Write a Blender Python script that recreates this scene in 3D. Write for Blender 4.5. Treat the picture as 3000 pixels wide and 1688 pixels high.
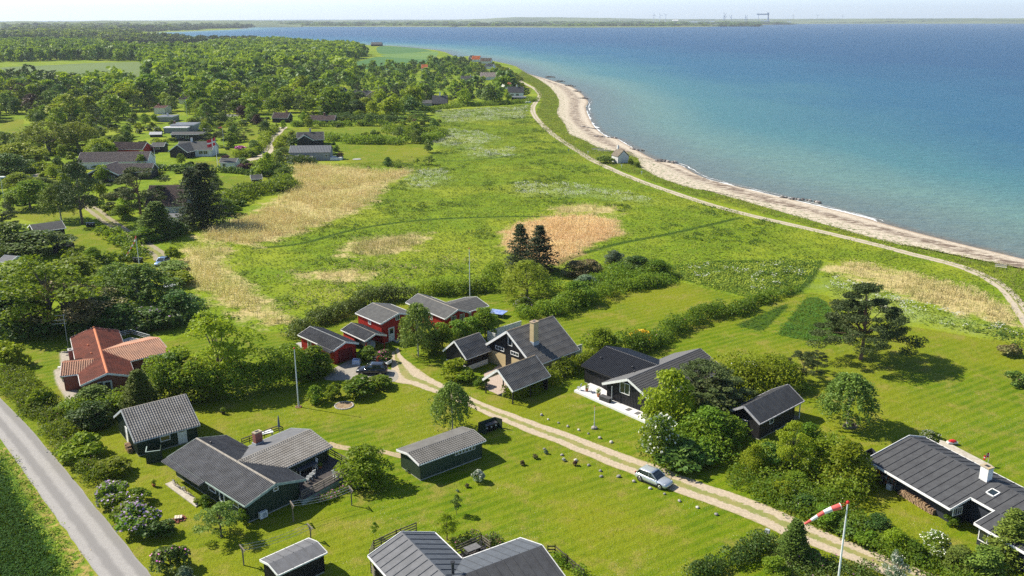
import bpy, math, random
import numpy as np
from math import sin, cos, tan, pi, radians, atan2, hypot, sqrt
R = radians
# ---------------------------------------------------------------- camera
FPX, CX, CY, HOR, CAMH = 2601.5, 1500.0, 844.0, 54.0, 50.0
PITCH = math.atan((CY - HOR) / FPX)
S = bpy.context.scene
for o in list(bpy.data.objects): bpy.data.objects.remove(o)
cd = bpy.data.cameras.new('camera'); cam = bpy.data.objects.new('camera', cd)
S.collection.objects.link(cam); S.camera = cam
cam.location = (0, 0, CAMH); cam.rotation_euler = (pi / 2 - PITCH, 0, 0)
cd.sensor_width = 36; cd.lens = 36 * FPX / 3000; cd.clip_start = 0.5; cd.clip_end = 60000
# ---------------------------------------------------------------- light
SUN_EL = 42.0
SH = R(-20)                                   # direction in which the shadows fall
w = bpy.data.worlds.new("World"); S.world = w; w.use_nodes = True
nt = w.node_tree; nt.nodes.clear()
wo = nt.nodes.new('ShaderNodeOutputWorld'); bg = nt.nodes.new('ShaderNodeBackground')
sk = nt.nodes.new('ShaderNodeTexSky'); sk.sky_type = 'NISHITA'; sk.sun_disc = False
sk.sun_elevation = R(SUN_EL)
sundir = (-cos(SH), -sin(SH))                 # towards the sun, on the ground
sk.sun_rotation = atan2(sundir[0], sundir[1])
sk.altitude = 50; sk.air_density = 1.0; sk.dust_density = 0.6; sk.ozone_density = 1.6
bg.inputs[1].default_value = 0.12
tc = nt.nodes.new('ShaderNodeTexCoord'); sp = nt.nodes.new('ShaderNodeSeparateXYZ'); mr = nt.nodes.new('ShaderNodeMapRange'); nt.links.new(tc.outputs['Generated'], sp.inputs[0]); nt.links.new(sp.outputs[2], mr.inputs[0])
for k_, v_ in ((1, 0), (2, .30), (3, 1.0), (4, 0.0)): mr.inputs[k_].default_value = v_
tn = nt.nodes.new('ShaderNodeMix'); tn.data_type = 'RGBA'; nt.links.new(mr.outputs[0], tn.inputs[0]); tn.inputs[6].default_value = (.60, .62, .66, 1); tn.inputs[7].default_value = (.98, 1.22, 1.78, 1)   # milky band of summer air above the horizon
tint = nt.nodes.new('ShaderNodeMix'); tint.data_type = 'RGBA'; tint.blend_type = 'MULTIPLY'; tint.inputs[0].default_value = 1
nt.links.new(tn.outputs[2], tint.inputs[7]); nt.links.new(sk.outputs[0], tint.inputs[6]); nt.links.new(tint.outputs[2], bg.inputs[0]); nt.links.new(bg.outputs[0], wo.inputs[0])
sl = bpy.data.lights.new('sun', 'SUN'); so = bpy.data.objects.new('sun', sl); S.collection.objects.link(so)
sl.energy = 5.0; sl.angle = R(0.53); sl.color = (1.0, 0.93, 0.80)
so.rotation_euler = (pi / 2 - R(SUN_EL), 0, atan2(sundir[1], sundir[0]) + pi / 2)
so.location = (-60, 30, 90)
S.view_settings.view_transform = 'Standard'; S.view_settings.look = 'None'
S.view_settings.exposure = 0.72; S.view_settings.gamma = 1
S.render.engine = 'CYCLES'
S.cycles.max_bounces = 6; S.cycles.diffuse_bounces = 3; S.cycles.glossy_bounces = 3
S.cycles.transmission_bounces = 4; S.cycles.volume_bounces = 0; S.cycles.transparent_max_bounces = 6
S.cycles.use_denoising = False
# ---------------------------------------------------------------- survey: points read off the photo, put on the ground
def V(x0, y0, s): return lambda x, y: (x0 + x * s, y0 + y * s)
F = V(0, 0, 3000 / 2575)
G1 = V(0, 900, .310559); G2 = V(0, 1240, .309151); G3 = V(450, 1200, .310559); G4 = V(700, 1330, .388199)
G5 = V(850, 820, .310559); G6 = V(1150, 1050, .241546)
H1 = V(1550, 950, .310559); H2 = V(2000, 1000, .276091); H3 = V(2400, 1200, .3367); H4 = V(1950, 1400, .252329)
H5 = V(1350, 600, .310559); H6 = V(2100, 700, .379587)
K1 = V(0, 0, .310559); K2 = V(700, 0, .388199); K3 = V(1600, 0, .543478); K4 = V(0, 350, .289855)
K5 = V(0, 650, .276025); K6 = V(450, 250, .349379); K7 = V(1350, 150, .344986)
Z1 = V(1380, 900, 340 / 1760); Z2 = V(480, 1280, 520 / 2576); CA = V(1840, 1330, 180 / 2174); CB = V(1000, 1030, 180 / 2576)
def ray(p):
    u = (p[0] - CX) / FPX; v = (p[1] - CY) / FPX
    return np.array((u, cos(PITCH) - v * sin(PITCH), -sin(PITCH) - v * cos(PITCH)))
def at(p, z=0.0):
    d = ray(p); t = (z - CAMH) / d[2]
    return (d[0] * t, d[1] * t)
def at3(p, z=0.0):
    q = at(p, z); return np.array((q[0], q[1], z))
def hgt(base, top, z=0.0):
    b = at(base, z); d = ray(top); return CAMH + d[2] * b[1] / d[1] - z
def proj(P):
    x, y, z = P[0], P[1], P[2] - CAMH
    dep = y * cos(PITCH) - z * sin(PITCH); up = y * sin(PITCH) + z * cos(PITCH)
    return (CX + FPX * x / dep, CY - FPX * up / dep)
def dist(P, Q): return hypot(P[0] - Q[0], P[1] - Q[1])
def unit(v):
    v = np.array(v, float); return v / (np.linalg.norm(v) + 1e-12)
# ---------------------------------------------------------------- objects
def link(o): S.collection.objects.link(o); return o
def tag(o, label=None, cat=None, group=None, kind=None):
    if label: o['label'] = label
    if cat: o['category'] = cat
    if group: o['group'] = group
    if kind: o['kind'] = kind
    return o
def thing(name, label, cat, loc=(0, 0, 0), rz=0, group=None):
    o = bpy.data.objects.new(name, None); link(o); o.empty_display_size = .2
    o.location = (loc[0], loc[1], loc[2] if len(loc) > 2 else 0); o.rotation_euler = (0, 0, rz)
    return tag(o, label, cat, group)
def copy_tree(o, parent=None):
    c = o.copy(); link(c); c.parent = parent
    for ch in o.children: copy_tree(ch, c)
    return c
def npmesh(name, verts, faces_n, k):
    """verts (N,3) array; consecutive k verts make a face unless faces_n is an index array (M,k)"""
    me = bpy.data.meshes.new(name); n = len(verts)
    idx = np.arange(n, dtype=np.int32) if faces_n is None else np.asarray(faces_n, np.int32).ravel()
    m = len(idx) // k
    me.vertices.add(n); me.vertices.foreach_set('co', np.asarray(verts, np.float32).ravel())
    me.loops.add(m * k); me.loops.foreach_set('vertex_index', idx)
    me.polygons.add(m); me.polygons.foreach_set('loop_start', np.arange(0, m * k, k, dtype=np.int32))
    me.update(calc_edges=True); return me
def meshobj(name, me, mat=None, parent=None, smooth=False):
    o = bpy.data.objects.new(name, me); link(o)
    if mat is not None: me.materials.append(mat)
    if parent is not None: o.parent = parent
    if smooth: me.polygons.foreach_set('use_smooth', np.ones(len(me.polygons), bool))
    return o
class MB:
    def __init__(s, org=(0, 0, 0)): s.v = []; s.f = []; s.org = np.array(org, float)
    def add(s, vs, fs):
        b = len(s.v); s.v += [tuple(np.array(q, float) - s.org) for q in vs]; s.f += [tuple(b + i for i in f) for f in fs]; return s
    def ob(s, o, ax, ay, az):                       # box: corner o and three edge vectors
        o, ax, ay, az = [np.array(q, float) for q in (o, ax, ay, az)]
        if np.dot(np.cross(ax, ay), az) < 0: ax, ay = ay, ax
        p = [o, o + ax, o + ax + ay, o + ay]; p += [q + az for q in p]
        return s.add(p, [(3, 2, 1, 0), (4, 5, 6, 7), (0, 1, 5, 4), (1, 2, 6, 5), (2, 3, 7, 6), (3, 0, 4, 7)])
    def box(s, c, d, rz=0):                          # centre of base, size, turn
        a = np.array((cos(rz), sin(rz), 0)); b = np.array((-sin(rz), cos(rz), 0))
        return s.ob(np.array(c, float) - a * d[0] / 2 - b * d[1] / 2, a * d[0], b * d[1], (0, 0, d[2]))
    def beam(s, p, q, w, h=None, up=(0, 0, 1)):
        h = h or w; p = np.array(p, float); q = np.array(q, float); d = unit(q - p)
        u = np.array(up, float)
        if abs(np.dot(u, d)) > .95: u = np.array((1., 0, 0))
        sd = unit(np.cross(d, u)); u = np.cross(sd, d)
        return s.ob(p - sd * w / 2 - u * h / 2, q - p, sd * w, u * h)
    def tube(s, pts, rad, n=8, cap=True):
        pts = [np.array(p, float) for p in pts]; b = []; vs = []; fs = []
        if not hasattr(rad, '__len__'): rad = [rad] * len(pts)
        for i, p in enumerate(pts):
            d = unit(pts[min(i + 1, len(pts) - 1)] - pts[max(i - 1, 0)])
            u = np.array((0, 0, 1.)) if abs(d[2]) < .9 else np.array((1., 0, 0))
            a = unit(np.cross(d, u)); c = np.cross(a, d)
            for k in range(n):
                t = 2 * pi * k / n; vs.append(p + (a * cos(t) + c * sin(t)) * rad[i])
        for i in range(len(pts) - 1):
            for k in range(n):
                fs.append((i * n + k, (i + 1) * n + k, (i + 1) * n + (k + 1) % n, i * n + (k + 1) % n))
        if cap: fs += [tuple(range(n)), tuple(range((len(pts) - 1) * n, len(pts) * n))[::-1]]
        return s.add(vs, fs)
    def ball(s, c, r, n=10, m=7, sq=(1, 1, 1), jit=0, rnd=None):
        vs = [np.array(c) + np.array((0, 0, r * sq[2]))]
        for i in range(1, m):
            for k in range(n):
                t = pi * i / m; q = 2 * pi * k / n; j = 1 + (rnd.uniform(-jit, jit) if rnd else 0)
                vs.append(np.array(c) + r * j * np.array((sin(t) * cos(q) * sq[0], sin(t) * sin(q) * sq[1], cos(t) * sq[2])))
        vs.append(np.array(c) - np.array((0, 0, r * sq[2]))); fs = []
        for k in range(n): fs.append((0, 1 + k, 1 + (k + 1) % n))
        for i in range(m - 2):
            for k in range(n): fs.append((1 + i * n + k, 1 + (i + 1) * n + k, 1 + (i + 1) * n + (k + 1) % n, 1 + i * n + (k + 1) % n))
        L = len(vs) - 1
        for k in range(n): fs.append((L, 1 + (m - 2) * n + (k + 1) % n, 1 + (m - 2) * n + k))
        return s.add(vs, fs)
    def prism(s, poly, z0, z1):                      # flat polygon raised
        n = len(poly); a = sum(poly[i][0] * poly[(i + 1) % n][1] - poly[(i + 1) % n][0] * poly[i][1] for i in range(n))
        if a < 0: poly = poly[::-1]
        vs = [(p[0], p[1], z0) for p in poly] + [(p[0], p[1], z1) for p in poly]
        return s.add(vs, [tuple(range(n))[::-1], tuple(range(n, 2 * n))] + [(i, (i + 1) % n, n + (i + 1) % n, n + i) for i in range(n)])
    def build(s, name, mat, parent=None, smooth=False):
        me = bpy.data.meshes.new(name); me.from_pydata(s.v, [], s.f); me.update()
        return meshobj(name, me, mat, parent, smooth)
# ---------------------------------------------------------------- materials
def new_mat(name):
    m = bpy.data.materials.new(name); m.use_nodes = True; nt = m.node_tree
    for n in list(nt.nodes):
        if n.type != 'OUTPUT_MATERIAL' and n.type != 'BSDF_PRINCIPLED': nt.nodes.remove(n)
    return m, nt, nt.nodes['Principled BSDF'], nt.nodes['Material Output']
class NT:
    def __init__(s, nt): s.nt = nt
    def n(s, t, **kw):
        q = s.nt.nodes.new('ShaderNode' + t)
        for k, v in kw.items(): setattr(q, k, v)
        return q
    def l(s, a, b): s.nt.links.new(a, b)
    def val(s, x):
        q = s.n('Value'); q.outputs[0].default_value = x; return q.outputs[0]
    def math(s, op, a, b=None, c=None, clamp=False):
        q = s.n('Math', operation=op, use_clamp=clamp)
        for i, x in enumerate((a, b, c)):
            if x is None: continue
            if isinstance(x, (int, float)): q.inputs[i].default_value = x
            else: s.l(x, q.inputs[i])
        return q.outputs[0]
    def mix(s, f, a, b, mode='MIX'):
        q = s.n('Mix', data_type='RGBA', blend_type=mode)
        for i, x in ((0, f), (6, a), (7, b)):
            if isinstance(x, (int, float)): q.inputs[i].default_value = x
            elif isinstance(x, (tuple, list)): q.inputs[i].default_value = tuple(x) + ((1,) if len(x) == 3 else ())
            else: s.l(x, q.inputs[i])
        return q.outputs[2]
    def pos(s): return s.n('NewGeometry').outputs['Position']
    def obj(s): return s.n('TexCoord').outputs['Object']
    def scale(s, v, sc, rz=0):
        q = s.n('Mapping'); s.l(v, q.inputs[0]); q.inputs['Scale'].default_value = sc if hasattr(sc, '__len__') else (sc,) * 3
        q.inputs['Rotation'].default_value = (0, 0, rz); return q.outputs[0]
    def noise(s, v, sc, det=3, rough=.55, dist=0):
        q = s.n('TexNoise'); s.l(v, q.inputs['Vector']); q.inputs['Scale'].default_value = sc
        q.inputs['Detail'].default_value = det; q.inputs['Roughness'].default_value = rough; q.inputs['Distortion'].default_value = dist
        return q.outputs[0]
    def ramp(s, f, a, b, lo=0., hi=1.):              # smooth map f from a..b to lo..hi
        q = s.n('MapRange', interpolation_type='SMOOTHSTEP'); s.l(f, q.inputs[0])
        for i, x in enumerate((a, b, lo, hi)): q.inputs[i + 1].default_value = x
        return q.outputs[0]
    def attr(s, name):
        q = s.n('Attribute', attribute_name=name); return q.outputs['Fac']
    def bump(s, h, d=.02, st=1.):
        q = s.n('Bump'); s.l(h, q.inputs['Height']); q.inputs['Distance'].default_value = d; q.inputs['Strength'].default_value = st
        return q.outputs[0]
MATS = {}
def mt(name, col, col2=None, rough=.8, sc=3., bump=0, metal=0, spec=.3, det=4, th=(.35, .65)):
    """plain surface: two tones mixed by noise"""
    if name in MATS: return MATS[name]
    m, nt, b, out = new_mat(name); n = NT(nt)
    col2 = col2 or tuple(c * .72 for c in col)
    f = n.noise(n.obj(), sc, det)
    n.l(n.mix(n.ramp(f, *th), col, col2), b.inputs['Base Color'])
    b.inputs['Roughness'].default_value = rough; b.inputs['Metallic'].default_value = metal
    b.inputs['Specular IOR Level'].default_value = spec
    if bump: n.l(n.bump(n.noise(n.obj(), sc * 6, 3), bump), b.inputs['Normal'])
    MATS[name] = m; return m
def roofmat(name, col, col2, moss=None, rough=.75, spec=.3, sc=1.2):
    """weathered roofing: two tones in broad patches, fine speckle, lichen spots"""
    m, nt, b, out = new_mat(name); n = NT(nt); p = n.obj()
    c = n.mix(n.ramp(n.noise(p, sc, 5, .65), .35, .65), col, col2)
    c = n.mix(n.ramp(n.noise(p, 14, 3), .4, .7, 0, .35), c, tuple(x * .55 for x in col))
    if moss: c = n.mix(n.ramp(n.noise(p, 2.3, 6, .75), .62, .72, 0, .7), c, moss)
    n.l(c, b.inputs['Base Color']); b.inputs['Roughness'].default_value = rough; b.inputs['Specular IOR Level'].default_value = spec
    n.l(n.bump(n.noise(p, 30, 3), .01), b.inputs['Normal']); MATS[name] = m; return m
def brickmat(name, c1, c2, mortar, sx=1.0):
    m, nt, b, out = new_mat(name); n = NT(nt)
    q = n.n('TexBrick'); sep = n.n('SeparateXYZ'); n.l(n.obj(), sep.inputs[0]); cmb = n.n('CombineXYZ')
    n.l(n.math('ADD', sep.outputs[0], sep.outputs[1]), cmb.inputs[0]); n.l(sep.outputs[2], cmb.inputs[1])
    n.l(cmb.outputs[0], q.inputs['Vector']); q.inputs['Scale'].default_value = 1 / sx
    q.inputs['Brick Width'].default_value = .24; q.inputs['Row Height'].default_value = .08; q.inputs['Mortar Size'].default_value = .008
    q.inputs['Color1'].default_value = c1 + (1,); q.inputs['Color2'].default_value = c2 + (1,); q.inputs['Mortar'].default_value = mortar + (1,)
    n.l(q.outputs[0], b.inputs['Base Color']); b.inputs['Roughness'].default_value = .9; MATS[name] = m; return m
def glassmat(name='pane_glass', c=(.02, .03, .035)):
    m, nt, b, out = new_mat(name)
    b.inputs['Base Color'].default_value = c + (1,); b.inputs['Roughness'].default_value = .06; b.inputs['Specular IOR Level'].default_value = .9
    MATS[name] = m; return m
GLASS = glassmat()
WHITE = mt('white_paint', (.78, .78, .76), (.66, .66, .63), .6, 4)
GREYTRIM = mt('grey_trim', (.42, .45, .46), (.33, .35, .36), .6, 4)
GREENTRIM = mt('pale_green_trim', (.30, .38, .34), (.24, .31, .28), .7, 3)
DGREEN = mt('dark_green_boards', (.022, .042, .026), (.035, .055, .030), .75, 2)
BLACKW = mt('black_boards', (.012, .012, .014), (.022, .021, .022), .6, 2)
REDW = mt('red_boards', (.44, .030, .018), (.34, .022, .014), .7, 2)
WHITEW = mt('white_wall', (.74, .73, .70), (.62, .61, .58), .8, 1.5)
GREYW = mt('grey_boards', (.30, .30, .29), (.24, .24, .235), .8, 2)
DKMETAL = mt('dark_metal', (.04, .04, .045), (.06, .06, .06), .45, 5, metal=.3)
WOOD = mt('grey_wood', (.22, .19, .15), (.15, .13, .10), .85, 3)
PALEWOOD = mt('pale_deck_wood', (.50, .46, .38), (.38, .34, .27), .85, 3)
DKWOOD = mt('dark_deck_wood', (.075, .065, .062), (.05, .043, .04), .8, 3)
BRICKRED = brickmat('red_brick', (.27, .07, .04), (.20, .05, .03), (.22, .16, .13))
BRICKYEL = brickmat('yellow_brick', (.52, .40, .20), (.43, .32, .15), (.42, .36, .25))
STONE = mt('granite', (.42, .38, .34), (.24, .22, .20), .9, 5, .03)
CONCRETE = mt('concrete', (.42, .41, .38), (.32, .31, .29), .9, 3)
R_WAVE = roofmat('roof_grey_fibre_cement', (.27, .255, .235), (.20, .185, .165), (.33, .27, .14), sc=.7)
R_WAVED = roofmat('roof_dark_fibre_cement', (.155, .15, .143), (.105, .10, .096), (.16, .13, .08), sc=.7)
R_WAVEL = roofmat('roof_pale_fibre_cement', (.15, .147, .14), (.11, .107, .10), None, sc=.7)
R_FELT = roofmat('roof_felt', (.075, .077, .081), (.055, .056, .060), None, .8)
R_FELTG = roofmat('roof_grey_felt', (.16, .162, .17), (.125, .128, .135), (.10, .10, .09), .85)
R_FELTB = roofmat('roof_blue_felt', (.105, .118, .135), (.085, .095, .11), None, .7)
R_SHING = roofmat('roof_shingle', (.105, .105, .10), (.075, .075, .075), (.12, .11, .09), .9)
R_TILEB = roofmat('roof_black_tile', (.046, .048, .054), (.034, .035, .039), None, .5, .4)
R_TILER = roofmat('roof_red_tile', (.33, .105, .062), (.21, .075, .048), (.10, .05, .03), sc=.6)
R_TILEO = roofmat('roof_orange_tile', (.46, .25, .16), (.34, .19, .13), (.50, .25, .06), sc=.6)
R_ORANGE = roofmat('roof_bright_orange_tile', (.55, .16, .05), (.45, .13, .04), None)
R_THATCH = roofmat('thatch', (.20, .165, .12), (.13, .11, .085), (.11, .12, .07), .95)
R_BROWN = roofmat('roof_brown_tile', (.15, .10, .085), (.11, .08, .07), None)
RIDGEG = mt('ridge_grey', (.34, .31, .26), (.24, .21, .17), .85, 3)
RIDGER = mt('ridge_terracotta', (.60, .20, .09), (.50, .17, .08), .8, 3)
# ================================================================ the ground
def W(view, pts, z=0.0): return np.array([at(view(*p), z) for p in pts])
def sdf(poly, X, Y):
    """signed distance to a closed polygon, positive inside"""
    d = np.full(X.shape, 1e9); ins = np.zeros(X.shape, bool); n = len(poly)
    for i in range(n):
        x0, y0 = poly[i]; x1, y1 = poly[(i + 1) % n]; ex, ey = x1 - x0, y1 - y0
        t = np.clip(((X - x0) * ex + (Y - y0) * ey) / (ex * ex + ey * ey + 1e-9), 0, 1)
        d = np.minimum(d, np.hypot(X - x0 - t * ex, Y - y0 - t * ey))
        c = ((y0 > Y) != (y1 > Y)); 
        with np.errstate(divide='ignore', invalid='ignore'): xi = x0 + (Y - y0) * ex / (ey if ey else 1e-9)
        ins ^= c & (X < xi)
    return np.where(ins, d, -d)
def crm(pts, step=2.0, closed=False):
    """smooth curve through points"""
    P = [np.array(p, float) for p in pts]; n = len(P); out = []
    for i in range(n if closed else n - 1):
        p0 = P[(i - 1) % n] if closed or i > 0 else 2 * P[0] - P[1]
        p1, p2 = P[i], P[(i + 1) % n]; p3 = P[(i + 2) % n] if closed or i + 2 < n else 2 * P[-1] - P[-2]
        k = max(1, int(np.linalg.norm(p2 - p1) / step))
        for j in range(k):
            t = j / k
            out.append(.5 * (2 * p1 + (p2 - p0) * t + (2 * p0 - 5 * p1 + 4 * p2 - p3) * t * t + (3 * p1 - p0 - 3 * p2 + p3) * t ** 3))
    if not closed: out.append(P[-1])
    return np.array(out)
SEA = -0.5
shore_px = [K7(2174, 1110), K7(2050, 1070), K7(1950, 1020), K7(1850, 965), K7(1700, 940), K7(1600, 900), K7(1500, 845), K7(1400, 790), K7(1330, 745),
            K7(1250, 730), K7(1160, 670), K7(1100, 590), K7(1060, 480), K7(1080, 430), K7(1020, 360), K7(940, 305), K7(830, 270), K7(720, 235), K7(620, 208),
            K7(560, 190), K7(530, 170), K7(470, 130), K7(400, 110), K7(320, 93), K7(250, 80), K7(160, 62), K7(60, 42), K2(1640, 435), K2(1560, 395), K2(1480, 378),
            K2(1300, 360), K2(1150, 347), K2(980, 340), K2(800, 335), K2(560, 325), K2(250, 322), K2(60, 300), K1(2100, 372), K1(1800, 366), K1(1560, 352), K1(1340, 338), K1(1200, 322),
            K1(1340, 314), K1(1700, 300), K1(2000, 288), K1(2200, 279), K1(2300, 272), K1(2285, 262), K1(2200, 256)]
shore_right = [F(2575, 652), F(2450, 622), F(2330, 592), F(2220, 562), F(2130, 536)]
near_shore = [at(p, SEA) for p in shore_right + shore_px[:19]]
shore = [at(p, SEA) for p in shore_right + shore_px]
shore_s = crm(shore[:24], 3.0).tolist() + shore[24:]
sr0 = np.array(shore_s[0]); sr1 = np.array(shore_s[4]); ext = sr0 + unit(sr0 - sr1) * 200
LAND = [(ext[0] - 40, -60), tuple(ext)] + [tuple(p) for p in shore_s] + [at(F(613, 65.5), SEA), at(F(540, 64.5), SEA), (-9000, 9000), (-9000, -60)]
LAND = np.array(LAND)
lawn_polys = [W(F, q) for q in [
    # front gardens, bounded by the hedge line
    [(-60, 868), (150, 850), (430, 860), (520, 800), (660, 835), (760, 835), (870, 790), (1000, 745), (1200, 735), (1300, 720), (1560, 720), (1690, 704), (1850, 745), (1990, 744), (2040, 736),
     (2085, 745), (2110, 790), (2190, 800), (2270, 818), (2360, 832), (2470, 852), (2640, 872), (2640, 1500), (380, 1500), (300, 1370), (200, 1235), (100, 1110), (0, 1000), (-60, 940)],
    [(845, 362), (1068, 360), (1082, 395), (1040, 415), (900, 417), (850, 400)],
    [(735, 322), (1000, 318), (1010, 343), (870, 347), (740, 345)], [(560, 318), (690, 315), (640, 352), (520, 345)], [(540, 378), (625, 380), (640, 410), (540, 405)],
    [(165, 568), (270, 572), (370, 650), (400, 690), (360, 700), (300, 650), (180, 645)], [(20, 520), (180, 515), (215, 545), (100, 562), (20, 545)],
    [(480, 405), (560, 405), (540, 430), (470, 425)], [(480, 440), (720, 445), (720, 475), (620, 500), (480, 470)], [(520, 505), (560, 505), (550, 560), (470, 590), (440, 590)],
    [(215, 525), (320, 560), (430, 650), (440, 700), (400, 700), (330, 600), (250, 560)], [(330, 420), (350, 425), (340, 440), (320, 438)],
    [(660, 345), (720, 320), (740, 360), (720, 400), (640, 405)], [(0, 300), (60, 300), (60, 330), (0, 340)], [(1320, 215), (1345, 215), (1330, 240)],
    [(1300, 188), (1330, 200), (1300, 205)]]]
tall_polys = [W(H6, [(145, 668), (555, 492), (540, 540), (350, 715)]), W(H6, [(465, 738), (680, 460), (740, 448), (840, 480), (960, 640), (1060, 750), (880, 800), (700, 790)]),
              W(F, [(1700, 700), (1690, 670), (1800, 655), (2050, 655), (2060, 668), (2010, 725), (1880, 748)])]
reed_polys = [W(F, q) for q in [
    [(735, 418), (830, 417), (950, 432), (1045, 430), (965, 470), (940, 510), (860, 545), (760, 585), (640, 618), (560, 612), (490, 602), (540, 570), (640, 540), (715, 490), (738, 455)],
    [(465, 625), (585, 622), (560, 655), (600, 705), (655, 750), (735, 812), (680, 822), (600, 790), (500, 735), (462, 690)],
    [(880, 608), (970, 597), (1070, 590), (1058, 618), (960, 648), (872, 640)], [(2075, 675), (2150, 662), (2300, 690), (2430, 722), (2540, 775), (2572, 822), (2450, 800), (2300, 755), (2180, 715)],
    [(1400, 522), (1470, 516), (1555, 524), (1550, 538), (1400, 538)], [(760, 690), (900, 680), (960, 688), (880, 705), (770, 708)]]]
orange_poly = W(F, [(1262, 585), (1300, 562), (1380, 546), (1480, 542), (1550, 552), (1570, 592), (1500, 610), (1460, 640), (1400, 668), (1320, 655), (1262, 625)])
flower_polys = [W(F, q) for q in [[(1020, 430), (1120, 425), (1140, 450), (1080, 475), (1020, 470)], [(1290, 462), (1400, 460), (1550, 478), (1640, 505), (1600, 515), (1480, 495), (1300, 492)],
    [(1090, 280), (1330, 268), (1320, 300), (1120, 310)], [(1090, 325), (1200, 330), (1260, 350), (1200, 372), (1090, 368)], [(1160, 375), (1290, 372), (1300, 395), (1180, 398)],
    [(1950, 665), (2050, 662), (2040, 690), (1900, 740), (1700, 690), (1760, 668)], [(2090, 700), (2180, 720), (2300, 765), (2560, 830), (2560, 850), (2300, 812), (2170, 780), (2080, 730)]]]
crop_poly = np.vstack([W(G2, [(-400, 250), (0, 372), (100, 600), (250, 860), (400, 1100), (560, 1400), (640, 1560)]), np.array([(-60, 60), (-160, 60)])])
verge_poly = np.vstack([W(G2, [(-400, 0), (0, 150), (200, 430), (340, 640), (480, 840), (590, 1010), (730, 1200), (860, 1360), (980, 1560)]), np.array([(-60, 50), (-170, 50)])])
gravel_poly = W(G1, [(560, 415), (690, 420), (700, 760), (800, 820), (700, 890), (620, 860), (530, 720), (505, 600), (575, 560)])
def multi(polys, X, Y):
    d = np.full(X.shape, -1e3)
    for p in polys:
        b = p.min(0) - 12, p.max(0) + 12
        m = (X > b[0][0]) & (X < b[1][0]) & (Y > b[0][1]) & (Y < b[1][1])
        if m.any(): d[m] = np.maximum(d[m], sdf(p, X[m], Y[m]))
    return d
def axis(lo, a, b, hi, st, g):
    c = list(np.arange(a, b, st)); s = st; x = a; L = []
    while x > lo: s *= g; x -= s; L.append(x)
    s = st; x = c[-1]; H = []
    while x < hi: s *= g; x += s; H.append(x)
    return np.array(L[::-1] + c + H)
gx = axis(-9000, -75, 125, 9000, .75, 1.035); gy = axis(20, 62, 300, 9000, .75, 1.03)
X, Y = np.meshgrid(gx, gy); sh = X.shape
sdl = sdf(LAND, X.ravel(), Y.ravel()).reshape(sh)
def land_z(d):                                    # bank, beach and sea bed by distance from the water's edge
    return np.where(d > 0, np.minimum(0, SEA + d * .06), SEA + np.maximum(d, -30) * .05)
Z = land_z(sdl)
nx, ny = len(gx), len(gy)
ii, jj = np.meshgrid(np.arange(nx - 1), np.arange(ny - 1)); a = (jj * nx + ii)
fidx = np.stack([a, a + 1, a + nx + 1, a + nx], -1).reshape(-1, 4)
me = npmesh('ground', np.stack([X, Y, Z], -1).reshape(-1, 3), fidx, 4)
def setattr_(me, name, v):
    q = me.attributes.new(name, 'FLOAT', 'POINT'); q.data.foreach_set('value', np.clip(v, -8, 8).astype(np.float32).ravel())
setattr_(me, 'lawn', multi(lawn_polys, X, Y)); setattr_(me, 'tall', multi(tall_polys, X, Y)); setattr_(me, 'reed', multi(reed_polys, X, Y))
setattr_(me, 'tawny', multi([orange_poly], X, Y)); setattr_(me, 'parsley', multi(flower_polys, X, Y))
setattr_(me, 'crop', multi([crop_poly], X, Y)); setattr_(me, 'verge', multi([verge_poly], X, Y)); setattr_(me, 'gravel', multi([gravel_poly], X, Y))
ditches = [crm(W(F, q), .6) for q in [[(640, 625), (760, 612), (880, 580), (1000, 560), (1120, 550), (1280, 545), (1400, 545)], [(1390, 668), (1460, 640), (1560, 612), (1700, 585), (1860, 548)],
    [(1700, 668), (1850, 660), (2040, 656)], [(2060, 660), (2030, 710), (1985, 745)], [(1010, 395), (1130, 405), (1240, 398), (1300, 388)], [(1100, 290), (1300, 282)]]]
dd = np.full(X.shape, 1e3)
for q in ditches:
    m = (X > q[:, 0].min() - 9) & (X < q[:, 0].max() + 9) & (Y > q[:, 1].min() - 9) & (Y < q[:, 1].max() + 9)
    xs, ys = X[m], Y[m]; t = np.full(xs.shape, 1e3)
    for p in q: t = np.minimum(t, np.hypot(xs - p[0], ys - p[1]))
    dd[m] = np.minimum(dd[m], t)
setattr_(me, 'ditch', dd)
gm, nt_, gb, _ = new_mat('ground_grass'); n = NT(nt_); P = n.pos()
n1 = n.noise(P, .035, 4); n2 = n.noise(P, .22, 4, .6); n3 = n.noise(P, 1.4, 4, .6); n4 = n.noise(P, 7, 2)
edge = n.math('MULTIPLY', n.math('SUBTRACT', n3, .5), 1.6); soft = n.math('MULTIPLY', n.math('SUBTRACT', n2, .5), 22)
def mask(name, e, a=-.25, b=.25): return n.ramp(n.math('ADD', n.attr(name), e), a, b)
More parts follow.
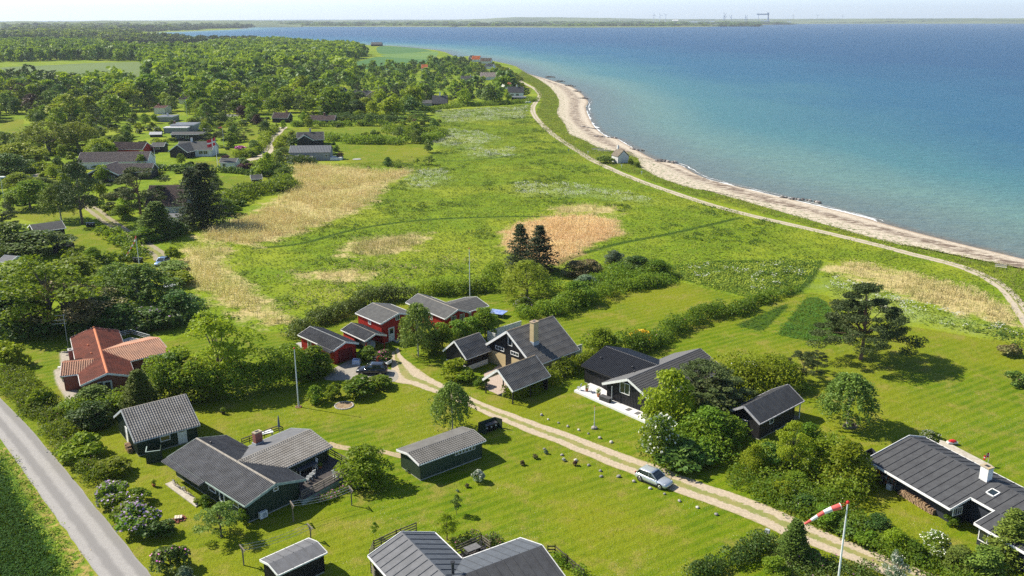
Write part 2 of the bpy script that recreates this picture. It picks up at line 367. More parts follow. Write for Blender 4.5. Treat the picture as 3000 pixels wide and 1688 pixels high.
# meadow
c = n.mix(n.ramp(n2, .3, .7), (.200, .272, .010), (.130, .205, .009))
c = n.mix(n.ramp(n3, .42, .66, 0, .65), c, (.065, .125, .007))
c = n.mix(n.ramp(n1, .45, .62, 0, .6), c, (.27, .30, .022))
c = n.mix(n.math('MULTIPLY', mask('parsley', soft, -4, 5), n.ramp(n4, .45, .66, 0, .6)), c, (.50, .56, .34))
ds = n.math('SUBTRACT', 1.0, n.ramp(n.math('ADD', n.attr('ditch'), edge), .4, 1.3)); c = n.mix(n.math('MULTIPLY', ds, .8), c, (.022, .055, .006))
straw = n.mix(n.ramp(n3, .35, .7), (.52, .42, .20), (.36, .32, .11)); tawny = n.mix(n.ramp(n3, .35, .7), (.50, .34, .17), (.40, .27, .12))
c = n.mix(n.math('MULTIPLY', mask('reed', soft, -2.5, 3), n.ramp(n2, .25, .5, .5, 1)), c, straw); c = n.mix(mask('tawny', n.math('MULTIPLY', soft, .4), -1.5, 2), c, tawny)
# mown lawn
st1 = n.n('TexWave', wave_type='BANDS', bands_direction='X'); n.l(n.scale(P, 1, R(58)), st1.inputs[0]); st1.inputs['Scale'].default_value = .22
st1.inputs['Distortion'].default_value = 2.2; st1.inputs['Detail'].default_value = 2; st1.inputs['Detail Scale'].default_value = .4
lw = n.mix(n.ramp(n2, .3, .7), (.148, .212, .003), (.095, .162, .003))
lw = n.mix(n.ramp(n1, .42, .62, 0, .75), lw, (.235, .235, .010)); lw = n.mix(n.ramp(n3, .5, .75, 0, .5), lw, (.055, .105, .004))
lw = n.mix(n.ramp(st1.outputs[0], .3, .7, 0, .5), lw, (.22, .25, .015)); lw = n.mix(n.ramp(n.noise(P, .28, 6, .72), .49, .67, 0, .72), lw, (.29, .24, .055))
lw = n.mix(n.ramp(n4, .35, .7, 0, .55), lw, (.040, .085, .003)); lw = n.mix(n.math('MULTIPLY', n.ramp(n.noise(P, 9, 1), .70, .74), n.ramp(n.noise(P, .12, 3), .5, .6)), lw, (.6, .6, .5))
c = n.mix(mask('lawn', n.math('MULTIPLY', edge, .5)), c, lw)
c = n.mix(n.math('MULTIPLY', mask('tall', n.math('MULTIPLY', edge, .6)), .85), c, n.mix(n.ramp(n3, .35, .7), (.032, .075, .004), (.050, .100, .006)))
vg = n.mix(n.ramp(n3, .4, .62), (.10, .19, .008), (.36, .27, .085)); vd = n.math('ADD', n.attr('crop'), n.math('MULTIPLY', edge, 2)); 
vg = n.mix(n.ramp(vd, -3.6, -2.2), (.10, .18, .008), vg); vg = n.mix(n.ramp(vd, -1.2, -.4), vg, (.055, .12, .012))
c = n.mix(mask('verge', 0.0 if False else n.math('MULTIPLY', edge, .3)), c, vg)
c = n.mix(mask('crop', n.math('MULTIPLY', edge, .5)), c, n.mix(n.ramp(n3, .3, .7), (.030, .088, .004), (.042, .115, .006)))
c = n.mix(mask('gravel', n.math('MULTIPLY', edge, .3)), c, n.mix(n4, (.48, .43, .36), (.30, .27, .22)))
n.l(c, gb.inputs['Base Color']); gb.inputs['Roughness'].default_value = .95; gb.inputs['Specular IOR Level'].default_value = .1
n.l(n.bump(n.math('ADD', n.math('MULTIPLY', n3, .6), n.math('MULTIPLY', n4, .25)), .35, .8), gb.inputs['Normal'])
tag(meshobj('ground', me, gm), kind='structure')
# ---------------------------------------------------------------- the sea
sx = axis(-9000, -60, 260, 24000, 3, 1.05); sy = axis(40, 100, 700, 40000, 3, 1.04)
X2, Y2 = np.meshgrid(sx, sy); dd2 = -sdf(LAND, X2.ravel(), Y2.ravel()).reshape(X2.shape)
nx, ny = len(sx), len(sy); ii, jj = np.meshgrid(np.arange(nx - 1), np.arange(ny - 1)); a = jj * nx + ii
me = npmesh('sea', np.stack([X2, Y2, np.full(X2.shape, SEA)], -1).reshape(-1, 3), np.stack([a, a + 1, a + nx + 1, a + nx], -1).reshape(-1, 4), 4)
q = me.attributes.new('offshore', 'FLOAT', 'POINT'); q.data.foreach_set('value', np.clip(dd2, -50, 900).astype(np.float32).ravel())
sm, nt_, sb, _ = new_mat('sea_water'); n = NT(nt_); P = n.pos(); d = n.attr('offshore')
big = n.noise(n.scale(P, (1, .5, 1)), .010, 4, .6); d2 = n.math('ADD', d, n.math('MULTIPLY', n.math('SUBTRACT', big, .5), n.math('MULTIPLY', d, 1.1)))
c = n.mix(n.ramp(d2, 0, 5), (.16, .14, .10), (.13, .17, .15)); c = n.mix(n.ramp(d2, 3, 40), c, (.135, .235, .190)); c = n.mix(n.ramp(d2, 26, 85), c, (.062, .180, .185)); c = n.mix(n.ramp(d2, 65, 200), c, (.020, .104, .175)); c = n.mix(n.ramp(d2, 190, 540), c, (.011, .064, .142))
w1 = n.noise(n.scale(P, (1, 1.9, 1), R(25)), .35, 3, .6); w2 = n.noise(n.scale(P, (1, 1.9, 1), R(15)), 1.3, 3, .6); w0 = n.noise(n.scale(P, (1, 3, 1), R(20)), .05, 3, .6); w3 = n.noise(n.scale(P, (1, 2.2, 1), R(22)), .16, 4, .7)
c = n.mix(n.ramp(w3, .35, .68, .0, .42), c, n.mix(.55, c, (.004, .02, .05)))  # dark sides of the ripples mixed into the water colour
c = n.mix(n.ramp(w0, .45, .72, 0, .30), c, n.mix(.5, c, (.07, .16, .20)))
c = n.mix(n.ramp(n.math('ADD', n.math('MULTIPLY', w1, .6), n.math('MULTIPLY', w2, .4)), .5, .66, 0, .45), c, n.mix(.6, c, (.11, .22, .26)))  # light on the ripples mixed into the colour, over the bump
n.l(c, sb.inputs['Base Color']); sb.inputs['Roughness'].default_value = .38; sb.inputs['IOR'].default_value = 1.33; sb.inputs['Specular IOR Level'].default_value = .22
n.l(n.bump(n.math('ADD', w1, n.math('MULTIPLY', w2, .35)), .55, 1), sb.inputs['Normal'])
tag(meshobj('sea', me, sm), kind='structure')
# ---------------------------------------------------------------- strips: tracks, road, path, beach
rs = random.Random(5)
def strip(name, A, B, mat, z=.02, zf=None, nu=6, jit=.12, kind='structure', seed=1):
    """surface between two edge curves; 'u' runs across it, 'd' is the distance from its nearer edge"""
    A, B = np.array(A), np.array(B); rn = np.random.RandomState(seed)
    def res(P, m):
        s = np.r_[0, np.cumsum(np.hypot(*np.diff(P, axis=0).T))]; t = np.linspace(0, s[-1], m)
        return np.c_[np.interp(t, s, P[:, 0]), np.interp(t, s, P[:, 1])]
    m = max(20, int(max(np.hypot(*np.diff(A, axis=0).T).sum(), np.hypot(*np.diff(B, axis=0).T).sum()) / .8)); m = min(m, 1500)
    A, B = res(A, m), res(B, m)
    def nz(): q = rn.randn(m); q = np.convolve(q, np.ones(3) / 2, 'same'); r = np.convolve(rn.randn(m), np.ones(15) / 5, 'same'); return (q + r)[:, None] * jit
    dr = A - B; dr /= np.hypot(*dr.T)[:, None] + 1e-9; A = A + dr * nz(); B = B + dr * nz()
    us = np.linspace(0, 1, nu + 1); G = A[:, None] * (1 - us)[None, :, None] + B[:, None] * us[None, :, None]
    zz = np.full(G.shape[:2], z) if zf is None else zf(G[..., 0], G[..., 1]) + z
    k = nu + 1; ii, jj = np.meshgrid(np.arange(nu), np.arange(m - 1)); a = jj * k + ii
    v = np.concatenate([G, zz[..., None]], -1).reshape(-1, 3); f = np.stack([a, a + 1, a + k + 1, a + k], -1).reshape(-1, 4)
    p0, p1, p2 = v[f[0][0]], v[f[0][1]], v[f[0][2]]
    if np.cross(p1 - p0, p2 - p0)[2] < 0: f = f[:, ::-1]
    me = npmesh(name, v, f, 4); q = me.attributes.new('u', 'FLOAT', 'POINT'); q.data.foreach_set('value', np.tile(us, m).astype(np.float32))
    return tag(meshobj(name, me, mat), kind=kind)
def trackmat(name, c1, c2, grass=0, rut=None, sc=1.0):
    m, nt, b, o = new_mat(name); n = NT(nt); P = n.pos()
    n2 = n.noise(P, .6, 4, .6); n3 = n.noise(P, 3, 4, .65); n4 = n.noise(P, 14, 2)
    c = n.mix(n.ramp(n3, .35, .65), c1, c2); c = n.mix(n.ramp(n4, .45, .7, 0, .5), c, tuple(x * .7 for x in c1))
    if rut is not None:
        wv = n.math('SINE', n.math('MULTIPLY', n.attr('u'), 4 * pi)); c = n.mix(n.ramp(n.math('ADD', wv, n.math('MULTIPLY', n.math('SUBTRACT', n2, .5), 1.5)), -.8, .8, 0, 1), rut, c)
    if grass:
        e = n.math('ADD', n.math('ABSOLUTE', n.math('SUBTRACT', n.attr('u'), .5)), n.math('MULTIPLY', n.math('SUBTRACT', n.noise(P, 1.6, 5, .7), .5), .42))
        g = n.mix(n.ramp(n2, .35, .65), (.24, .23, .05), (.15, .20, .02)); c = n.mix(n.ramp(e, grass, grass + .06, .8, 0), c, g)
        c = n.mix(n.ramp(e, .43, .53, 0, .8), c, (.25, .24, .06))
    n.l(c, b.inputs['Base Color']); b.inputs['Roughness'].default_value = .95; b.inputs['Specular IOR Level'].default_value = .1
    n.l(n.bump(n4, .03), b.inputs['Normal']); return m
M_TRACK = trackmat('gravel', (.52, .43, .31), (.40, .33, .24), .10)
up = [G5(1020, 640), G5(1060, 720), G5(1170, 810), G5(1290, 900), G5(1450, 990), G5(1650, 1080), G5(1900, 1190), H1(150, 955), H1(400, 1035), H1(700, 1155), H1(1000, 1265), H1(1300, 1372),
      H4(250, 0), H4(700, 155), H4(1200, 335), H4(1700, 560), H4(2200, 765), H4(2576, 915), H4(3200, 1150)]
lo = [G5(960, 690), G5(950, 850), G5(985, 962), G5(1120, 985), G5(1400, 1075), G5(1600, 1160), G5(1800, 1250), H1(0, 1028), H1(260, 1125), H1(400, 1190), H1(700, 1310), H1(960, 1410),
      H4(110, 165), H4(700, 375), H4(1200, 590), H4(1650, 775), H4(2200, 985), H4(2520, 1130), H4(3050, 1380)]
strip('gravel_track', crm([at(p) for p in up], 1), crm([at(p) for p in lo], 1), M_TRACK, .02, jit=.07)
def lane(name, pts, width, mat, z=.02, jit=.08, seed=3):
    c = crm([at(p) for p in pts], 1.0); t = np.gradient(c, axis=0); t /= np.hypot(*t.T)[:, None]; nn = np.c_[-t[:, 1], t[:, 0]] * width / 2
    return strip(name, c + nn, c - nn, mat, z, jit=jit, seed=seed)
M_PATH = trackmat('sandy_path', (.52, .45, .35), (.42, .36, .27), .035)
lane('coast_path', [F(2640, 900), F(2575, 790), F(2530, 730), F(2470, 693), F(2400, 666), F(2300, 641), F(2200, 615), F(2100, 591), F(2000, 568), F(1900, 545), F(1800, 519), F(1700, 487), F(1600, 452),
     F(1500, 408), F(1450, 378), F(1400, 345), F(1368, 318), F(1344, 290), F(1340, 270), F(1352, 250), F(1357, 238), F(1342, 222), F(1312, 206), F(1290, 188), F(1276, 170)], 2.9, M_PATH)
lane('garden_track', [K6(720, 640), K6(850, 615), K6(930, 580), K6(965, 540), K6(970, 500), K6(1000, 440), K6(1040, 395), K6(1090, 350)], 4.2, M_PATH, seed=4)
lane('field_track', [K4(760, 800), K4(900, 880), K4(1080, 1020), K4(1280, 1150), K4(1450, 1260), K4(1600, 1360), K4(1640, 1420)], 3.4, trackmat('worn_track', (.36, .31, .22), (.27, .24, .15), .13), seed=5)
lane('driveway', [K4(120, 590), K4(300, 575), K4(430, 560), K4(500, 555)], 7, M_PATH, .02)
lane('parking_strip', [K1(2100, 1100), K1(2230, 1080)], 9, mt('worn_asphalt', (.30, .30, .30), (.22, .22, .22), .9, 1), .02)
lane('flagstone_path', [G3(1640, 325), G3(1800, 360), G3(1950, 385), G3(2150, 400), G3(2360, 440)], 1.1, mt('flagstones', (.46, .34, .22), (.28, .25, .13), .9, 4), .02)
lane('side_path', [H4(3300, 900), H4(3300, 980)], 1, M_PATH)
rl = [G2(-260, -230), G2(0, 145), G2(340, 622), G2(600, 985), G2(850, 1330), G2(1080, 1650)]
rr = [G2(-300, -560), G2(0, -240), G2(255, 15), G2(620, 450), G2(930, 825), G2(1270, 1245), G2(1570, 1620)]
strip('asphalt_road', crm([at(p) for p in rl], 1), crm([at(p) for p in rr], 1), trackmat('pale_asphalt', (.37, .355, .335), (.33, .315, .30), 0, rut=(.24, .23, .22)), .02, jit=.05)
yard = W(G5, [(700, 835), (985, 855), (985, 960), (640, 945), (340, 945), (360, 870), (560, 760), (620, 740)])
mb = MB(); mb.prism([tuple(p) for p in crm(yard, 1, True)], -.1, .024); tag(mb.build('paved_yard', mt('pavers', (.34, .31, .26), (.26, .24, .20), .9, 3)), kind='structure')
mb = MB(); mb.prism([tuple(p) for p in crm(W(Z1, [(200, 1010), (330, 950), (420, 880), (560, 860), (560, 1010), (620, 1060), (560, 1200), (480, 1340), (330, 1290), (230, 1230)]), .7, True)], -.1, .024)
tag(mb.build('gravel_apron', mt('pink_gravel', (.50, .40, .33), (.36, .29, .24), .95, 6)), kind='structure')
mb = MB(); mb.prism([tuple(p) for p in crm(W(G5, [(40, 610), (130, 585), (240, 620), (230, 650), (120, 655)]), .7, True)], -.1, .024); tag(mb.build('terrace', CONCRETE), kind='structure')
# beach
inner = [F(2640, 700), F(2575, 676), F(2480, 657), F(2400, 641), F(2300, 620), F(2200, 600), K7(2174, 1208), K7(2050, 1180), K7(1900, 1150), K7(1700, 1080), K7(1600, 1030), K7(1530, 985), K7(1500, 905), K7(1440, 860), K7(1260, 845), K7(1150, 815), K7(1050, 758), K7(920, 705), K7(885, 625), K7(815, 525), K7(835, 440), K7(805, 365), K7(735, 290), K7(620, 218), K7(560, 192)]
outer = [(ext + sr0) / 2] + [np.array(p) for p in near_shore] + [np.array(at(K7(560, 188), SEA))]
def sdl_at(x, y): return sdf(LAND, x.ravel(), y.ravel()).reshape(x.shape)
bm_, nt_, bb, _ = new_mat('beach_sand'); n = NT(nt_); P = n.pos(); u = n.attr('u')
c = n.mix(n.ramp(n.noise(P, .9, 5, .65), .35, .68), (.58, .50, .38), (.42, .34, .24)); c = n.mix(n.ramp(n.noise(P, 6, 3), .4, .7, 0, .5), c, (.54, .48, .40))
kelp = n.math('MULTIPLY', n.ramp(n.noise(n.scale(P, (.5, 1.2, 1), R(50)), .45, 6, .75), .44, .54), n.ramp(n.math('ABSOLUTE', n.math('SUBTRACT', u, .56)), .08, .28, 1, 0)); c = n.mix(n.math('MULTIPLY', kelp, .9), c, (.115, .07, .04))
c = n.mix(n.ramp(u, .90, .985, 0, .65), c, (.25, .17, .11)); c = n.mix(n.math('MULTIPLY', n.ramp(n.noise(P, .8, 5, .7), .50, .60), n.ramp(u, .10, .55, 1.0, 0)), c, (.085, .12, .02))
n.l(c, bb.inputs['Base Color']); bb.inputs['Roughness'].default_value = .95; n.l(n.bump(n.noise(P, 5, 4), .12), bb.inputs['Normal'])
strip('beach', crm([at(p) for p in inner], 3), np.array(crm(outer, 3)) , bm_, .03, lambda x, y: land_z(sdl_at(x, y)), nu=16, jit=.22)
fm = mt('foam', (.80, .82, .82), (.62, .68, .68), .6, 1.5)
fo = crm(near_shore[1:19], 1.0); t = np.gradient(fo, axis=0); t /= np.hypot(*t.T)[:, None]; nn = np.c_[-t[:, 1], t[:, 0]]
rn = np.random.RandomState(3); k = len(fo)
def sm_(a, w): return np.convolve(a, np.ones(w) / w, 'same')
for j, (off, wd) in enumerate(((-.2, .75), (-1.9, .3))):
    wv = np.abs(sm_(rn.randn(k), 7)) * 1.6 + .1; env = np.clip(sm_(rn.randn(k), 60) * 6 + .55, 0, 1.0); env[: 30] = 0
    c0 = fo + nn * (off + sm_(rn.randn(k), 5) * .5)[:, None]; A = c0 + nn * (wd * wv * env)[:, None]; B = c0 - nn * (wd * wv * env)[:, None]
    o = strip('foam', A, B, fm, SEA + .02, nu=2, jit=.0); tag(o, kind='stuff')
# crop fields and clearings far behind the gardens
def sheet(name, view, pts, mat, z=.03):
    mb = MB(); mb.prism([tuple(p) for p in crm(W(view, pts), 12, True)], z - .5, z); return tag(mb.build(name, mat), kind='structure')
sheet('field', K1, [(-200, 700), (0, 640), (400, 620), (800, 598), (1100, 590), (1380, 588), (1430, 640), (1300, 730), (900, 740), (700, 700), (300, 690), (0, 720)], mt('olive_field', (.115, .165, .035), (.095, .14, .03), .95, .01))
sheet('field', K2, [(1070, 350), (1300, 360), (1450, 385), (1400, 392), (1110, 408), (1040, 385)], mt('green_field', (.05, .135, .025), (.06, .15, .03), .95, .01))
sheet('field', K2, [(1100, 412), (1400, 395), (1500, 392), (1480, 430), (1400, 448), (1120, 430)], mt('pale_field', (.13, .22, .04), (.10, .19, .035), .95, .01))
sheet('field', K2, [(1050, 430), (1300, 440), (1600, 448), (1660, 470), (1500, 500), (1300, 530), (900, 520), (760, 490), (620, 500), (640, 480), (900, 462)], MATS['green_field'], .02)
sheet('field', K1, [(780, 425), (1250, 422), (1400, 440), (1250, 475), (900, 450)], MATS['green_field'], .03)
sheet('field', K1, [(1570, 425), (1740, 420), (1700, 450), (1600, 450)], MATS['green_field'], .04)
# ================================================================ foliage
def leafmat(name, ca, cb, cc=None, trans=.48, rough=.55, vs=1.6):
    """leaves: every leaf its own tone between ca and cb, patches of cc, light comes through"""
    m, nt, b, out = new_mat(name); n = NT(nt)
    g = n.n('NewGeometry'); r = g.outputs['Random Per Island']; oi = n.n('ObjectInfo').outputs['Random']
    c = n.mix(r, ca, cb); cc = tuple(min(.8, x * (1.5 if name[0] in 'lnt' else 1.1)) for x in cc) if cc else tuple(x * .8 for x in ca)
    c = n.mix(n.ramp(n.noise(n.obj(), vs, 3), .38, .66), c, cc)
    h = n.n('HueSaturation'); n.l(c, h.inputs['Color']); n.l(n.ramp(oi, 0, 1, .487, .513), h.inputs['Hue']); n.l(n.ramp(n.math('FRACT', n.math('MULTIPLY', oi, 7.31)), 0, 1, .72, 1.22), h.inputs['Value'])
    n.l(h.outputs[0], b.inputs['Base Color']); b.inputs['Roughness'].default_value = rough; b.inputs['Specular IOR Level'].default_value = .25
    t = n.n('BsdfTranslucent'); n.l(n.mix(.5, h.outputs[0], (.25, .32, .01), 'MIX'), t.inputs[0])
    mx = n.n('MixShader'); mx.inputs[0].default_value = trans; n.l(b.outputs[0], mx.inputs[1]); n.l(t.outputs[0], mx.inputs[2]); n.l(mx.outputs[0], out.inputs[0])
    MATS[name] = m; return m
L_MID = leafmat('leaf_green', (0.184, 0.298, 0.018), (0.122, 0.215, 0.018), (0.122, 0.164, 0.012))
L_BRI = leafmat('leaf_fresh_green', (0.311, 0.377, 0.016), (0.218, 0.307, 0.016), (0.179, 0.230, 0.012))
L_DARK = leafmat('leaf_dark_green', (0.077, 0.155, 0.020), (0.055, 0.120, 0.017), (0.066, 0.106, 0.015), .2)
L_ROSE = leafmat('leaf_rose', (0.138, 0.215, 0.034), (0.093, 0.165, 0.025), (0.101, 0.133, 0.027), .25)
L_WIL = leafmat('leaf_willow', (0.287, 0.342, 0.024), (0.209, 0.278, 0.019), None, .35)
L_BIR = leafmat('leaf_birch', (0.181, 0.261, 0.043), (0.128, 0.203, 0.031), None, .3)
L_PINE = leafmat('needle_pine', (.088, .122, .028), (.055, .084, .022), (.075, .095, .028), .08, .7)
L_SPR = leafmat('needle_spruce', (.050, .072, .022), (.034, .052, .018), None, .06, .7)
L_LAR = leafmat('needle_fresh', (0.160, 0.223, 0.026), (0.103, 0.165, 0.024), None, .15, .7)
L_PUR = leafmat('leaf_purple', (0.090, 0.026, 0.034), (0.060, 0.019, 0.029), None, .12)
L_BRO = leafmat('leaf_bronze', (0.217, 0.168, 0.070), (0.147, 0.112, 0.050), (.12, .12, .035), .2)
L_GRY = leafmat('leaf_silver', (0.196, 0.266, 0.147), (0.140, 0.210, 0.112), None, .2)
F_WHI = leafmat('petal_white', (.80, .80, .70), (.62, .64, .52), (.7, .7, .6), .2)
F_LIL = leafmat('petal_lilac', (.52, .36, .62), (.40, .26, .52), (.55, .42, .66), .2)
F_PIN = leafmat('petal_pink', (.70, .16, .34), (.62, .10, .26), (.6, .2, .36), .2)
F_MAG = leafmat('petal_magenta', (.74, .13, .52), (.64, .10, .46), (.8, .25, .6), .2)
F_YEL = leafmat('petal_yellow', (.80, .50, .03), (.72, .40, .02), (.8, .5, .05), .2)
F_RED = leafmat('petal_red', (.65, .06, .06), (.5, .05, .05), (.6, .05, .05), .2)
BARK = mt('bark', (.16, .13, .10), (.09, .07, .055), .95, 4, .03)
BARKP = mt('bark_pine', (.24, .14, .09), (.13, .085, .06), .95, 3, .03)
BARKB = mt('bark_birch', (.55, .53, .48), (.20, .18, .16), .85, 4)
def leaves(C, N, size, rn, asp=.62):
    """diamond leaves: centres C, facing N"""
    k = len(C); T = rn.randn(k, 3); T -= (T * N).sum(1)[:, None] * N; T /= np.linalg.norm(T, axis=1)[:, None] + 1e-9
    B = np.cross(N, T); s = (size * (1 + .5 * (rn.rand(k) - .5)))[:, None] if hasattr(size, 'shape') else size * (1 + .5 * (rn.rand(k, 1) - .5))
    return np.stack([C - T * s, C - B * s * asp, C + T * s, C + B * s * asp], 1).reshape(-1, 3)
def nrm(A): return A / (np.linalg.norm(A, axis=1)[:, None] + 1e-9)
def rdir(rn, k): return nrm(rn.randn(k, 3))
def lobes_crown(rn, lobes, nl, size, flat=.5, rag=.18, up=.25):
    """leaves over the shells of many lobes (x,y,z,rx,rz)"""
    L = np.array(lobes); wgt = (L[:, 3] ** 2); wgt /= wgt.sum(); pick = rn.choice(len(L), nl, p=wgt); D = rdir(rn, nl)
    D[:, 2] = np.where(D[:, 2] < -.35, -D[:, 2], D[:, 2]); rr = 1 - rag * np.abs(rn.randn(nl)) + .06 * rn.randn(nl)
    C = L[pick, :3] + D * np.stack([L[pick, 3], L[pick, 3], L[pick, 4]], 1) * rr[:, None]
    N = nrm(D * flat + rdir(rn, nl) * .75 + np.array((0, 0, up)))
    return leaves(C, N, size, rn), C
def broad(seed, nl=3600, size=.030, nlobe=34, shape=1.0, low=.18, spread=.34, top=.0, lob=(.13, .22)):
    """unit tree: crown about 1 wide, height 1; returns leaf verts and limb tubes"""
    rn = np.random.RandomState(seed); lobes = []; sk = rn.uniform(-.06, .06, 2)
    for i in range(nlobe):
        h = rn.rand() ** .85; t = rn.rand() * 2 * pi
        env = sin(pi * min(1, (h * .80 + .17))) ** .75; r = spread * env * (rn.rand() ** .45) * rn.uniform(.78, 1.12); s = rn.uniform(*lob) * (.75 + .4 * env)
        z = low + (1 - low - s * .7) * (h * shape + (1 - shape) * h ** 2) ; lobes.append((r * cos(t) + sk[0] * h, r * sin(t) + sk[1] * h, z + s * .1, s, s * .78))
    v, C = lobes_crown(rn, lobes, nl, size)
    return v, C, lobes
def limbs(lobes, low=.15, rad=.026, k=9, seed=0, col=None, lean=0):
    mb = MB(); rd = random.Random(seed); top = max(l[2] for l in lobes) * .75
    pts = [(lean * 0, 0, -.02), (lean * .3 + rd.uniform(-.01, .01), rd.uniform(-.01, .01), low), (lean * .6, 0, low + (top - low) * .5), (lean, 0, top)]
    mb.tube(pts, [rad * 1.25, rad, rad * .6, rad * .15], 7)
    for l in rd.sample(lobes, min(k, len(lobes))):
        z0 = low + (l[2] - low) * rd.uniform(.1, .45); z0 = max(low * .8, z0)
        mb.tube([(0, 0, z0), (l[0] * .45, l[1] * .45, z0 + (l[2] - z0) * .45), (l[0] * .9, l[1] * .9, l[2])], [rad * .5, rad * .32, rad * .1], 5)
    return mb
def strands(seed, nl=4200, size=.020, droop=.28, spread=.33, n0=200, low=.18, width=.5):
    """weeping crown: leaves hung along drooping strands"""
    rn = np.random.RandomState(seed); C = []; lob = []
    for i in range(n0):
        h = rn.rand() ** .8; t = rn.rand() * 2 * pi; env = sin(pi * min(1, h * .72 + .25)) ** .8; r = spread * env * rn.rand() ** .5
        z = low + .10 + (.88 - low) * h; lob.append((r * cos(t), r * sin(t), z, .1, .1)); q = int(nl / n0); s = rn.rand(q); ln = droop * rn.uniform(.4, 1.1) * (.5 + .6 * r / spread)
        out = .10 * rn.rand() + .05
        x = r * cos(t) + cos(t) * out * s; y = r * sin(t) + sin(t) * out * s; zz = z + .05 * np.sin(s * pi) - ln * s ** 1.5
        c = np.stack([x, y, np.maximum(zz, .04)], 1) + rn.randn(q, 3) * .014; C.append(c)
    C = np.concatenate(C); N = nrm(rdir(rn, len(C)) + np.array((0, 0, .25))); return leaves(C, N, size, rn, .45), C, lob
def conifer(seed, nl=5200, size=.017, tiers=22, base=.06, width=.30, gap=.0, droop=.12, ragged=.3):
    rn = np.random.RandomState(seed); C = []; N = []; br = []
    for i in range(tiers):
        h = (i + .3 * rn.rand()) / tiers; z = base + (1 - base) * h; L0 = width * (1 - h) ** .62 + .015; nb = int(7 + 5 * (1 - h)); off = rn.rand() * 6
        for j in range(nb):
            if rn.rand() < gap: continue
            t = off + 2 * pi * j / nb + .3 * rn.randn(); L = L0 * (1 - ragged * rn.rand()); q = max(8, int(nl / tiers / nb * (.5 + L / width * 1.2))); s = rn.rand(q) ** .7
            sp = (.06 * (1 - s) + .02) * (L / width + .3); lat = rn.randn(q) * sp
            x = cos(t) * L * s - sin(t) * lat; y = sin(t) * L * s + cos(t) * lat; zz = z - droop * L / width * s + .05 * s ** 2 * L / width + rn.randn(q) * .008
            C.append(np.stack([x, y, zz], 1)); br.append((cos(t) * L * .8, sin(t) * L * .8, z - droop * L / width * .7, z))
    C = np.concatenate(C); n = nrm(rdir(rn, len(C)) * .8 + np.array((0, 0, .7))); return leaves(C, n, size, rn, .5), C, br
def pinecrown(seed, nl=5200, size=.018, nclump=46, low=.30, spread=.42, flat=.45, cone=0.0):
    rn = np.random.RandomState(seed); lobes = []
    for i in range(nclump):
        h = rn.rand(); t = rn.rand() * 2 * pi; e = (1 - h * cone) * (sin(pi * min(1, h * .6 + .36)) ** .6); r = spread * e * rn.rand() ** .35; s = rn.uniform(.055, .105) * (1.1 - .2 * h)
        lobes.append((r * cos(t), r * sin(t), low + (.95 - low) * h - .05 * r / spread, s, s * flat))
    L = np.array(lobes); pick = rn.randint(0, nclump, nl); D = rdir(rn, nl); rr = rn.rand(nl) ** .4
    C = L[pick, :3] + D * np.stack([L[pick, 3], L[pick, 3], L[pick, 4]], 1) * rr[:, None]; N = nrm(D * .5 + rdir(rn, nl) + np.array((0, 0, .4)))
    return leaves(C, N, size, rn, .35), C, lobes
def shrubcrown(seed, nl=1500, size=.055, nlobe=16, flatness=1.0):
    rn = np.random.RandomState(seed); lobes = []
    for i in range(nlobe):
        t = rn.rand() * 2 * pi; r = .34 * rn.rand() ** .5; z = (.12 + .66 * rn.rand() * sqrt(max(0, 1 - (r / .40) ** 2))); s = rn.uniform(.12, .22)
        lobes.append((r * cos(t), r * sin(t), z, s, s * .85))
    v, C = lobes_crown(rn, lobes, nl, size, rag=.12); v[:, 2] = np.maximum(v[:, 2], .005); return v, C, lobes
PROTO = {}
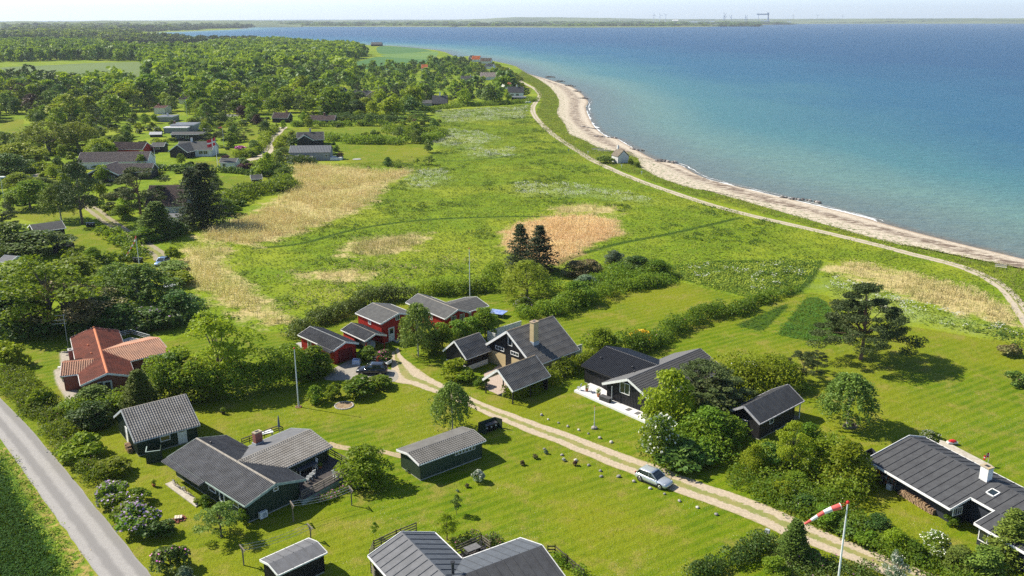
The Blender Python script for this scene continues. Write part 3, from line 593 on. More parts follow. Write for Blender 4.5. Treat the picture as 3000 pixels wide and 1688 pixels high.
def proto(kind, i):
    """crown and trunk meshes of one kind, a few variants each, built once"""
    key = (kind, i)
    if key in PROTO: return PROTO[key]
    s = hash_(kind) + i * 17
    if kind == 'broad': v, C, l = broad(s, 5200, .024); tr = limbs(l, .16, .022, 9, s); mt_ = BARK
    elif kind == 'bushy': v, C, l = broad(s, 4200, .030, 30, low=.02, spread=.35, lob=(.15, .23)); tr = limbs(l, .08, .020, 9, s); mt_ = BARK
    elif kind == 'far': v, C, l = broad(s, 1300, .046, 24, low=.05, spread=.33, lob=(.14, .23)); tr = limbs(l, .12, .020, 2, s); mt_ = BARK
    elif kind == 'farpine': v, C, l = pinecrown(s, 1500, .034, 30, .28, .36, .6); tr = limbs(l, .3, .018, 4, s); mt_ = BARKP
    elif kind == 'open': v, C, l = broad(s, 5200, .017, 44, low=.22, spread=.40, lob=(.07, .12)); tr = limbs(l, .20, .024, 16, s); mt_ = BARK
    elif kind == 'birch': v, C, l = strands(s, 8500, .021, .20, .33, 280); tr = limbs(l, .25, .018, 10, s); mt_ = BARKB
    elif kind == 'willow': v, C, l = strands(s, 7500, .018, .42, .36, 260); tr = limbs(l, .2, .028, 9, s); mt_ = BARK
    elif kind == 'pine': v, C, l = pinecrown(s, 11000, .016); tr = limbs(l, .30, .017, 14, s); mt_ = BARKP
    elif kind == 'bigpine': v, C, l = pinecrown(s, 30000, .0130, 100, .27, .50, .40, .50); tr = limbs(l, .3, .017, 26, s); mt_ = BARKP
    elif kind == 'spruce': v, C, l = conifer(s, 7500, .016, 24, .04, .26); mt_ = BARKP
    elif kind == 'raggedspruce': v, C, l = conifer(s, 6500, .015, 22, .10, .27, .25, .10, .6); mt_ = BARKP
    elif kind == 'shrub': v, C, l = shrubcrown(s); mt_ = BARK; tr = limbs(l, .05, .02, 5, s)
    elif kind == 'farshrub': v, C, l = shrubcrown(s, 500, .10, 12); mt_ = BARK; tr = limbs(l, .05, .02, 2, s)
    elif kind == 'sapling': v, C, l = broad(s, 900, .035, 12, low=.3, spread=.24, lob=(.10, .15)); tr = limbs(l, .3, .018, 5, s); mt_ = BARK
    if 'spruce' in kind:
        tr = MB(); tr.tube([(0, 0, -.01), (0, 0, .5), (0, 0, .97)], [.02, .012, .002], 7)
        for b in random.Random(s).sample(l, min(50, len(l))): tr.tube([(0, 0, b[3]), (b[0], b[1], b[2])], [.004, .001], 4)
    if kind not in ('shrub', 'farshrub'):
        r_ = np.quantile(np.hypot(v[:, 0], v[:, 1]), .985); k_ = np.array((.5 / r_, .5 / r_, 1 / v[:, 2].max())); v = v * k_; C = C * k_; tr.v = [tuple(np.array(q) * (k_ if abs(q[0]) + abs(q[1]) > .06 else (1, 1, k_[2]))) for q in tr.v]
    cm = npmesh('crown_' + kind, v, None, 4); cm.materials.append(L_MID)
    tm = bpy.data.meshes.new('trunk_' + kind); tm.from_pydata(tr.v, [], tr.f); tm.update(); tm.materials.append(mt_)
    PROTO[key] = (cm, tm, C); return PROTO[key]
def hash_(s): return sum((i + 3) * ord(c) for i, c in enumerate(s)) % 9973
NV = {'broad': 5, 'bushy': 4, 'far': 6, 'farpine': 4, 'shrub': 6, 'farshrub': 4, 'birch': 3, 'pine': 4, 'willow': 2, 'spruce': 3, 'raggedspruce': 2, 'open': 3, 'bigpine': 1, 'sapling': 2}
rt = random.Random(11)
def flowers_mesh(seed, C, n, size, hi=.35):
    rn = np.random.RandomState(seed); z = C[:, 2]; r = np.hypot(C[:, 0], C[:, 1]); m = (z > np.quantile(z, hi)) | (r > np.quantile(r, .85)); D = C[m]
    D = D[rn.randint(0, len(D), n)] * 1.03 + rn.randn(n, 3) * size * .4; return npmesh('blossom', leaves(D, nrm(rdir(rn, n) + np.array((0, 0, .6))), size, rn, .8), None, 4)
FL = {}
def plant(name, label, cat, kind, xy, h, wd, leaf=L_MID, group=None, z=0, flower=None, nfl=160, fs=.03, crown='crown', stem=True, var=None, rz=None, dp=None):
    i = rt.randrange(NV[kind]) if var is None else var; cm, tm, C = proto(kind, i)
    root = thing(name, label, cat, (xy[0], xy[1], z), rt.uniform(0, 6.28) if rz is None else rz, group)
    a = bpy.data.objects.new(crown, cm); link(a); a.parent = root; a.scale = (wd, (dp or wd) * rt.uniform(.92, 1.08), h)
    a.material_slots[0].link = 'OBJECT'; a.material_slots[0].material = leaf
    if stem: b = bpy.data.objects.new('trunk', tm); link(b); b.parent = root; b.scale = (wd * .9, wd * .9, h)
    if flower:
        key = (kind, i, nfl, fs, flower.name)
        if key not in FL: FL[key] = flowers_mesh(i + nfl, C, nfl, fs); FL[key].materials.append(flower)
        q = bpy.data.objects.new('blossoms', FL[key]); link(q); q.parent = root; q.scale = a.scale
    return root
TN = {'broad': 'broadleaf_tree', 'bushy': 'broadleaf_tree', 'open': 'open_crowned_tree', 'birch': 'birch_tree', 'willow': 'willow_tree', 'pine': 'pine_tree', 'bigpine': 'pine_tree',
      'spruce': 'spruce_tree', 'raggedspruce': 'spruce_tree', 'shrub': 'shrub', 'sapling': 'sapling'}
def T(label, kind, base, top, wpx, leaf=L_MID, name=None, cat='tree', z=0, hmax=None, **kw):
    """tree whose foot, top and width are read off the photo (source pixels)"""
    b = at(base, z); h = hgt(base, top, z); d = sqrt(b[0] ** 2 + b[1] ** 2 + CAMH ** 2); wd = wpx * d / FPX * 1.12
    return plant(name or TN[kind], label, cat, kind, b, h, wd, leaf, **kw)
def hedge(name, label, pts, wd, h, leaf=L_MID, dens=42, size=.12, flower=None, fden=3, fs=.09, seed=0, rag=.22, cat='hedge', group=None, lob=None, wild=.35):
    """a hedge as one thing: lobes heaped along a line; h may be one height or one per point"""
    rn = np.random.RandomState(seed + 77); P = np.array([at(p) for p in pts]); c = crm(P, .8) if len(P) > 1 else P
    s = np.r_[0, np.cumsum(np.hypot(*np.diff(c, axis=0).T))]; ln = s[-1]; hs = np.array(h if hasattr(h, '__len__') else [h] * len(P), float) * 1.12; ws = np.array(wd if hasattr(wd, '__len__') else [wd] * len(P), float) * 1.15
    lobes = []; lob = lob or .42; k = int(ln * ws.mean() / (lob * ws.mean()) ** 2 * 1.6) + 6
    org = P.mean(0); t0 = np.linspace(0, 1, len(P))
    for i in range(k):
        t = rn.rand() * ln; q = np.array((np.interp(t, s, c[:, 0]), np.interp(t, s, c[:, 1]))); j = min(len(c) - 1, int(np.searchsorted(s, t))); d = unit(c[min(j + 1, len(c) - 1)] - c[max(j - 1, 0)]); nn = np.array((-d[1], d[0]))
        W_ = np.interp(t / ln, t0, ws); H_ = np.interp(t / ln, t0, hs) * (1 + wild * .5 * rn.randn() * .6); r = W_ * lob * rn.uniform(.55, 1.1); off = rn.uniform(-1, 1) * max(0, W_ / 2 - r * .6)
        zz = rn.uniform(.15, 1) * max(.1, H_ - r * .8) * (1 - .35 * (2 * off / W_) ** 2); q = q + nn * off - org; lobes.append((q[0], q[1], zz, r, min(r, H_ * .5)))
    area = ln * (ws.mean() + 1.6 * hs.mean()); nl = int(min(area * dens, 26000)); v, C = lobes_crown(rn, lobes, nl, size, rag=rag * .7); v[:, 2] = np.maximum(v[:, 2], .01)
    root = thing(name, label, cat, (org[0], org[1], 0), 0, group); me = npmesh('foliage', v, None, 4); meshobj('foliage', me, leaf, root)
    if flower:
        nf = int(area * fden); m = C[:, 2] > np.quantile(C[:, 2], .35); D = C[m][rn.randint(0, m.sum(), nf)]; D = D + rn.randn(nf, 3) * .05 + np.array((0, 0, .05))
        fmz = npmesh('blossoms', leaves(D, nrm(rdir(rn, nf) + np.array((0, 0, .6))), fs, rn, .8), None, 4); meshobj('blossoms', fmz, flower, root)
    return root
# ---------------------------------------------------------------- meadow: tussocks, reeds, cow parsley (nobody could count them)
def tufts(rn, P, h, size, per=6, spread=.4, up=1.1, asp=.5):
    k = len(P) * per; B = np.repeat(P, per, 0) + rn.randn(k, 2) * spread; z = h * (.25 + .75 * rn.rand(k)) * (1 - .0 * B[:, 0])
    return leaves(np.c_[B, z], nrm(rdir(rn, k) * .8 + np.array((-.25, 0, up))), size, rn, asp)
def inpoly(poly, x, y): return sdf(poly, x, y) > 0
def scatter(rn, poly, n):
    lo, hi = poly.min(0), poly.max(0); out = []; k = 0
    while k < n:
        x = rn.uniform(lo[0], hi[0], n); y = rn.uniform(lo[1], hi[1], n); m = inpoly(poly, x, y); out.append(np.c_[x[m], y[m]]); k += m.sum()
        if len(out) > 60: break
    return np.concatenate(out)[:n]
def area(p): return abs(sum(p[i][0] * p[(i + 1) % len(p)][1] - p[(i + 1) % len(p)][0] * p[i][1] for i in range(len(p)))) / 2
def blades(rn, P, hgt_, wd, per=3, lean=.25, spread=.25):
    k = len(P) * per; B = np.repeat(P, per, 0) + rn.randn(k, 2) * spread; t = rn.rand(k) * pi; h = np.repeat(hgt_, per) * rn.uniform(.6, 1.15, k) if hasattr(hgt_, 'shape') else hgt_ * rn.uniform(.6, 1.15, k)
    dx, dy = np.cos(t) * wd / 2, np.sin(t) * wd / 2; lx = rn.randn(k) * lean * h + .12 * h; ly = rn.randn(k) * lean * h; z0 = np.zeros(k)
    return np.stack([np.c_[B[:, 0] - dx, B[:, 1] - dy, z0], np.c_[B[:, 0] + dx, B[:, 1] + dy, z0], np.c_[B[:, 0] + lx, B[:, 1] + ly, h]], 1).reshape(-1, 3)
rn = np.random.RandomState(9)
meadow_poly = W(F, [(420, 600), (560, 610), (700, 560), (740, 420), (1060, 400), (1100, 380), (1100, 280), (1340, 262), (1330, 290), (1400, 350), (1500, 412), (1600, 456), (1700, 492), (1900, 550), (2100, 597), (2300, 648), (2470, 700), (2560, 790), (2640, 900),
                       (2470, 845), (2300, 812), (2190, 790), (2100, 750), (2060, 662), (2000, 740), (1850, 742), (1700, 700), (1400, 680), (1260, 690), (1180, 730), (1000, 735), (880, 780), (760, 830), (640, 825), (520, 780), (450, 760)])
G_TUS = leafmat('tussock_green', (.235, .30, .024), (.150, .250, .016), (.20, .26, .025), .3, .8, .12)
G_DK = leafmat('tussock_dark', (0.080, 0.168, 0.016), (0.056, 0.128, 0.016), None, .25, .8, .3)
G_STR = leafmat('reed_straw', (.74, .60, .32), (.58, .46, .22), (.54, .48, .20), .25, .8, .15)
G_TAW = leafmat('reed_tawny', (.74, .54, .30), (.60, .42, .21), (.70, .56, .30), .25, .8, .12)
def noisy(P, s=.09, th=0):  # patchy selection
    v = np.sin(P[:, 0] * s * 1.3 + 1.3 * np.sin(P[:, 1] * s * .9)) + np.sin(P[:, 1] * s * 1.7 + 1.1 * np.sin(P[:, 0] * s * 2.1 + 2)); return v > th
Pm = scatter(rn, meadow_poly, 21000)
inr = multi(reed_polys + [orange_poly], Pm[:, 0], Pm[:, 1]); Pg = Pm[inr < -.5]; DT = np.concatenate(ditches)[::3]; Pg = Pg[np.array([np.min(np.hypot(DT[:, 0] - a, DT[:, 1] - b)) > 1.6 for a, b in Pg])]
def stuff(name, v, k, mat, label=None): return tag(meshobj(name, npmesh(name, v, None, k), mat), kind='stuff', label=label)
stuff('meadow_grass', tufts(rn, Pg, .28, .24, 6, .9, 1.3), 4, G_TUS)
cl = (rn.rand(len(Pg)) < .22) & noisy(Pg, .11, .35); stuff('meadow_tussocks', tufts(rn, Pg[cl], .55, .24, 14, .55, 1.0), 4, G_DK); stuff('ditch_grass', tufts(rn, DT, .6, .2, 12, .45, .8), 4, G_DK)
for i, p in enumerate(reed_polys):
    q = scatter(rn, p, int(area(p) * (2.2 if i != 5 else .55))); q = q[rn.rand(len(q)) < np.clip(.35 + sdf(p, q[:, 0], q[:, 1]) / 4, 0, 1)]; q = q[noisy(q, .12, -1.0) | (rn.rand(len(q)) < .35)]
    stuff('reeds', blades(rn, q, 1.6 if i < 2 else 1.2, .12, 3, .12, .3), 3, G_STR); stuff('reed_plumes', tufts(rn, q, 1.75 if i < 2 else 1.3, .15, 5, .3, .8, .35), 4, G_STR)
pz = W(F, [(600, 712), (760, 680), (960, 655), (1090, 640), (1200, 660), (1060, 710), (900, 740), (760, 805), (680, 782)]); q = scatter(rn, pz, int(area(pz) * .35)); q = q[noisy(q, .13, -.3)]; stuff('thin_reeds', tufts(rn, q, 1.0, .17, 9, .5, .8, .35), 4, G_STR)
q = scatter(rn, orange_poly, int(area(orange_poly) * 2.6)); q = q[rn.rand(len(q)) < np.clip(.25 + sdf(orange_poly, q[:, 0], q[:, 1]) / 5, 0, 1)]; stuff('reeds', blades(rn, q, 1.3, .11, 3, .12, .25), 3, G_TAW); stuff('reed_plumes', tufts(rn, q, 1.45, .14, 5, .3, .8, .35), 4, G_TAW)
Pf = np.concatenate([scatter(rn, p, int(area(p) * (.16 if i == 5 else .42))) for i, p in enumerate(flower_polys)]); Pf = Pf[noisy(Pf, .3, -.6)]
k = len(Pf) * 9; B = np.repeat(Pf, 9, 0) + rn.randn(k, 2) * .35; z = rn.uniform(.45, .95, k)
stuff('cow_parsley', leaves(np.c_[B, z], nrm(rdir(rn, k) * .4 + np.array((0, 0, 1))), .13, rn, .9), 4, F_WHI)
for p in tall_polys:
    q = scatter(rn, p, int(area(p) * 2.5)); stuff('tall_grass', tufts(rn, q, .28, .17, 4, .4, 1.2), 4, G_DK if p is not tall_polys[2] else G_TUS)
# long grass and weeds along the road verge, dune grass above the beach
vq = scatter(rn, verge_poly, 9000); dv = sdf(crop_poly, vq[:, 0], vq[:, 1]); vs = vq[(dv < -2.0) & (dv > -4.2)]; vw = vq[(dv < .1) & (dv > -1.6)]
stuff('dry_grass', tufts(rn, vs, .18, .10, 8, .3, 1.2, .3), 4, G_STR); stuff('weeds', tufts(rn, vw, .5, .12, 14, .3, .8), 4, G_TUS)
cq = scatter(rn, crop_poly[(crop_poly[:, 0] > -80)], 9000); cq = cq[(cq[:, 1] > 66) & (sdf(crop_poly, cq[:, 0], cq[:, 1]) > .1)]; G_CRP = leafmat('crop_green', (.050, .130, .008), (.034, .095, .006), None, .2, .8, .1); stuff('crop', tufts(rn, cq, .35, .16, 6, .3, .9, .3), 4, G_CRP)
dune = np.vstack([[at(p) for p in inner[1:-1]], [at(p) for p in [K7(520, 170), K7(470, 215), K7(620, 300), K7(690, 420), K7(640, 520), K7(720, 650), K7(900, 790), K7(1150, 940), K7(1500, 1060), K7(1900, 1210), F(2200, 612), F(2400, 662), F(2520, 718), F(2640, 850)]]])
dq = scatter(rn, dune, 15000); G_DUN = leafmat('dune_grass', (0.173, 0.262, 0.027), (0.300, 0.300, 0.075), None, .3, .8, .2); stuff('dune_grass', tufts(rn, dq, .3, .18, 6, .5, 1.1), 4, G_DUN)
# ================================================================ trees, shrubs and hedges of the gardens
hd = hedge
hd('rose_hedge', 'long rose hedge with small pink flowers along the asphalt road', [G1(40, 640), G1(180, 790), G1(330, 920), G1(470, 1060), G1(600, 1200), G2(640, 220), G2(760, 360), G2(900, 490), G2(1010, 590)], [4.2, 4.4, 4.4, 4.2, 4.0, 3.6, 3.4, 3.2, 3.0], [2.0, 2.1, 2.1, 2.0, 1.9, 1.8, 1.8, 1.8, 1.6], L_MID, 72, .125, F_PIN, .7, .07, 1)
T('fresh green rounded bush in the roadside rose hedge, level with the green shed', 'shrub', G1(790, 1430), G1(800, 1165), 125, L_BRI, cat='bush')
T('fresh green bush in the roadside hedge, left of the small potted plant on the lawn', 'shrub', G2(1080, 480), G2(1060, 290), 95, L_BRI, cat='bush')
T('small yellow-green maple bush in the hedge beside the gravel patio of the tiled house', 'shrub', G1(400, 960), G1(390, 715), 70, L_BRI, cat='bush')
T('large fresh green thorny bush at the left edge of the photo above the rose hedge', 'shrub', G1(70, 560), G1(60, 270), 95, L_BRI, cat='bush')
T('uppermost lilac bush of three, purple blossom over the road verge', 'shrub', G2(1060, 740), G2(1090, 510), 100, L_MID, cat='bush', flower=F_LIL, nfl=260, fs=.035, group='lilac bushes along the asphalt road')
T('middle lilac bush of three, thin blossom beside a bare patch', 'shrub', G2(1180, 870), G2(1190, 640), 104, L_MID, cat='bush', flower=F_LIL, nfl=200, fs=.033, group='lilac bushes along the asphalt road')
T('lowest lilac bush of three, densest purple blossom, nearest the brick heap', 'shrub', G2(1320, 1010), G2(1330, 730), 118, L_MID, cat='bush', flower=F_LIL, nfl=420, fs=.033, group='lilac bushes along the asphalt road')
T('plain green bush behind the upper lilac, without blossom', 'shrub', G2(1300, 760), G2(1290, 580), 75, L_MID, cat='bush')
T('low dark green bush at the lower end of the lilacs', 'shrub', G2(1480, 1075), G2(1480, 880), 92, L_DARK, cat='bush')
T('rose bush with magenta flowers alone at the bottom left corner of the lawn', 'shrub', G2(1620, 1400), G2(1590, 1120), 95, L_ROSE, cat='bush', flower=F_MAG, nfl=60, fs=.03)
T('pale small-leaved bush at the bottom edge beside the magenta rose bush', 'shrub', G2(1780, 1560), G2(1780, 1330), 62, L_GRY, cat='bush')
T('apple tree with a leaning trunk in front of the dark green house', 'open', G3(640, 1200), G3(640, 880), 120, L_BIR)
T('narrow climbing shrub at the near corner of the dark green house', 'shrub', G3(850, 1085), G3(850, 925), 34, L_MID, cat='bush')
T('dark fern-green bush beside the bicycles at the dark green house', 'shrub', G3(500, 910), G3(500, 790), 40, L_MID, cat='bush')
T('small light green bush at the end of the bicycle deck', 'shrub', G3(410, 890), G3(410, 830), 22, L_BRI, cat='bush')
T('rounded fresh green tree beside the raised deck of the dark green house', 'bushy', G3(2010, 700), G3(2040, 335), 150, L_BRI)
T('birch tree behind the far end of the long green shed', 'birch', G6(725, 880), G6(690, 285), 114, L_BIR)
for i, (b, t, w_, l) in enumerate([(G5(250, 1155), G5(250, 975), 56, 'leftmost of four dark green clipped bushes in a row on the lawn'), (G5(420, 1120), G5(425, 935), 52, 'second of four dark green clipped bushes in a row on the lawn'),
                                   (G5(650, 1085), G5(640, 905), 98, 'broad third of four dark green clipped bushes, in front of the dark car'), (G5(850, 1010), G5(850, 870), 76, 'rightmost of four dark green clipped bushes, behind it the dark car')]):
    T(l, 'shrub', b, t, w_, L_MID, cat='bush', group='clipped bushes in a row on the front lawn')
T('green bush between the red garage and the red carport', 'shrub', G5(745, 750), G5(745, 605), 72, L_MID, cat='bush')
T('pink-flowering rose bush behind the dark car', 'shrub', G5(890, 775), G5(890, 645), 52, L_ROSE, cat='bush', flower=F_PIN, nfl=120, fs=.045)
T('weeping birch standing in front of the red wooden house', 'birch', G5(1210, 720), G5(1150, 210), 108, L_BIR, cat='tree')
for i, (b, t, w_, l) in enumerate([(G5(1350, 695), G5(1360, 480), 70, 'lowest and leftmost of the pollarded trees between the red and black houses'), (G5(1440, 660), G5(1440, 395), 82, 'second pollarded tree from the left in front of the red house'),
                                   (G5(1590, 600), G5(1590, 375), 78, 'third pollarded tree from the left, under the red gable windows'), (G5(1720, 570), G5(1710, 345), 74, 'fourth pollarded tree, above the black garage roof'),
                                   (G5(1840, 530), G5(1850, 262), 84, 'rightmost pollarded tree, next to the blue trampoline')]):
    T(l, 'bushy', b, t, w_, L_MID, group='pollarded trees in front of the red house')
T('round bush by the black garage at the edge of the gravel track', 'shrub', G5(1545, 930), G5(1530, 725), 96, L_BRI, cat='bush')
T('smaller round bush just below the first, between garage and carport', 'shrub', G5(1650, 955), G5(1640, 800), 70, L_BRI, cat='bush')
T('single small bush at the left post of the black carport', 'shrub', G5(1800, 1005), G5(1800, 885), 46, L_MID, cat='bush')
hd('flowering_hedge', 'hedge with white flowers along the black carport, above the open lawn', [G5(2060, 1130), G5(2180, 1090), G5(2300, 1020), G5(2415, 980), H1(150, 560), H1(300, 500), H1(430, 430), H1(560, 370), H1(640, 320)], [2.4, 2.8, 2.8, 2.8, 2.6, 2.6, 2.4, 2.2, 2], [1.9, 2.2, 2.2, 2.2, 2.1, 2.0, 1.9, 1.8, 1.6], L_BRI, 75, .13, F_WHI, 1.0, .06, 3)
# tree belt between the tiled house and the front lawn
hd('shelter_belt', 'dense dark belt of clipped trees behind the tall white flagpole', [G1(1300, 900), G1(1560, 860), G1(1850, 880), G1(2150, 860), G1(2400, 790), G5(100, 950), G5(260, 900), G5(330, 880)], [3.5, 4, 4, 4, 4, 3.6, 3.2, 2.2], [3.2, 5.0, 5.4, 5.4, 5.2, 5.0, 4.6, 3.6], L_MID, 50, .17, None, seed=4)
T('fresh green larch in front of the brick gable of the tiled house', 'spruce', G1(1340, 1000), G1(1420, 590), 110, L_LAR, name='larch_tree')
T('olive yew-like tree between the tiled house and the green shed', 'bushy', G1(880, 960), G1(850, 745), 105, L_LAR)
T('dark green bush left of the green shed', 'bushy', G1(900, 1120), G1(900, 890), 110, L_DARK)
T('yellow-green bush beside the rose hedge below the gravel patio', 'shrub', G1(640, 1010), G1(620, 880), 70, L_MID, cat='bush')
T('big airy willow between the tiled house and the reed bed', 'open', G1(2080, 760), G1(2080, 50), 240, L_BRI)
T('rounded garden tree just left of the shelter belt, below the tiled wing', 'bushy', G1(1650, 830), G1(1650, 420), 150, L_MID)
T('fresh green tree over the middle of the shelter belt', 'bushy', G1(1860, 860), G1(1850, 480), 140, L_BRI)
T('green tree of the shelter belt nearest the white flagpole', 'bushy', G5(0, 890), G5(10, 600), 110, L_MID)
T('green tree in front of the red garage wall', 'bushy', G5(230, 900), G5(220, 625), 110, L_MID)
T('small olive tree at the garage end of the shelter belt', 'bushy', G5(330, 890), G5(350, 690), 60, L_MID)
# left thicket behind the tiled house
for k_, b, t, w_, lf, l in [
    ('open', K5(560, 1130), K5(420, 340), 300, L_BRI, 'broad layered fresh green tree in the thicket behind the tiled house'),
    ('open', K5(780, 1160), K5(640, 630), 235, L_BRO, 'bronze-leaved tree with visible pale branches behind the tiled house'),
    ('birch', K5(1500, 960), K5(1480, 440), 190, L_BIR, 'silver birch over the grey shed beside the striped pennant pole'),
    ('birch', K5(1270, 900), K5(1280, 430), 120, L_BIR, 'slender birch left of the grey shed'),
    ('bushy', K5(1880, 1050), K5(1850, 740), 140, L_DARK, 'dark rounded tree at the edge of the reed bed by the round tub'),
    ('bushy', K5(1300, 1130), K5(1300, 850), 150, L_DARK, 'dark shaded tree below the birches'),
    ('bushy', K5(1600, 1120), K5(1600, 900), 140, L_DARK, 'dark tree with hanging lilac blossom, right of the shaded trees'),
    ('bushy', K5(1080, 1130), K5(1080, 800), 150, L_DARK, 'dark tree right of the bronze tree'),
    ('bushy', K5(130, 1180), K5(150, 720), 150, L_DARK, 'dark green tree in the thicket at the left edge'),
    ('bushy', K5(330, 1200), K5(320, 800), 120, L_MID, 'light green spring tree in the shade of the bronze tree'),
    ('bushy', K5(-60, 1100), K5(-50, 560), 150, L_DARK, 'dark tree cut by the left edge of the photo'),
    ('bushy', K5(380, 330), K5(380, 90), 170, L_ROSE, 'grey-green whitebeam tree beside the dark garden cabin'),
    ('bushy', K5(120, 330), K5(100, 0), 130, L_BIR, 'olive willow tree left of the whitebeam'),
    ('bushy', K5(250, 700), K5(260, 400), 170, L_BRI, 'fresh green tree below the whitebeam'),
    ('bushy', K5(830, 700), K5(800, 380), 200, L_BRI, 'fresh green tree next to the hedge by the striped pennant'),
    ('broad', K5(980, 440), K5(960, 265), 52, L_MID, 'small round tree at the corner of the lawn by the pennant hedge'),
    ('shrub', K5(1850, 420), K5(1840, 225), 44, L_BRI, 'single fresh bush on the grass beside the blue car'),
    ('shrub', K5(1850, 500), K5(1870, 400), 95, L_BIR, 'silvery round bush right behind the blue car'),
    ('shrub', K5(1850, 670), K5(1850, 490), 105, L_BRI, 'clipped yellow-green bush below the blue car'),
    ('broad', K4(310, 900), K4(300, 610), 115, L_MID, 'round-crowned tree alone on the lawn near the left edge'),
    ('birch', K4(620, 1020), K4(620, 640), 95, L_LAR, 'light feathery larch beside the crooked pine', ),
    ('open', K4(835, 1060), K4(750, 400), 125, L_PINE, 'crooked tall pine with a bare trunk by the field track'),
    ('pine', K4(1420, 960), K4(1380, 475), 165, L_PINE, 'broad dark pine in front of the gabled house'),
    ('raggedspruce', K4(1970, 1090), K4(1940, 480), 112, L_SPR, 'left of two tall spruces standing close together by the reeds'),
    ('raggedspruce', K4(2110, 1070), K4(2040, 430), 118, L_SPR, 'right of two tall spruces standing close together by the reeds'),
    ('spruce', K4(1600, 1190), K4(1520, 830), 110, L_LAR, 'green young spruce beside the field track'),
    ('bushy', K4(1250, 1010), K4(1240, 860), 60, L_MID, 'small rounded tree on the track verge under the broad pine'),
    ('shrub', K4(1110, 950), K4(1110, 830), 50, L_MID, 'pale bush beside the field track, near the crooked pine'),
    ('bushy', K4(200, 480), K4(170, 230), 125, L_WIL, 'pale willow tree near the left edge, above the parking court'),
    ('bushy', K4(90, 560), K4(90, 340), 115, L_DARK, 'dark tree at the left edge beside the parking court'),
    ('bushy', K4(170, 700), K4(170, 540), 90, L_BRI, 'yellow-green bush tree behind the lamp post'),
    ('willow', K4(500, 330), K4(450, 10), 150, L_WIL, 'left of two great yellow-green weeping willows'),
    ('willow', K4(790, 290), K4(800, 15), 110, L_WIL, 'right of two great yellow-green weeping willows'),
    ('bushy', K4(1030, 370), K4(1040, 190), 78, L_BRI, 'light green tree between the willows and the red cottage'),
    ('bushy', K4(540, 600), K4(540, 470), 36, L_BRI, 'clipped round yellow-green tree by the parking court'),
    ('bushy', K4(450, 700), K4(460, 580), 60, L_BIR, 'small grey-green tree on the lawn under the parking court'),
    ('pine', K4(40, 1130), K4(50, 850), 80, L_PINE, 'dark pine at the left edge beside the lamp post'),
    ('bushy', K4(1800, 1160), K4(1790, 1030), 50, L_DARK, 'dark bush beside the small white shed'),
    ('bushy', K4(1500, 1230), K4(1480, 1080), 75, L_MID, 'bush hugging the foot of the young spruce'),
    ('bushy', K4(2180, 700), K4(2170, 540), 40, L_BIR, 'small willow tree in the garden behind the two spruces'),
    ('bushy', K4(2280, 960), K4(2270, 800), 70, L_MID, 'green bush tree between the spruces and the reeds'),
    ('pine', K4(2180, 270), K4(2150, 60), 75, L_PINE, 'dark pine beside the flat-roofed black house'),
    ('bushy', K6(1090, 590), K6(1070, 520), 46, L_BIR, 'grey-green bush at the left end of the grey metal-roofed house'),
    ('bushy', K6(870, 340), K6(870, 242), 30, L_PUR, 'purple-leaved tree behind the lawn by the garden track'),
    ('shrub', K6(600, 640), K6(590, 580), 42, L_PUR, 'purple bush behind the white garden house'),
    ('shrub', K6(770, 705), K6(770, 635), 42, L_PUR, 'purple bush right of the white garden house'),
    ('pine', K6(760, 470), K6(750, 350), 55, L_BIR, 'wind-bent little pine on the lawn by the garden track'),
    ('pine', K6(2180, 340), K6(2180, 210), 85, L_BIR, 'broad grey-brown pine on the edge of the meadow'),
    ('bushy', K6(1965, 680), K6(1965, 600), 26, L_DARK, 'small dark tree on the edge of the sunlit lawn by the reeds'),
    ('sapling', K6(2215, 670), K6(2215, 610), 12, L_MID, 'thin young tree on the meadow edge'),
    ('pine', K6(2310, 670), K6(2310, 590), 36, L_BIR, 'low wind-bent bush at the meadow edge, right of the thin young tree'),
    ('shrub', K6(1800, 695), K6(1800, 665), 18, L_MID, 'low bush at the reed edge of the sunlit lawn'),
    ('shrub', K6(2060, 690), K6(2060, 655), 24, L_MID, 'rounded low bush under the small dark tree'),
    ('broad', K6(1570, 620), K6(1570, 560), 24, L_BRO, 'small reddish tree at the terrace of the grey metal-roofed house'),
    ('broad', K6(420, 270), K6(420, 110), 48, L_WIL, 'yellow-green small tree among the distant gardens'),
    ('broad', K6(1980, 160), K6(1970, 60), 42, L_BRI, 'bright green rounded tree near the flagpole by the tiled gable'),
    ('broad', K6(1700, 250), K6(1695, 115), 60, L_DARK, 'dark green rounded tree in front of the tiled-gable house'),
    ('shrub', K6(730, 540), K6(735, 500), 26, L_ROSE, 'rhododendron covered in pink-purple flowers on the lawn by the garden track'),
    ]:
    kw = dict(flower=F_MAG, nfl=520, fs=.075) if 'rhododendron' in l else dict(flower=F_LIL, nfl=120, fs=.02) if 'hanging lilac' in l else {}
    T(l, k_, b, t, w_, lf, cat='bush' if k_ in ('shrub',) else 'tree', name='larch_tree' if 'larch' in l else None, **kw)
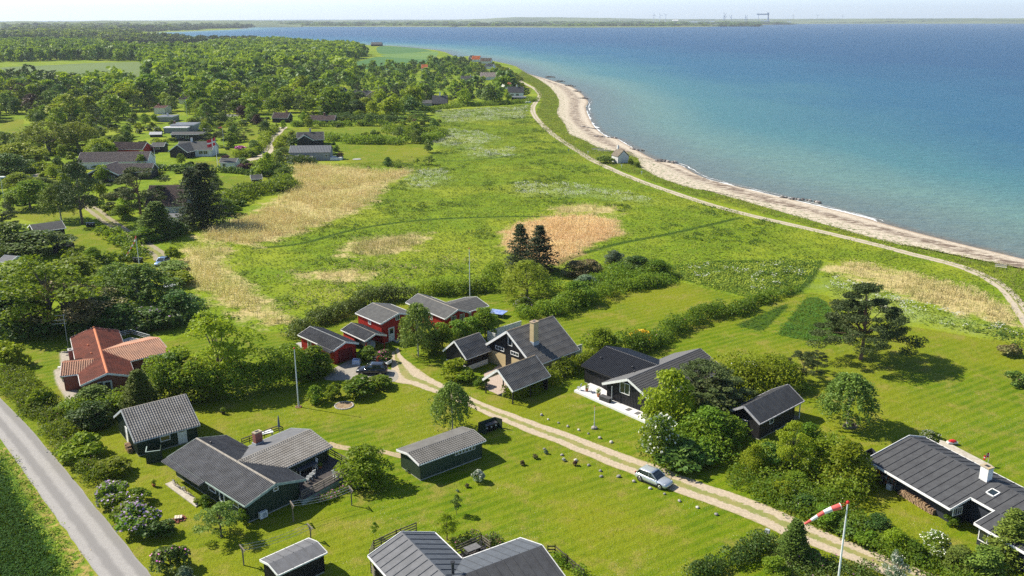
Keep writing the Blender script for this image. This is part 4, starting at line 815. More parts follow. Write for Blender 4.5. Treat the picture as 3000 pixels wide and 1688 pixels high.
# hedge line between the gardens and the meadow
hd('mixed_hedge', 'dark mixed hedge behind the red garage and red annex, along the meadow', [G5(0, 560), G5(150, 460), G5(300, 400), G5(480, 330), G5(640, 270), G5(800, 210), G5(960, 190), G5(1100, 190), G5(1200, 160)], [3, 3.5, 3.5, 4, 4, 4, 4, 4, 3], [1.8, 2.2, 2.4, 2.4, 2.6, 2.8, 2.8, 2.8, 2.4], L_ROSE, 50, .16, F_WHI, .12, .08, 6)
hd('mixed_hedge', 'green hedge behind the ridge of the red house, around the tall thin flagpole', [G5(1220, 140), G5(1400, 130), G5(1550, 125), G5(1700, 110), G5(1850, 80), H5(300, 790), H5(330, 700)], 4.2, [2.6, 2.8, 2.8, 3, 3.4, 3.8, 3.6], L_MID, 46, .17, None, seed=7)
T('twin spruce on the left, thin and one-sided, at the tawny reed patch', 'raggedspruce', H5(560, 600), H5(520, 180), 92, L_SPR)
T('twin spruce on the right, broader with a bent tip, at the tawny reed patch', 'raggedspruce', H5(740, 650), H5(700, 190), 118, L_SPR)
T('great yellow-green weeping willow in front of the twin spruces', 'willow', H5(620, 870), H5(560, 520), 150, L_WIL)
hd('scrub_thicket', 'wide thicket of rose and willow scrub, right of the weeping willow', [H5(860, 840), H5(1000, 840), H5(1150, 820), H5(1300, 790), H5(1450, 760), H5(1600, 720), H5(1760, 700), H5(1900, 670)], [6, 7, 8, 8, 8, 9, 9, 6], [2.8, 3.4, 3.2, 3, 3, 3.4, 3.4, 2.6], L_MID, 34, .19, F_MAG, .05, .1, 8)
T('brown-leaved rounded bush at the edge of the tawny reeds', 'bushy', H5(1090, 680), H5(1090, 525), 85, L_BRO, cat='bush')
T('second brown-leaved bush, behind the scrub thicket', 'bushy', H5(1220, 660), H5(1220, 510), 75, L_BRO, cat='bush')
T('silver-grey willow bush in the middle of the scrub thicket', 'bushy', H5(1180, 800), H5(1180, 660), 80, L_GRY, cat='bush')
T('grey dead-looking bush behind the scrub thicket', 'bushy', H5(1430, 560), H5(1430, 425), 55, L_GRY, cat='bush')
T('dark round bush at the right end of the scrub thicket', 'bushy', H5(1650, 640), H5(1600, 480), 110, L_DARK, cat='bush')
T('olive bush on the crest of the scrub thicket', 'bushy', H5(1850, 680), H5(1850, 520), 90, L_MID, cat='bush')
T('large olive bush in the hedge below the weeping willow', 'bushy', H5(1080, 930), H5(1060, 720), 105, L_MID, cat='bush')
T('purple-flowering lilac by the blue trampoline', 'bushy', H5(600, 1000), H5(570, 870), 60, L_MID, cat='bush', flower=F_LIL, nfl=140, fs=.03)
hd('mixed_hedge', 'hedge from the black gabled house up to the scrub thicket, shading the square lawn', [H5(600, 1060), H5(700, 1040), H5(840, 1040), H5(960, 990), H5(1100, 950), H5(1240, 900), H5(1400, 850), H5(1560, 800), H5(1720, 770), H5(1900, 730)], [3.5, 4, 4.5, 4.5, 4.5, 4, 4, 4, 4, 3], [2.2, 2.8, 3, 2.8, 2.8, 2.6, 2.4, 2.4, 2.4, 1.8], L_MID, 44, .17, None, seed=9)
hd('rose_hedge', 'hedge with yellow broom between the square lawn and the right lawn', [H5(1230, 1370), H5(1330, 1390), H5(1480, 1370), H5(1640, 1380), H5(1780, 1330), H5(1900, 1250), H5(2040, 1180), H5(2200, 1110), H5(2415, 1040), H6(130, 590), H6(280, 520), H6(430, 460), H6(560, 420), H6(640, 390)],
   [4, 4.4, 4, 3.6, 3.4, 3.4, 3.4, 3.4, 3.2, 3, 2.6, 2.4, 2, 1.5], [2.8, 3.0, 2.6, 2.3, 2.2, 2.3, 2.4, 2.4, 2.2, 2, 1.8, 1.5, 1.2, .9], L_MID, 46, .16, F_PIN, .08, .08, 10)
T('yellow broom in full flower in the hedge behind the white-decked house', 'shrub', H5(1700, 1330), H5(1700, 1140), 64, L_BRI, cat='bush', flower=F_YEL, nfl=1100, fs=.06)
T('second yellow broom just left of the first and lower', 'shrub', H5(1630, 1350), H5(1625, 1185), 46, L_BRI, cat='bush', flower=F_YEL, nfl=800, fs=.06)
T('fresh green tall bush at the left end of the hedge behind the white-decked house', 'bushy', H5(1310, 1390), H5(1310, 1150), 92, L_BRI, cat='bush')
T('spreading black pine standing alone on the right-hand lawn', 'bigpine', H6(1110, 930), H6(1140, 345), 245, L_PINE, rz=2.2)
T('brown-tipped bare bush on the far edge of the right-hand lawn', 'shrub', H6(2250, 900), H6(2250, 790), 58, L_BRO, cat='bush')
T('dark rose bush cut by the right edge of the photo', 'shrub', H6(2320, 1140), H6(2320, 1000), 62, L_ROSE, cat='bush', flower=F_PIN, nfl=20, fs=.04)
T('weeping silver birch between the black cabin and the big lawn', 'birch', H2(1740, 890), H2(1560, 335), 145, L_BIR, name='birch_tree')
# trees round the black cabin
for k_, b, t, w_, lf, l in [
    ('open', H2(960, 440), H2(900, 110), 110, L_BRI, 'fresh green airy tree behind the ridge of the black cabin'),
    ('bushy', H2(700, 470), H2(700, 220), 95, L_MID, 'hawthorn tree with white blossom, behind the black cabin'),
    ('pine', H2(1275, 410), H2(1200, 85), 100, L_PINE, 'gnarled small pine behind the black cabin'),
    ('pine', H2(1420, 330), H2(1430, 100), 62, L_PINE, 'smaller pine to the right of the gnarled pine'),
    ('bushy', H2(520, 520), H2(500, 270), 105, L_BRI, 'bright green tree between the white-decked house and the black cabin'),
    ('bushy', H2(800, 520), H2(800, 350), 110, L_MID, 'green tree close against the far roof of the black cabin'),
    ('bushy', H2(1100, 500), H2(1080, 330), 110, L_MID, 'green bush tree behind the right end of the black cabin'),
    ('pine', H2(220, 760), H2(60, 225), 210, L_PINE, 'big olive pine in front of the white-decked house'),
    ('pine', H2(420, 740), H2(470, 390), 170, L_PINE, 'second olive pine, leaning towards the black cabin'),
    ('bushy', H1(1330, 1000), H1(1320, 420), 150, L_BRI, 'tall fresh green tree hiding the gable of the white-decked house'),
    ('bushy', H1(1250, 1290), H1(1270, 860), 120, L_MID, 'hawthorn with heavy white blossom beside the gravel track'),
    ('bushy', H1(1700, 1150), H1(1680, 790), 150, L_MID, 'green tree with a grey trunk in front of the two pines'),
    ('shrub', H1(1450, 1335), H1(1430, 1060), 160, L_DARK, 'dark green rounded bush nearest the silver car'),
    ('shrub', H1(1170, 1220), H1(1180, 1000), 70, L_DARK, 'dark bush beside the grey letterbox'),
    ('bushy', H1(1130, 900), H1(1110, 700), 50, L_BRI, 'small light tree at the end of the white deck'),
    ('open', H2(1145, 1400), H2(1020, 850), 100, L_BRI, 'bare-stemmed leaning tree in front of the black cabin'),
    ('bushy', H2(1320, 1250), H2(1320, 870), 110, L_MID, 'green tree right of the leaning tree'),
    ('bushy', H3(230, 640), H3(210, 280), 135, L_BRI, 'bright green two-stemmed tree left of the roof with the white chimney'),
    ('bushy', H2(740, 1400), H2(720, 1090), 70, L_BRI, 'light green bush below the black cabin window'),
    ('shrub', H3(950, 250), H3(950, 165), 55, L_MID, 'white-flowering bush behind the ridge of the bottom right house'),
    ('shrub', H3(1150, 1010), H3(1150, 905), 40, L_MID, 'small bush at the inner corner of the bottom right house'),
    ('open', H3(640, 1560), H3(640, 1240), 62, L_GRY, 'elder with cream blossom at the bottom edge beside the gravel track'),
    ('spruce', H3(1650, 1300), H3(1720, 870), 110, L_LAR, 'young spruce leaning over the corner of the bottom right house'),
    ('spruce', H4(1480, 950), H4(1490, 485), 92, L_LAR, 'pointed young spruce between the windsock and the bottom hedge'),
    ]:
    kw = dict(flower=F_WHI, nfl=420, fs=.028) if ('hawthorn' in l or 'white-flowering' in l or 'elder' in l) else {}
    T(l, k_, b, t, w_, lf, cat='bush' if k_ == 'shrub' else 'tree', name='hawthorn_tree' if 'hawthorn' in l else None, **kw)
hd('boundary_hedge', 'wild hedge between the gravel track and the bottom right house', [H2(620, 1500), H4(900, 30), H4(1150, 100), H4(1350, 170), H4(1550, 260), H4(1750, 360), H4(1950, 460), H4(2150, 560), H4(2350, 690), H4(2520, 790), H3(1000, 1350), H3(1250, 1440), H3(1500, 1530), H3(1700, 1620)],
   [4, 5, 5.5, 6, 6, 5.5, 5, 4.5, 4.5, 4.5, 5, 6, 7, 7], [1.8, 2.0, 2.2, 2.3, 2.4, 2.2, 2.0, 1.9, 1.9, 1.9, 2, 2.1, 2.2, 2.2], L_MID, 62, .13, F_WHI, .5, .06, 12)
hd('garden_hedge', 'dark green hedge at the bottom edge, left of the pointed young spruce', [H4(300, 1180), H4(500, 1120), H4(700, 1040), H4(850, 950), H4(1000, 860), H4(1150, 800), H4(1300, 740)], 2.3, [1.4, 1.5, 1.5, 1.6, 1.7, 1.6, 1.3], L_DARK, 80, .11, None, seed=13)
hd('rose_thicket', 'rose bushes with pink flowers under the windsock pole', [H4(1300, 1080), H4(1500, 1080), H4(1700, 1110), H4(1900, 1090), H4(2100, 1090), H4(2350, 1140)], [3.5, 4, 4, 4, 3.5, 3], 1.3, L_ROSE, 72, .11, F_MAG, 1.0, .08, 14)
T('light green bush right of the bottom hedge, left of the rose thicket', 'shrub', H4(1260, 1140), H4(1270, 910), 80, L_MID, cat='bush')
T('tall rose bush beside the gravel track behind the pointed young spruce', 'shrub', H4(1720, 1000), H4(1720, 790), 55, L_ROSE, cat='bush', flower=F_PIN, nfl=60, fs=.04)
hd('flower_bed', 'pink rose bed behind the terrace of the bottom middle house', [G4(1640, 700), G4(1730, 665), G4(1830, 650), G4(1930, 680), G4(1960, 700)], 1.6, 1.0, L_ROSE, 80, .1, F_PIN, 3, .08, 15, cat='flower bed')
hd('garden_hedge', 'green hedge along the fence right of the bottom middle house', [G4(2390, 800), G4(2450, 850), G4(2520, 880), G4(2590, 940)], 1.4, 1.1, L_MID, 70, .1, None, seed=16)
hd('rhododendron_bed', 'flowering bed with magenta and pink blossom in front of the raised deck', [G3(1560, 880), G3(1640, 860), G3(1720, 810), G3(1790, 770), G3(1860, 740)], 1.0, .8, L_MID, 90, .1, F_MAG, 14, .07, 17, cat='flower bed')
hd('hosta_bed', 'leafy blue-green plants at the foot of the tree by the raised deck', [G3(1900, 750), G3(1960, 735), G3(2030, 715)], .9, .45, L_GRY, 70, .12, None, seed=18, cat='flower bed')
# young trees and little shrubs on the front lawn
for k_, b, t, w_, lf, l in [
    ('open', G4(1570, 650), G4(1570, 440), 66, L_BRI, 'taller young fruit tree beside the terrace of the bottom middle house'),
    ('sapling', G4(1643, 460), G4(1635, 305), 32, L_BIR, 'thin pear tree with yellowish tips, upper of the two young fruit trees'),
    ('sapling', G4(1028, 630), G4(1028, 510), 20, L_MID, 'small staked sapling above the roof of the bottom middle house'),
    ('shrub', G4(1805, 210), G4(1805, 100), 38, L_GRY, 'round white-flowering shrub alone on the front lawn'),
    ('shrub', G4(1722, 252), G4(1722, 220), 14, L_BRO, 'tiny brown dwarf conifer left below the white shrub'),
    ('shrub', G4(2138, 85), G4(2138, 45), 17, L_BRO, 'small brown-green dwarf conifer on the lawn'),
    ('shrub', G4(2235, 35), G4(2235, -2), 17, L_BRO, 'dwarf conifer nearest the gravel track'),
    ('shrub', G6(1860, 1155), G6(1860, 1095), 14, L_GRY, 'grey-blue little bush beside a boulder at the track'),
    ('shrub', G6(2080, 1245), G6(2080, 1200), 13, L_GRY, 'tiny white-flowering plant among the boulders'),
    ('shrub', G6(2215, 1300), G6(2215, 1235), 14, L_PUR, 'small red-leaved barberry beside a boulder'),
    ('shrub', G4(1648, 285), G4(1648, 262), 10, L_GRY, 'tiny pale plant on the lawn above the pear tree'),
    ('shrub', G6(190, 1380), G6(195, 1310), 16, L_GRY, 'leafy plant in the bed at the end of the long green shed')]:
    kw = dict(flower=F_WHI, nfl=700, fs=.05) if 'white-flowering' in l else {}
    T(l, k_, b, t, w_, lf, cat='tree' if k_ in ('open', 'sapling') else 'bush', **kw)
# coast: bushes by the hut
T('bush left of the white beach hut', 'shrub', K7(1230, 950), K7(1220, 870), 50, L_ROSE, cat='bush')
T('bush right of the white beach hut', 'shrub', K7(1440, 965), K7(1440, 905), 18, L_MID, cat='bush')
T('round grey-green bush on the sand right of the white beach hut', 'shrub', K7(1495, 985), K7(1495, 925), 22, L_BIR, cat='bush')
hd('undergrowth', 'dense undergrowth beneath the trees between the white deck and the gravel track', [H1(1130, 1190), H1(1280, 1270), H1(1430, 1280), H1(1600, 1230), H1(1760, 1110), H1(1880, 960)], [3, 6, 7, 7, 6, 4], [2.4, 3.4, 3.6, 3.6, 3.8, 3], L_MID, 34, .18, None, seed=20, cat='undergrowth')
hd('undergrowth', 'bright green thicket behind the black cabin', [H2(330, 520), H2(560, 540), H2(820, 500), H2(1080, 520), H2(1290, 500)], [5, 7, 7, 7, 4], [4, 4.6, 4.4, 4, 3.2], L_BRI, 32, .18, F_WHI, .2, .09, 21, cat='undergrowth')
hd('undergrowth', 'dense bushes between the black cabin and the wild boundary hedge', [H2(600, 1330), H2(820, 1380), H2(1050, 1400), H2(1300, 1350), H2(1530, 1300), H3(200, 700), H3(330, 800)], [5, 7, 8, 8, 7, 7, 4], [2.6, 3.2, 3.4, 3.6, 3.4, 3.2, 2.4], L_MID, 36, .17, F_WHI, .25, .08, 22, cat='undergrowth')
T('bright green tree between the leaning tree and the two-stemmed tree', 'bushy', H2(1500, 1350), H2(1520, 1040), 130, L_BRI)
T('leafy tree at the edge of the wild hedge, left of the windsock', 'bushy', H4(1500, 130), H4(1480, -60), 85, L_MID)
T('olive green tree filling the corner by the black cabin wall', 'bushy', H1(1860, 1060), H1(1850, 860), 95, L_MID)
T('dark evergreen bush against the trunk of the hawthorn', 'shrub', H1(1600, 1290), H1(1600, 1080), 120, L_DARK, cat='bush')
hd('undergrowth', 'mossy shrubs filling the gap between the tiled house and the green shed', [G1(700, 940), G1(850, 1010), G1(1000, 1060), G1(1120, 960), G1(1250, 900)], [3, 4, 4, 4, 3], [2, 2.4, 2.6, 2.4, 2.2], L_MID, 40, .16, None, seed=24, cat='undergrowth')
for k_, b, t, w_, lf, l in [
    ('bushy', H4(1330, 230), H4(1320, 40), 72, L_BRI, 'bright green bush tree in the wild hedge, nearest the two-stemmed tree'), ('bushy', H4(1600, 370), H4(1590, 200), 78, L_DARK, 'dark bush in the wild hedge behind the tip of the windsock'),
    ('bushy', H4(1880, 520), H4(1880, 330), 80, L_MID, 'green bush in the wild hedge behind the windsock'), ('shrub', H4(2130, 640), H4(2130, 470), 78, L_DARK, 'dark bush of the wild hedge right behind the windsock pole'),
    ('shrub', H4(2330, 770), H4(2340, 590), 74, L_MID, 'rounded green bush right of the windsock pole'), ('bushy', H4(2480, 640), H4(2480, 440), 82, L_DARK, 'dark bush of the wild hedge facing the firewood pile'),
    ('bushy', H3(1010, 1260), H3(1010, 1070), 78, L_MID, 'hawthorn bush heavy with white blossom below the firewood pile'), ('bushy', H3(1200, 1400), H3(1200, 1200), 90, L_LAR, 'olive larch bush at the bottom right beside the gravel track'),
    ('bushy', H3(1450, 1450), H3(1430, 1200), 100, L_LAR, 'spreading olive larch bush below the white corner window'), ('bushy', H3(650, 1240), H3(640, 1050), 80, L_BRI, 'fresh round bush in the hedge, above the cream-flowering elder'), ('shrub', H3(820, 1290), H3(810, 1130), 78, L_MID, 'middle round bush in the hedge beside the gravel track')]:
    T(l, k_, b, t, w_, lf, cat='bush', name='hawthorn_tree' if 'hawthorn' in l else None, **(dict(flower=F_WHI, nfl=420, fs=.028) if 'hawthorn' in l else {}))
T('broad olive-brown pine crown filling the space left of the black cabin', 'bushy', H2(330, 800), H2(330, 370), 165, L_PINE, name='pine_tree')
T('tall green tree against the left corner of the black cabin', 'bushy', H2(420, 1100), H2(400, 760), 120, L_MID)
T('deep green bush in front of the black cabin wall', 'bushy', H2(900, 1330), H2(900, 1090), 105, L_DARK, cat='bush')
# ================================================================ buildings
class Blk:
    """a gabled block measured from its roof: ridge ends a, b (pixels, height zr) and one eave point e (height ze)"""
    def __init__(s, a, b, e, zr, ze, oh=.35, oe=.4, we=None):
        A, B, E = np.array(at(a, zr)), np.array(at(b, zr)), np.array(at(e, ze)); s.zr, s.ze, s.oh, s.oe = zr, ze, oh, oe
        s.ang = atan2(*(B - A)[::-1]); s.X = unit(B - A); s.Y = np.array((-s.X[1], s.X[0])); s.L = dist(A, B); s.O = (A + B) / 2
        s.hw = we if we else abs(np.dot(E - A, s.Y)); s.setup()
    def setup(s):
        s.tanp = (s.zr - s.ze) / s.hw; s.sl = hypot(s.hw, s.zr - s.ze); s.wx = s.L / 2 - s.oh; s.wy = s.hw - s.oe; s.wz = s.ze + s.oe * s.tanp - .10
    @classmethod
    def fit(c, a, b, el, er, ze, oh=.35, oe=.4):       # both eave corners known: the ridge height follows
        L_, R_ = np.array(at(el, ze)), np.array(at(er, ze)); M = (L_ + R_) / 2
        zr = min(np.arange(ze + .3, ze + 6, .05), key=lambda z: dist(at(a, z), M)); s = c(a, b, el, zr, ze, oh, oe); s.hw = dist(L_, R_) / 2; s.setup(); return s
    @classmethod
    def raw(c, O, ang, L, hw, zr, ze, oh=.35, oe=.4):
        s = c.__new__(c); s.O = np.array(O[:2], float); s.ang = ang; s.X = np.array((cos(ang), sin(ang))); s.Y = np.array((-s.X[1], s.X[0])); s.L, s.hw, s.zr, s.ze, s.oh, s.oe = L, hw, zr, ze, oh, oe; s.setup(); return s
    def w(s, x, y, z): q = s.O + s.X * x + s.Y * y; return np.array((q[0], q[1], z))
    def l(s, P): d = np.array(P[:2]) - s.O; return (np.dot(d, s.X), np.dot(d, s.Y))
    def rz(s, y): return s.zr - abs(y) * s.tanp
    def roofhit(s, p):
        d = ray(p); c = np.array((0, 0, CAMH)); best = None
        for sg in (1, -1):
            n = np.array((s.Y[0] * sg * s.tanp, s.Y[1] * sg * s.tanp, 1)); p0 = s.w(0, 0, s.zr); t = np.dot(p0 - c, n) / np.dot(d, n); P = c + d * t; x, y = s.l(P)
            if y * sg >= -.05 and (best is None or t < best[0]): best = (t, P, sg)
        return best[1], best[2]
    def wallhit(s, p, side=None):
        d = ray(p); c = np.array((0, 0, CAMH)); best = None
        for nm, nv, off in (('A', -s.X, s.wx), ('B', s.X, s.wx), ('P', s.Y, s.wy), ('N', -s.Y, s.wy)):
            if side and nm != side: continue
            n = np.array((nv[0], nv[1], 0)); dn = np.dot(d, n)
            if dn >= -1e-4 and not side: continue
            P = c + d * (np.dot(s.w(0, 0, 0) + n * off - c, n) / dn); x, y = s.l(P); u = y if nm in 'AB' else x; lim = s.wy if nm in 'AB' else s.wx
            sc = max(0, abs(u) - lim)
            if best is None or sc < best[0]: best = (sc, nm, u, P[2])
        return best[1:]
    def face(s, nm):                                   # wall frame: origin, outward, along
        n = {'A': -s.X, 'B': s.X, 'P': s.Y, 'N': -s.Y}[nm]; o = s.wx if nm in 'AB' else s.wy; t = s.Y if nm in 'AB' else s.X
        return s.w(0, 0, 0) + np.array((*(n * o), 0)), np.array((*n, 0)), np.array((*t, 0))
def slab(mb, c0, ex, es, kind, th=.09):
    """roof slope: corner c0 at ridge, ex along the ridge, es down the slope; profile by kind"""
    ex, es = np.array(ex, float), np.array(es, float); n = unit(np.cross(ex, es)); 
    if n[2] < 0: n = -n
    L, H = np.linalg.norm(ex), np.linalg.norm(es); c0 = np.array(c0, float); mb.ob(c0 - n * th, ex, es, n * (th - .005))
    if kind in ('wave', 'tile'):
        pt = .26 if kind == 'wave' else .29; am = .055; k = max(2, int(L / pt)) * 6; us = np.linspace(0, 1, k + 1)
        rows = max(1, int(round(H / (1.1 if kind == 'wave' else .36)))); vs = []; fs = []
        pr = am * (np.sin(us * (k / 6) * 2 * pi)); 
        for r in range(rows):
            for t, lift in ((r / rows, 0.0), (min(1, (r + 1.02) / rows), .022 if kind == 'wave' else .04)):
                for u, q in zip(us, pr): vs.append(c0 + ex * u + es * t + n * (q + am + lift))
            b = r * 2 * (k + 1)
            for i in range(k): fs.append((b + i, b + i + 1, b + k + 2 + i, b + k + 1 + i))
        mb.add(vs, fs)
    elif kind == 'felt':
        mb.ob(c0, ex, es, n * .01); k = max(1, int(round(L / 1.0)))
        for i in range(k):
            p = c0 + ex * ((i + .5) / k) + es * .03 + n * .01; mb.ob(p, unit(ex) * .055, es * .95, n * .06)
    elif kind == 'shingle':
        rows = max(2, int(H / .28))
        for r in range(rows): mb.ob(c0 + es * (r / rows) + n * .002, ex, es / rows, n * (.012 + .012 * (r % 2)))
    elif kind == 'tin':
        mb.ob(c0, ex, es, n * .01); k = max(1, int(round(L / .55)))
        for i in range(1, k): mb.ob(c0 + ex * (i / k) + n * .01, unit(ex) * .04, es, n * .07)
    elif kind == 'thatch': mb.ob(c0 - n * .1, ex, es, n * .22)
class House:
    def __init__(s, name, label, cat, blk, group=None):
        s.b0 = blk; s.org = np.array((blk.O[0], blk.O[1], 0)); s.root = thing(name, label, cat, s.org, 0, group)
    def mb(s): return MB(s.org)
    def roof(s, b, kind, mat, ridge=None, trim=WHITE, th=.09, tw=.20, eavetrim=True, gables='AB', ext=(), cap=.22, lab=None, mat2=None, kind2=None, sides=(1, -1)):
        for i, sg in enumerate(sides):
            mb = s.mb(); c0 = b.w(-b.L / 2, 0, b.zr); ex = np.array((*(b.X * b.L), 0)); es = b.w(-b.L / 2, sg * b.hw, b.ze) - c0
            slab(mb, c0, ex, es, kind2 if (i and kind2) else kind, th)
            for (x0, x1, more, sd) in ext:              # part of a slope carried further down
                if sd == sg:
                    k = more / b.hw; slab(mb, b.w(x0, sg * b.hw, b.ze), np.array((*(b.X * (x1 - x0)), 0)), es * k, kind, th)
            o = mb.build('roof', mat2 if (i and mat2) else mat, s.root)
        if ridge is not None and cap:
            mb = s.mb(); mb.tube([b.w(-b.L / 2, 0, b.zr - .06), b.w(b.L / 2, 0, b.zr - .06)], cap, 10); mb.build('ridge_cap', ridge, s.root)
        if trim is not None:
            for g in gables:
                mb = s.mb(); x = -b.L / 2 - .02 if g == 'A' else b.L / 2 + .02
                for sg in sides: mb.beam(b.w(x, 0, b.zr + .03 - tw / 2), b.w(x, sg * (b.hw + .02), b.ze + .03 - tw / 2), .05, tw + .06)
                mb.build('bargeboard', trim, s.root)
            if eavetrim:
                for sg in sides:
                    mb = s.mb(); mb.beam(b.w(-b.L / 2, sg * (b.hw + .05), b.ze - .05), b.w(b.L / 2, sg * (b.hw + .05), b.ze - .05), .10, .13); mb.build('gutter', trim, s.root)
        return s
    def walls(s, b, mat, batten=.22, base=CONCRETE, gabmat=None, plinth=.25, sides='ABPN', ztop=None):
        mb = s.mb(); wx, wy, wz = b.wx, b.wy, b.wz; zr = b.zr - .12; z0 = plinth * .6 if base else 0
        for sg, nm in ((-1, 'A'), (1, 'B')):
            if nm in sides: 
                t = .12 * -sg; vs = [b.w(sg * wx, -wy, z0), b.w(sg * wx, wy, z0), b.w(sg * wx, wy, wz), b.w(sg * wx, 0, zr), b.w(sg * wx, -wy, wz)]; vs += [b.w(sg * wx + t, *((q[0], q[1])) ) for q in ((-wy, z0), (wy, z0), (wy, wz), (0, zr), (-wy, wz))]
                fs = [(0, 1, 2, 3, 4), (9, 8, 7, 6, 5)] + [(i, i + 5, (i + 1) % 5 + 5, (i + 1) % 5) for i in range(5)]; mb.add(vs, fs)
                if batten:
                    k = int(2 * wy / batten)
                    for i in range(k + 1):
                        y = -wy + 2 * wy * i / k; h = b.rz(y) - .16; mb.ob(b.w(sg * wx, y - .03, z0), np.array((*(b.X * sg * .03), 0)), np.array((*(b.Y * .06), 0)), (0, 0, h - z0))
        for sg, nm in ((1, 'P'), (-1, 'N')):
            if nm in sides:
                mb.ob(b.w(-wx, sg * wy, z0), np.array((*(b.X * 2 * wx), 0)), np.array((*(b.Y * -sg * .12), 0)), (0, 0, wz - z0))
                if batten:
                    k = int(2 * wx / batten)
                    for i in range(k + 1): mb.ob(b.w(-wx + 2 * wx * i / k - .03, sg * wy, z0), np.array((*(b.X * .06), 0)), np.array((*(b.Y * sg * .03), 0)), (0, 0, wz - z0))
        mb.build('wall', mat, s.root)
        if base: m2 = s.mb(); m2.ob(b.w(-wx + .03, -wy + .03, -.1), np.array((*(b.X * (2 * wx - .06)), 0)), np.array((*(b.Y * (2 * wy - .06)), 0)), (0, 0, z0 + .1)); m2.build('plinth', base, s.root)
        return s
    def win(s, b, p, w_, h, mul=0, side=None, frame=WHITE, fw=.08, sill=True, z=None):
        nm, u, zc = b.wallhit(p, side); zc = z if z is not None else zc; o, n, t = b.face(nm); c = o + t * u + np.array((0, 0, zc)); up = np.array((0, 0, 1.))
        mb = s.mb(); q = c - t * w_ / 2 - up * h / 2 + n * .0
        for a_, d1, d2 in ((q, t * w_, up * fw), (q + up * (h - fw), t * w_, up * fw), (q + up * fw, t * fw, up * (h - 2 * fw)), (q + t * (w_ - fw) + up * fw, t * fw, up * (h - 2 * fw))): mb.ob(a_, d1, d2, n * .09)
        for i in range(mul): mb.ob(q + t * (w_ * (i + 1) / (mul + 1) - .025) + up * fw, t * .05, up * (h - 2 * fw), n * .08)
        f = mb.build('window', frame, s.root); m2 = s.mb(); m2.ob(q + t * fw + up * fw + n * .01, t * (w_ - 2 * fw), up * (h - 2 * fw), n * .035); m2.build('pane', GLASS, f); return f
    def door(s, b, p, w_=.9, h=2.0, mat=WHITE, glass=.4, side=None, z0=.2, name='door', split=0):
        nm, u, zc = b.wallhit(p, side); o, n, t = b.face(nm); up = np.array((0, 0, 1.)); c = o + t * u + up * z0
        mb = s.mb(); mb.ob(c - t * w_ / 2, t * w_, up * h, n * .06)
        for sg in (-1, 1): mb.ob(c + t * (sg * (w_ / 2 + .03) - .04), t * .08, up * (h + .06), n * .09)
        mb.ob(c - t * w_ / 2 + up * h, t * w_, up * .07, n * .09)
        for i in range(1, split): mb.ob(c - t * w_ / 2 + up * (h * i / split - .01), t * w_, up * .02, n * .075)
        f = mb.build(name, mat, s.root)
        if glass: m2 = s.mb(); m2.ob(c - t * (w_ / 2 - .14) + up * h * (1 - glass), t * (w_ - .28), up * (h * glass - .15), n * .075); m2.build('pane', GLASS, f)
        m3 = s.mb(); m3.ob(c + t * (w_ / 2 - .12) + up * 1.0, t * .03, up * .12, n * .12); m3.build('handle', DKMETAL, f); return f
    def chimney(s, b, p, top=None, w_=.7, d=.55, mat=BRICKRED, capmat=CONCRETE, h=1.2, over=.08, flue=True, flash=None):
        P, sg = b.roofhit(p); x, y = b.l(P); z1 = P[2] + h
        if top is not None: z1 = hgt(proj((P[0], P[1], 0)), top) 
        mb = s.mb(); mb.ob(b.w(x - w_ / 2, y - d / 2, P[2] - .8), np.array((*(b.X * w_), 0)), np.array((*(b.Y * d), 0)), (0, 0, z1 - P[2] + .8)); f = mb.build('chimney', mat, s.root)
        m2 = s.mb(); m2.ob(b.w(x - w_ / 2 - over, y - d / 2 - over, z1), np.array((*(b.X * (w_ + 2 * over)), 0)), np.array((*(b.Y * (d + 2 * over)), 0)), (0, 0, .12))
        m2.build('chimney_cap', capmat, f)
        if flue: m3 = s.mb(); m3.ob(b.w(x - w_ / 4, y - d / 4, z1 + .12), np.array((*(b.X * w_ / 2), 0)), np.array((*(b.Y * d / 2), 0)), (0, 0, .03)); m3.build('flue', DKMETAL, f)
        if flash: 
            m4 = s.mb(); m4.ob(b.w(x - w_ / 2 - .08, y - d / 2 - .08, P[2] - .5), np.array((*(b.X * (w_ + .16)), 0)), np.array((*(b.Y * (d + .16)), 0)), (0, 0, .8)); m4.build('flashing', flash, f)
        return f
    def vent(s, b, p, r=.07, h=.35, mat=DKMETAL, name='vent_pipe'):
        P, sg = b.roofhit(p); mb = s.mb(); mb.tube([P - (0, 0, .1), P + (0, 0, h)], r, 8); mb.ball(P + (0, 0, h), r * 1.7, 8, 5, (1, 1, .5)); return mb.build(name, mat, s.root)
    def skylight(s, b, p, w_, h):
        P, sg = b.roofhit(p); es = unit(b.w(0, sg * b.hw, b.ze) - b.w(0, 0, b.zr)); ex = np.array((*b.X, 0)); n = unit(np.cross(ex, es)); n = n if n[2] > 0 else -n
        c = P - ex * w_ / 2 - es * h / 2; mb = s.mb()
        for o, a, q in ((c, ex * w_, es * .1), (c + es * (h - .1), ex * w_, es * .1), (c, ex * .1, es * h), (c + ex * (w_ - .1), ex * .1, es * h)): mb.ob(o, a, q, n * .13)
        f = mb.build('skylight', WHITE, s.root); m2 = s.mb(); m2.ob(c + ex * .1 + es * .1, ex * (w_ - .2), es * (h - .2), n * .09); m2.build('pane', GLASS, f)
    def post(s, x, y, z1, b, mat=WHITE, w_=.12, name='post', z0=0): mb = s.mb(); mb.ob(b.w(x - w_ / 2, y - w_ / 2, z0), (*(b.X * w_), 0), (*(b.Y * w_), 0), (0, 0, z1 - z0)); return mb.build(name, mat, s.root)
DIAG = []
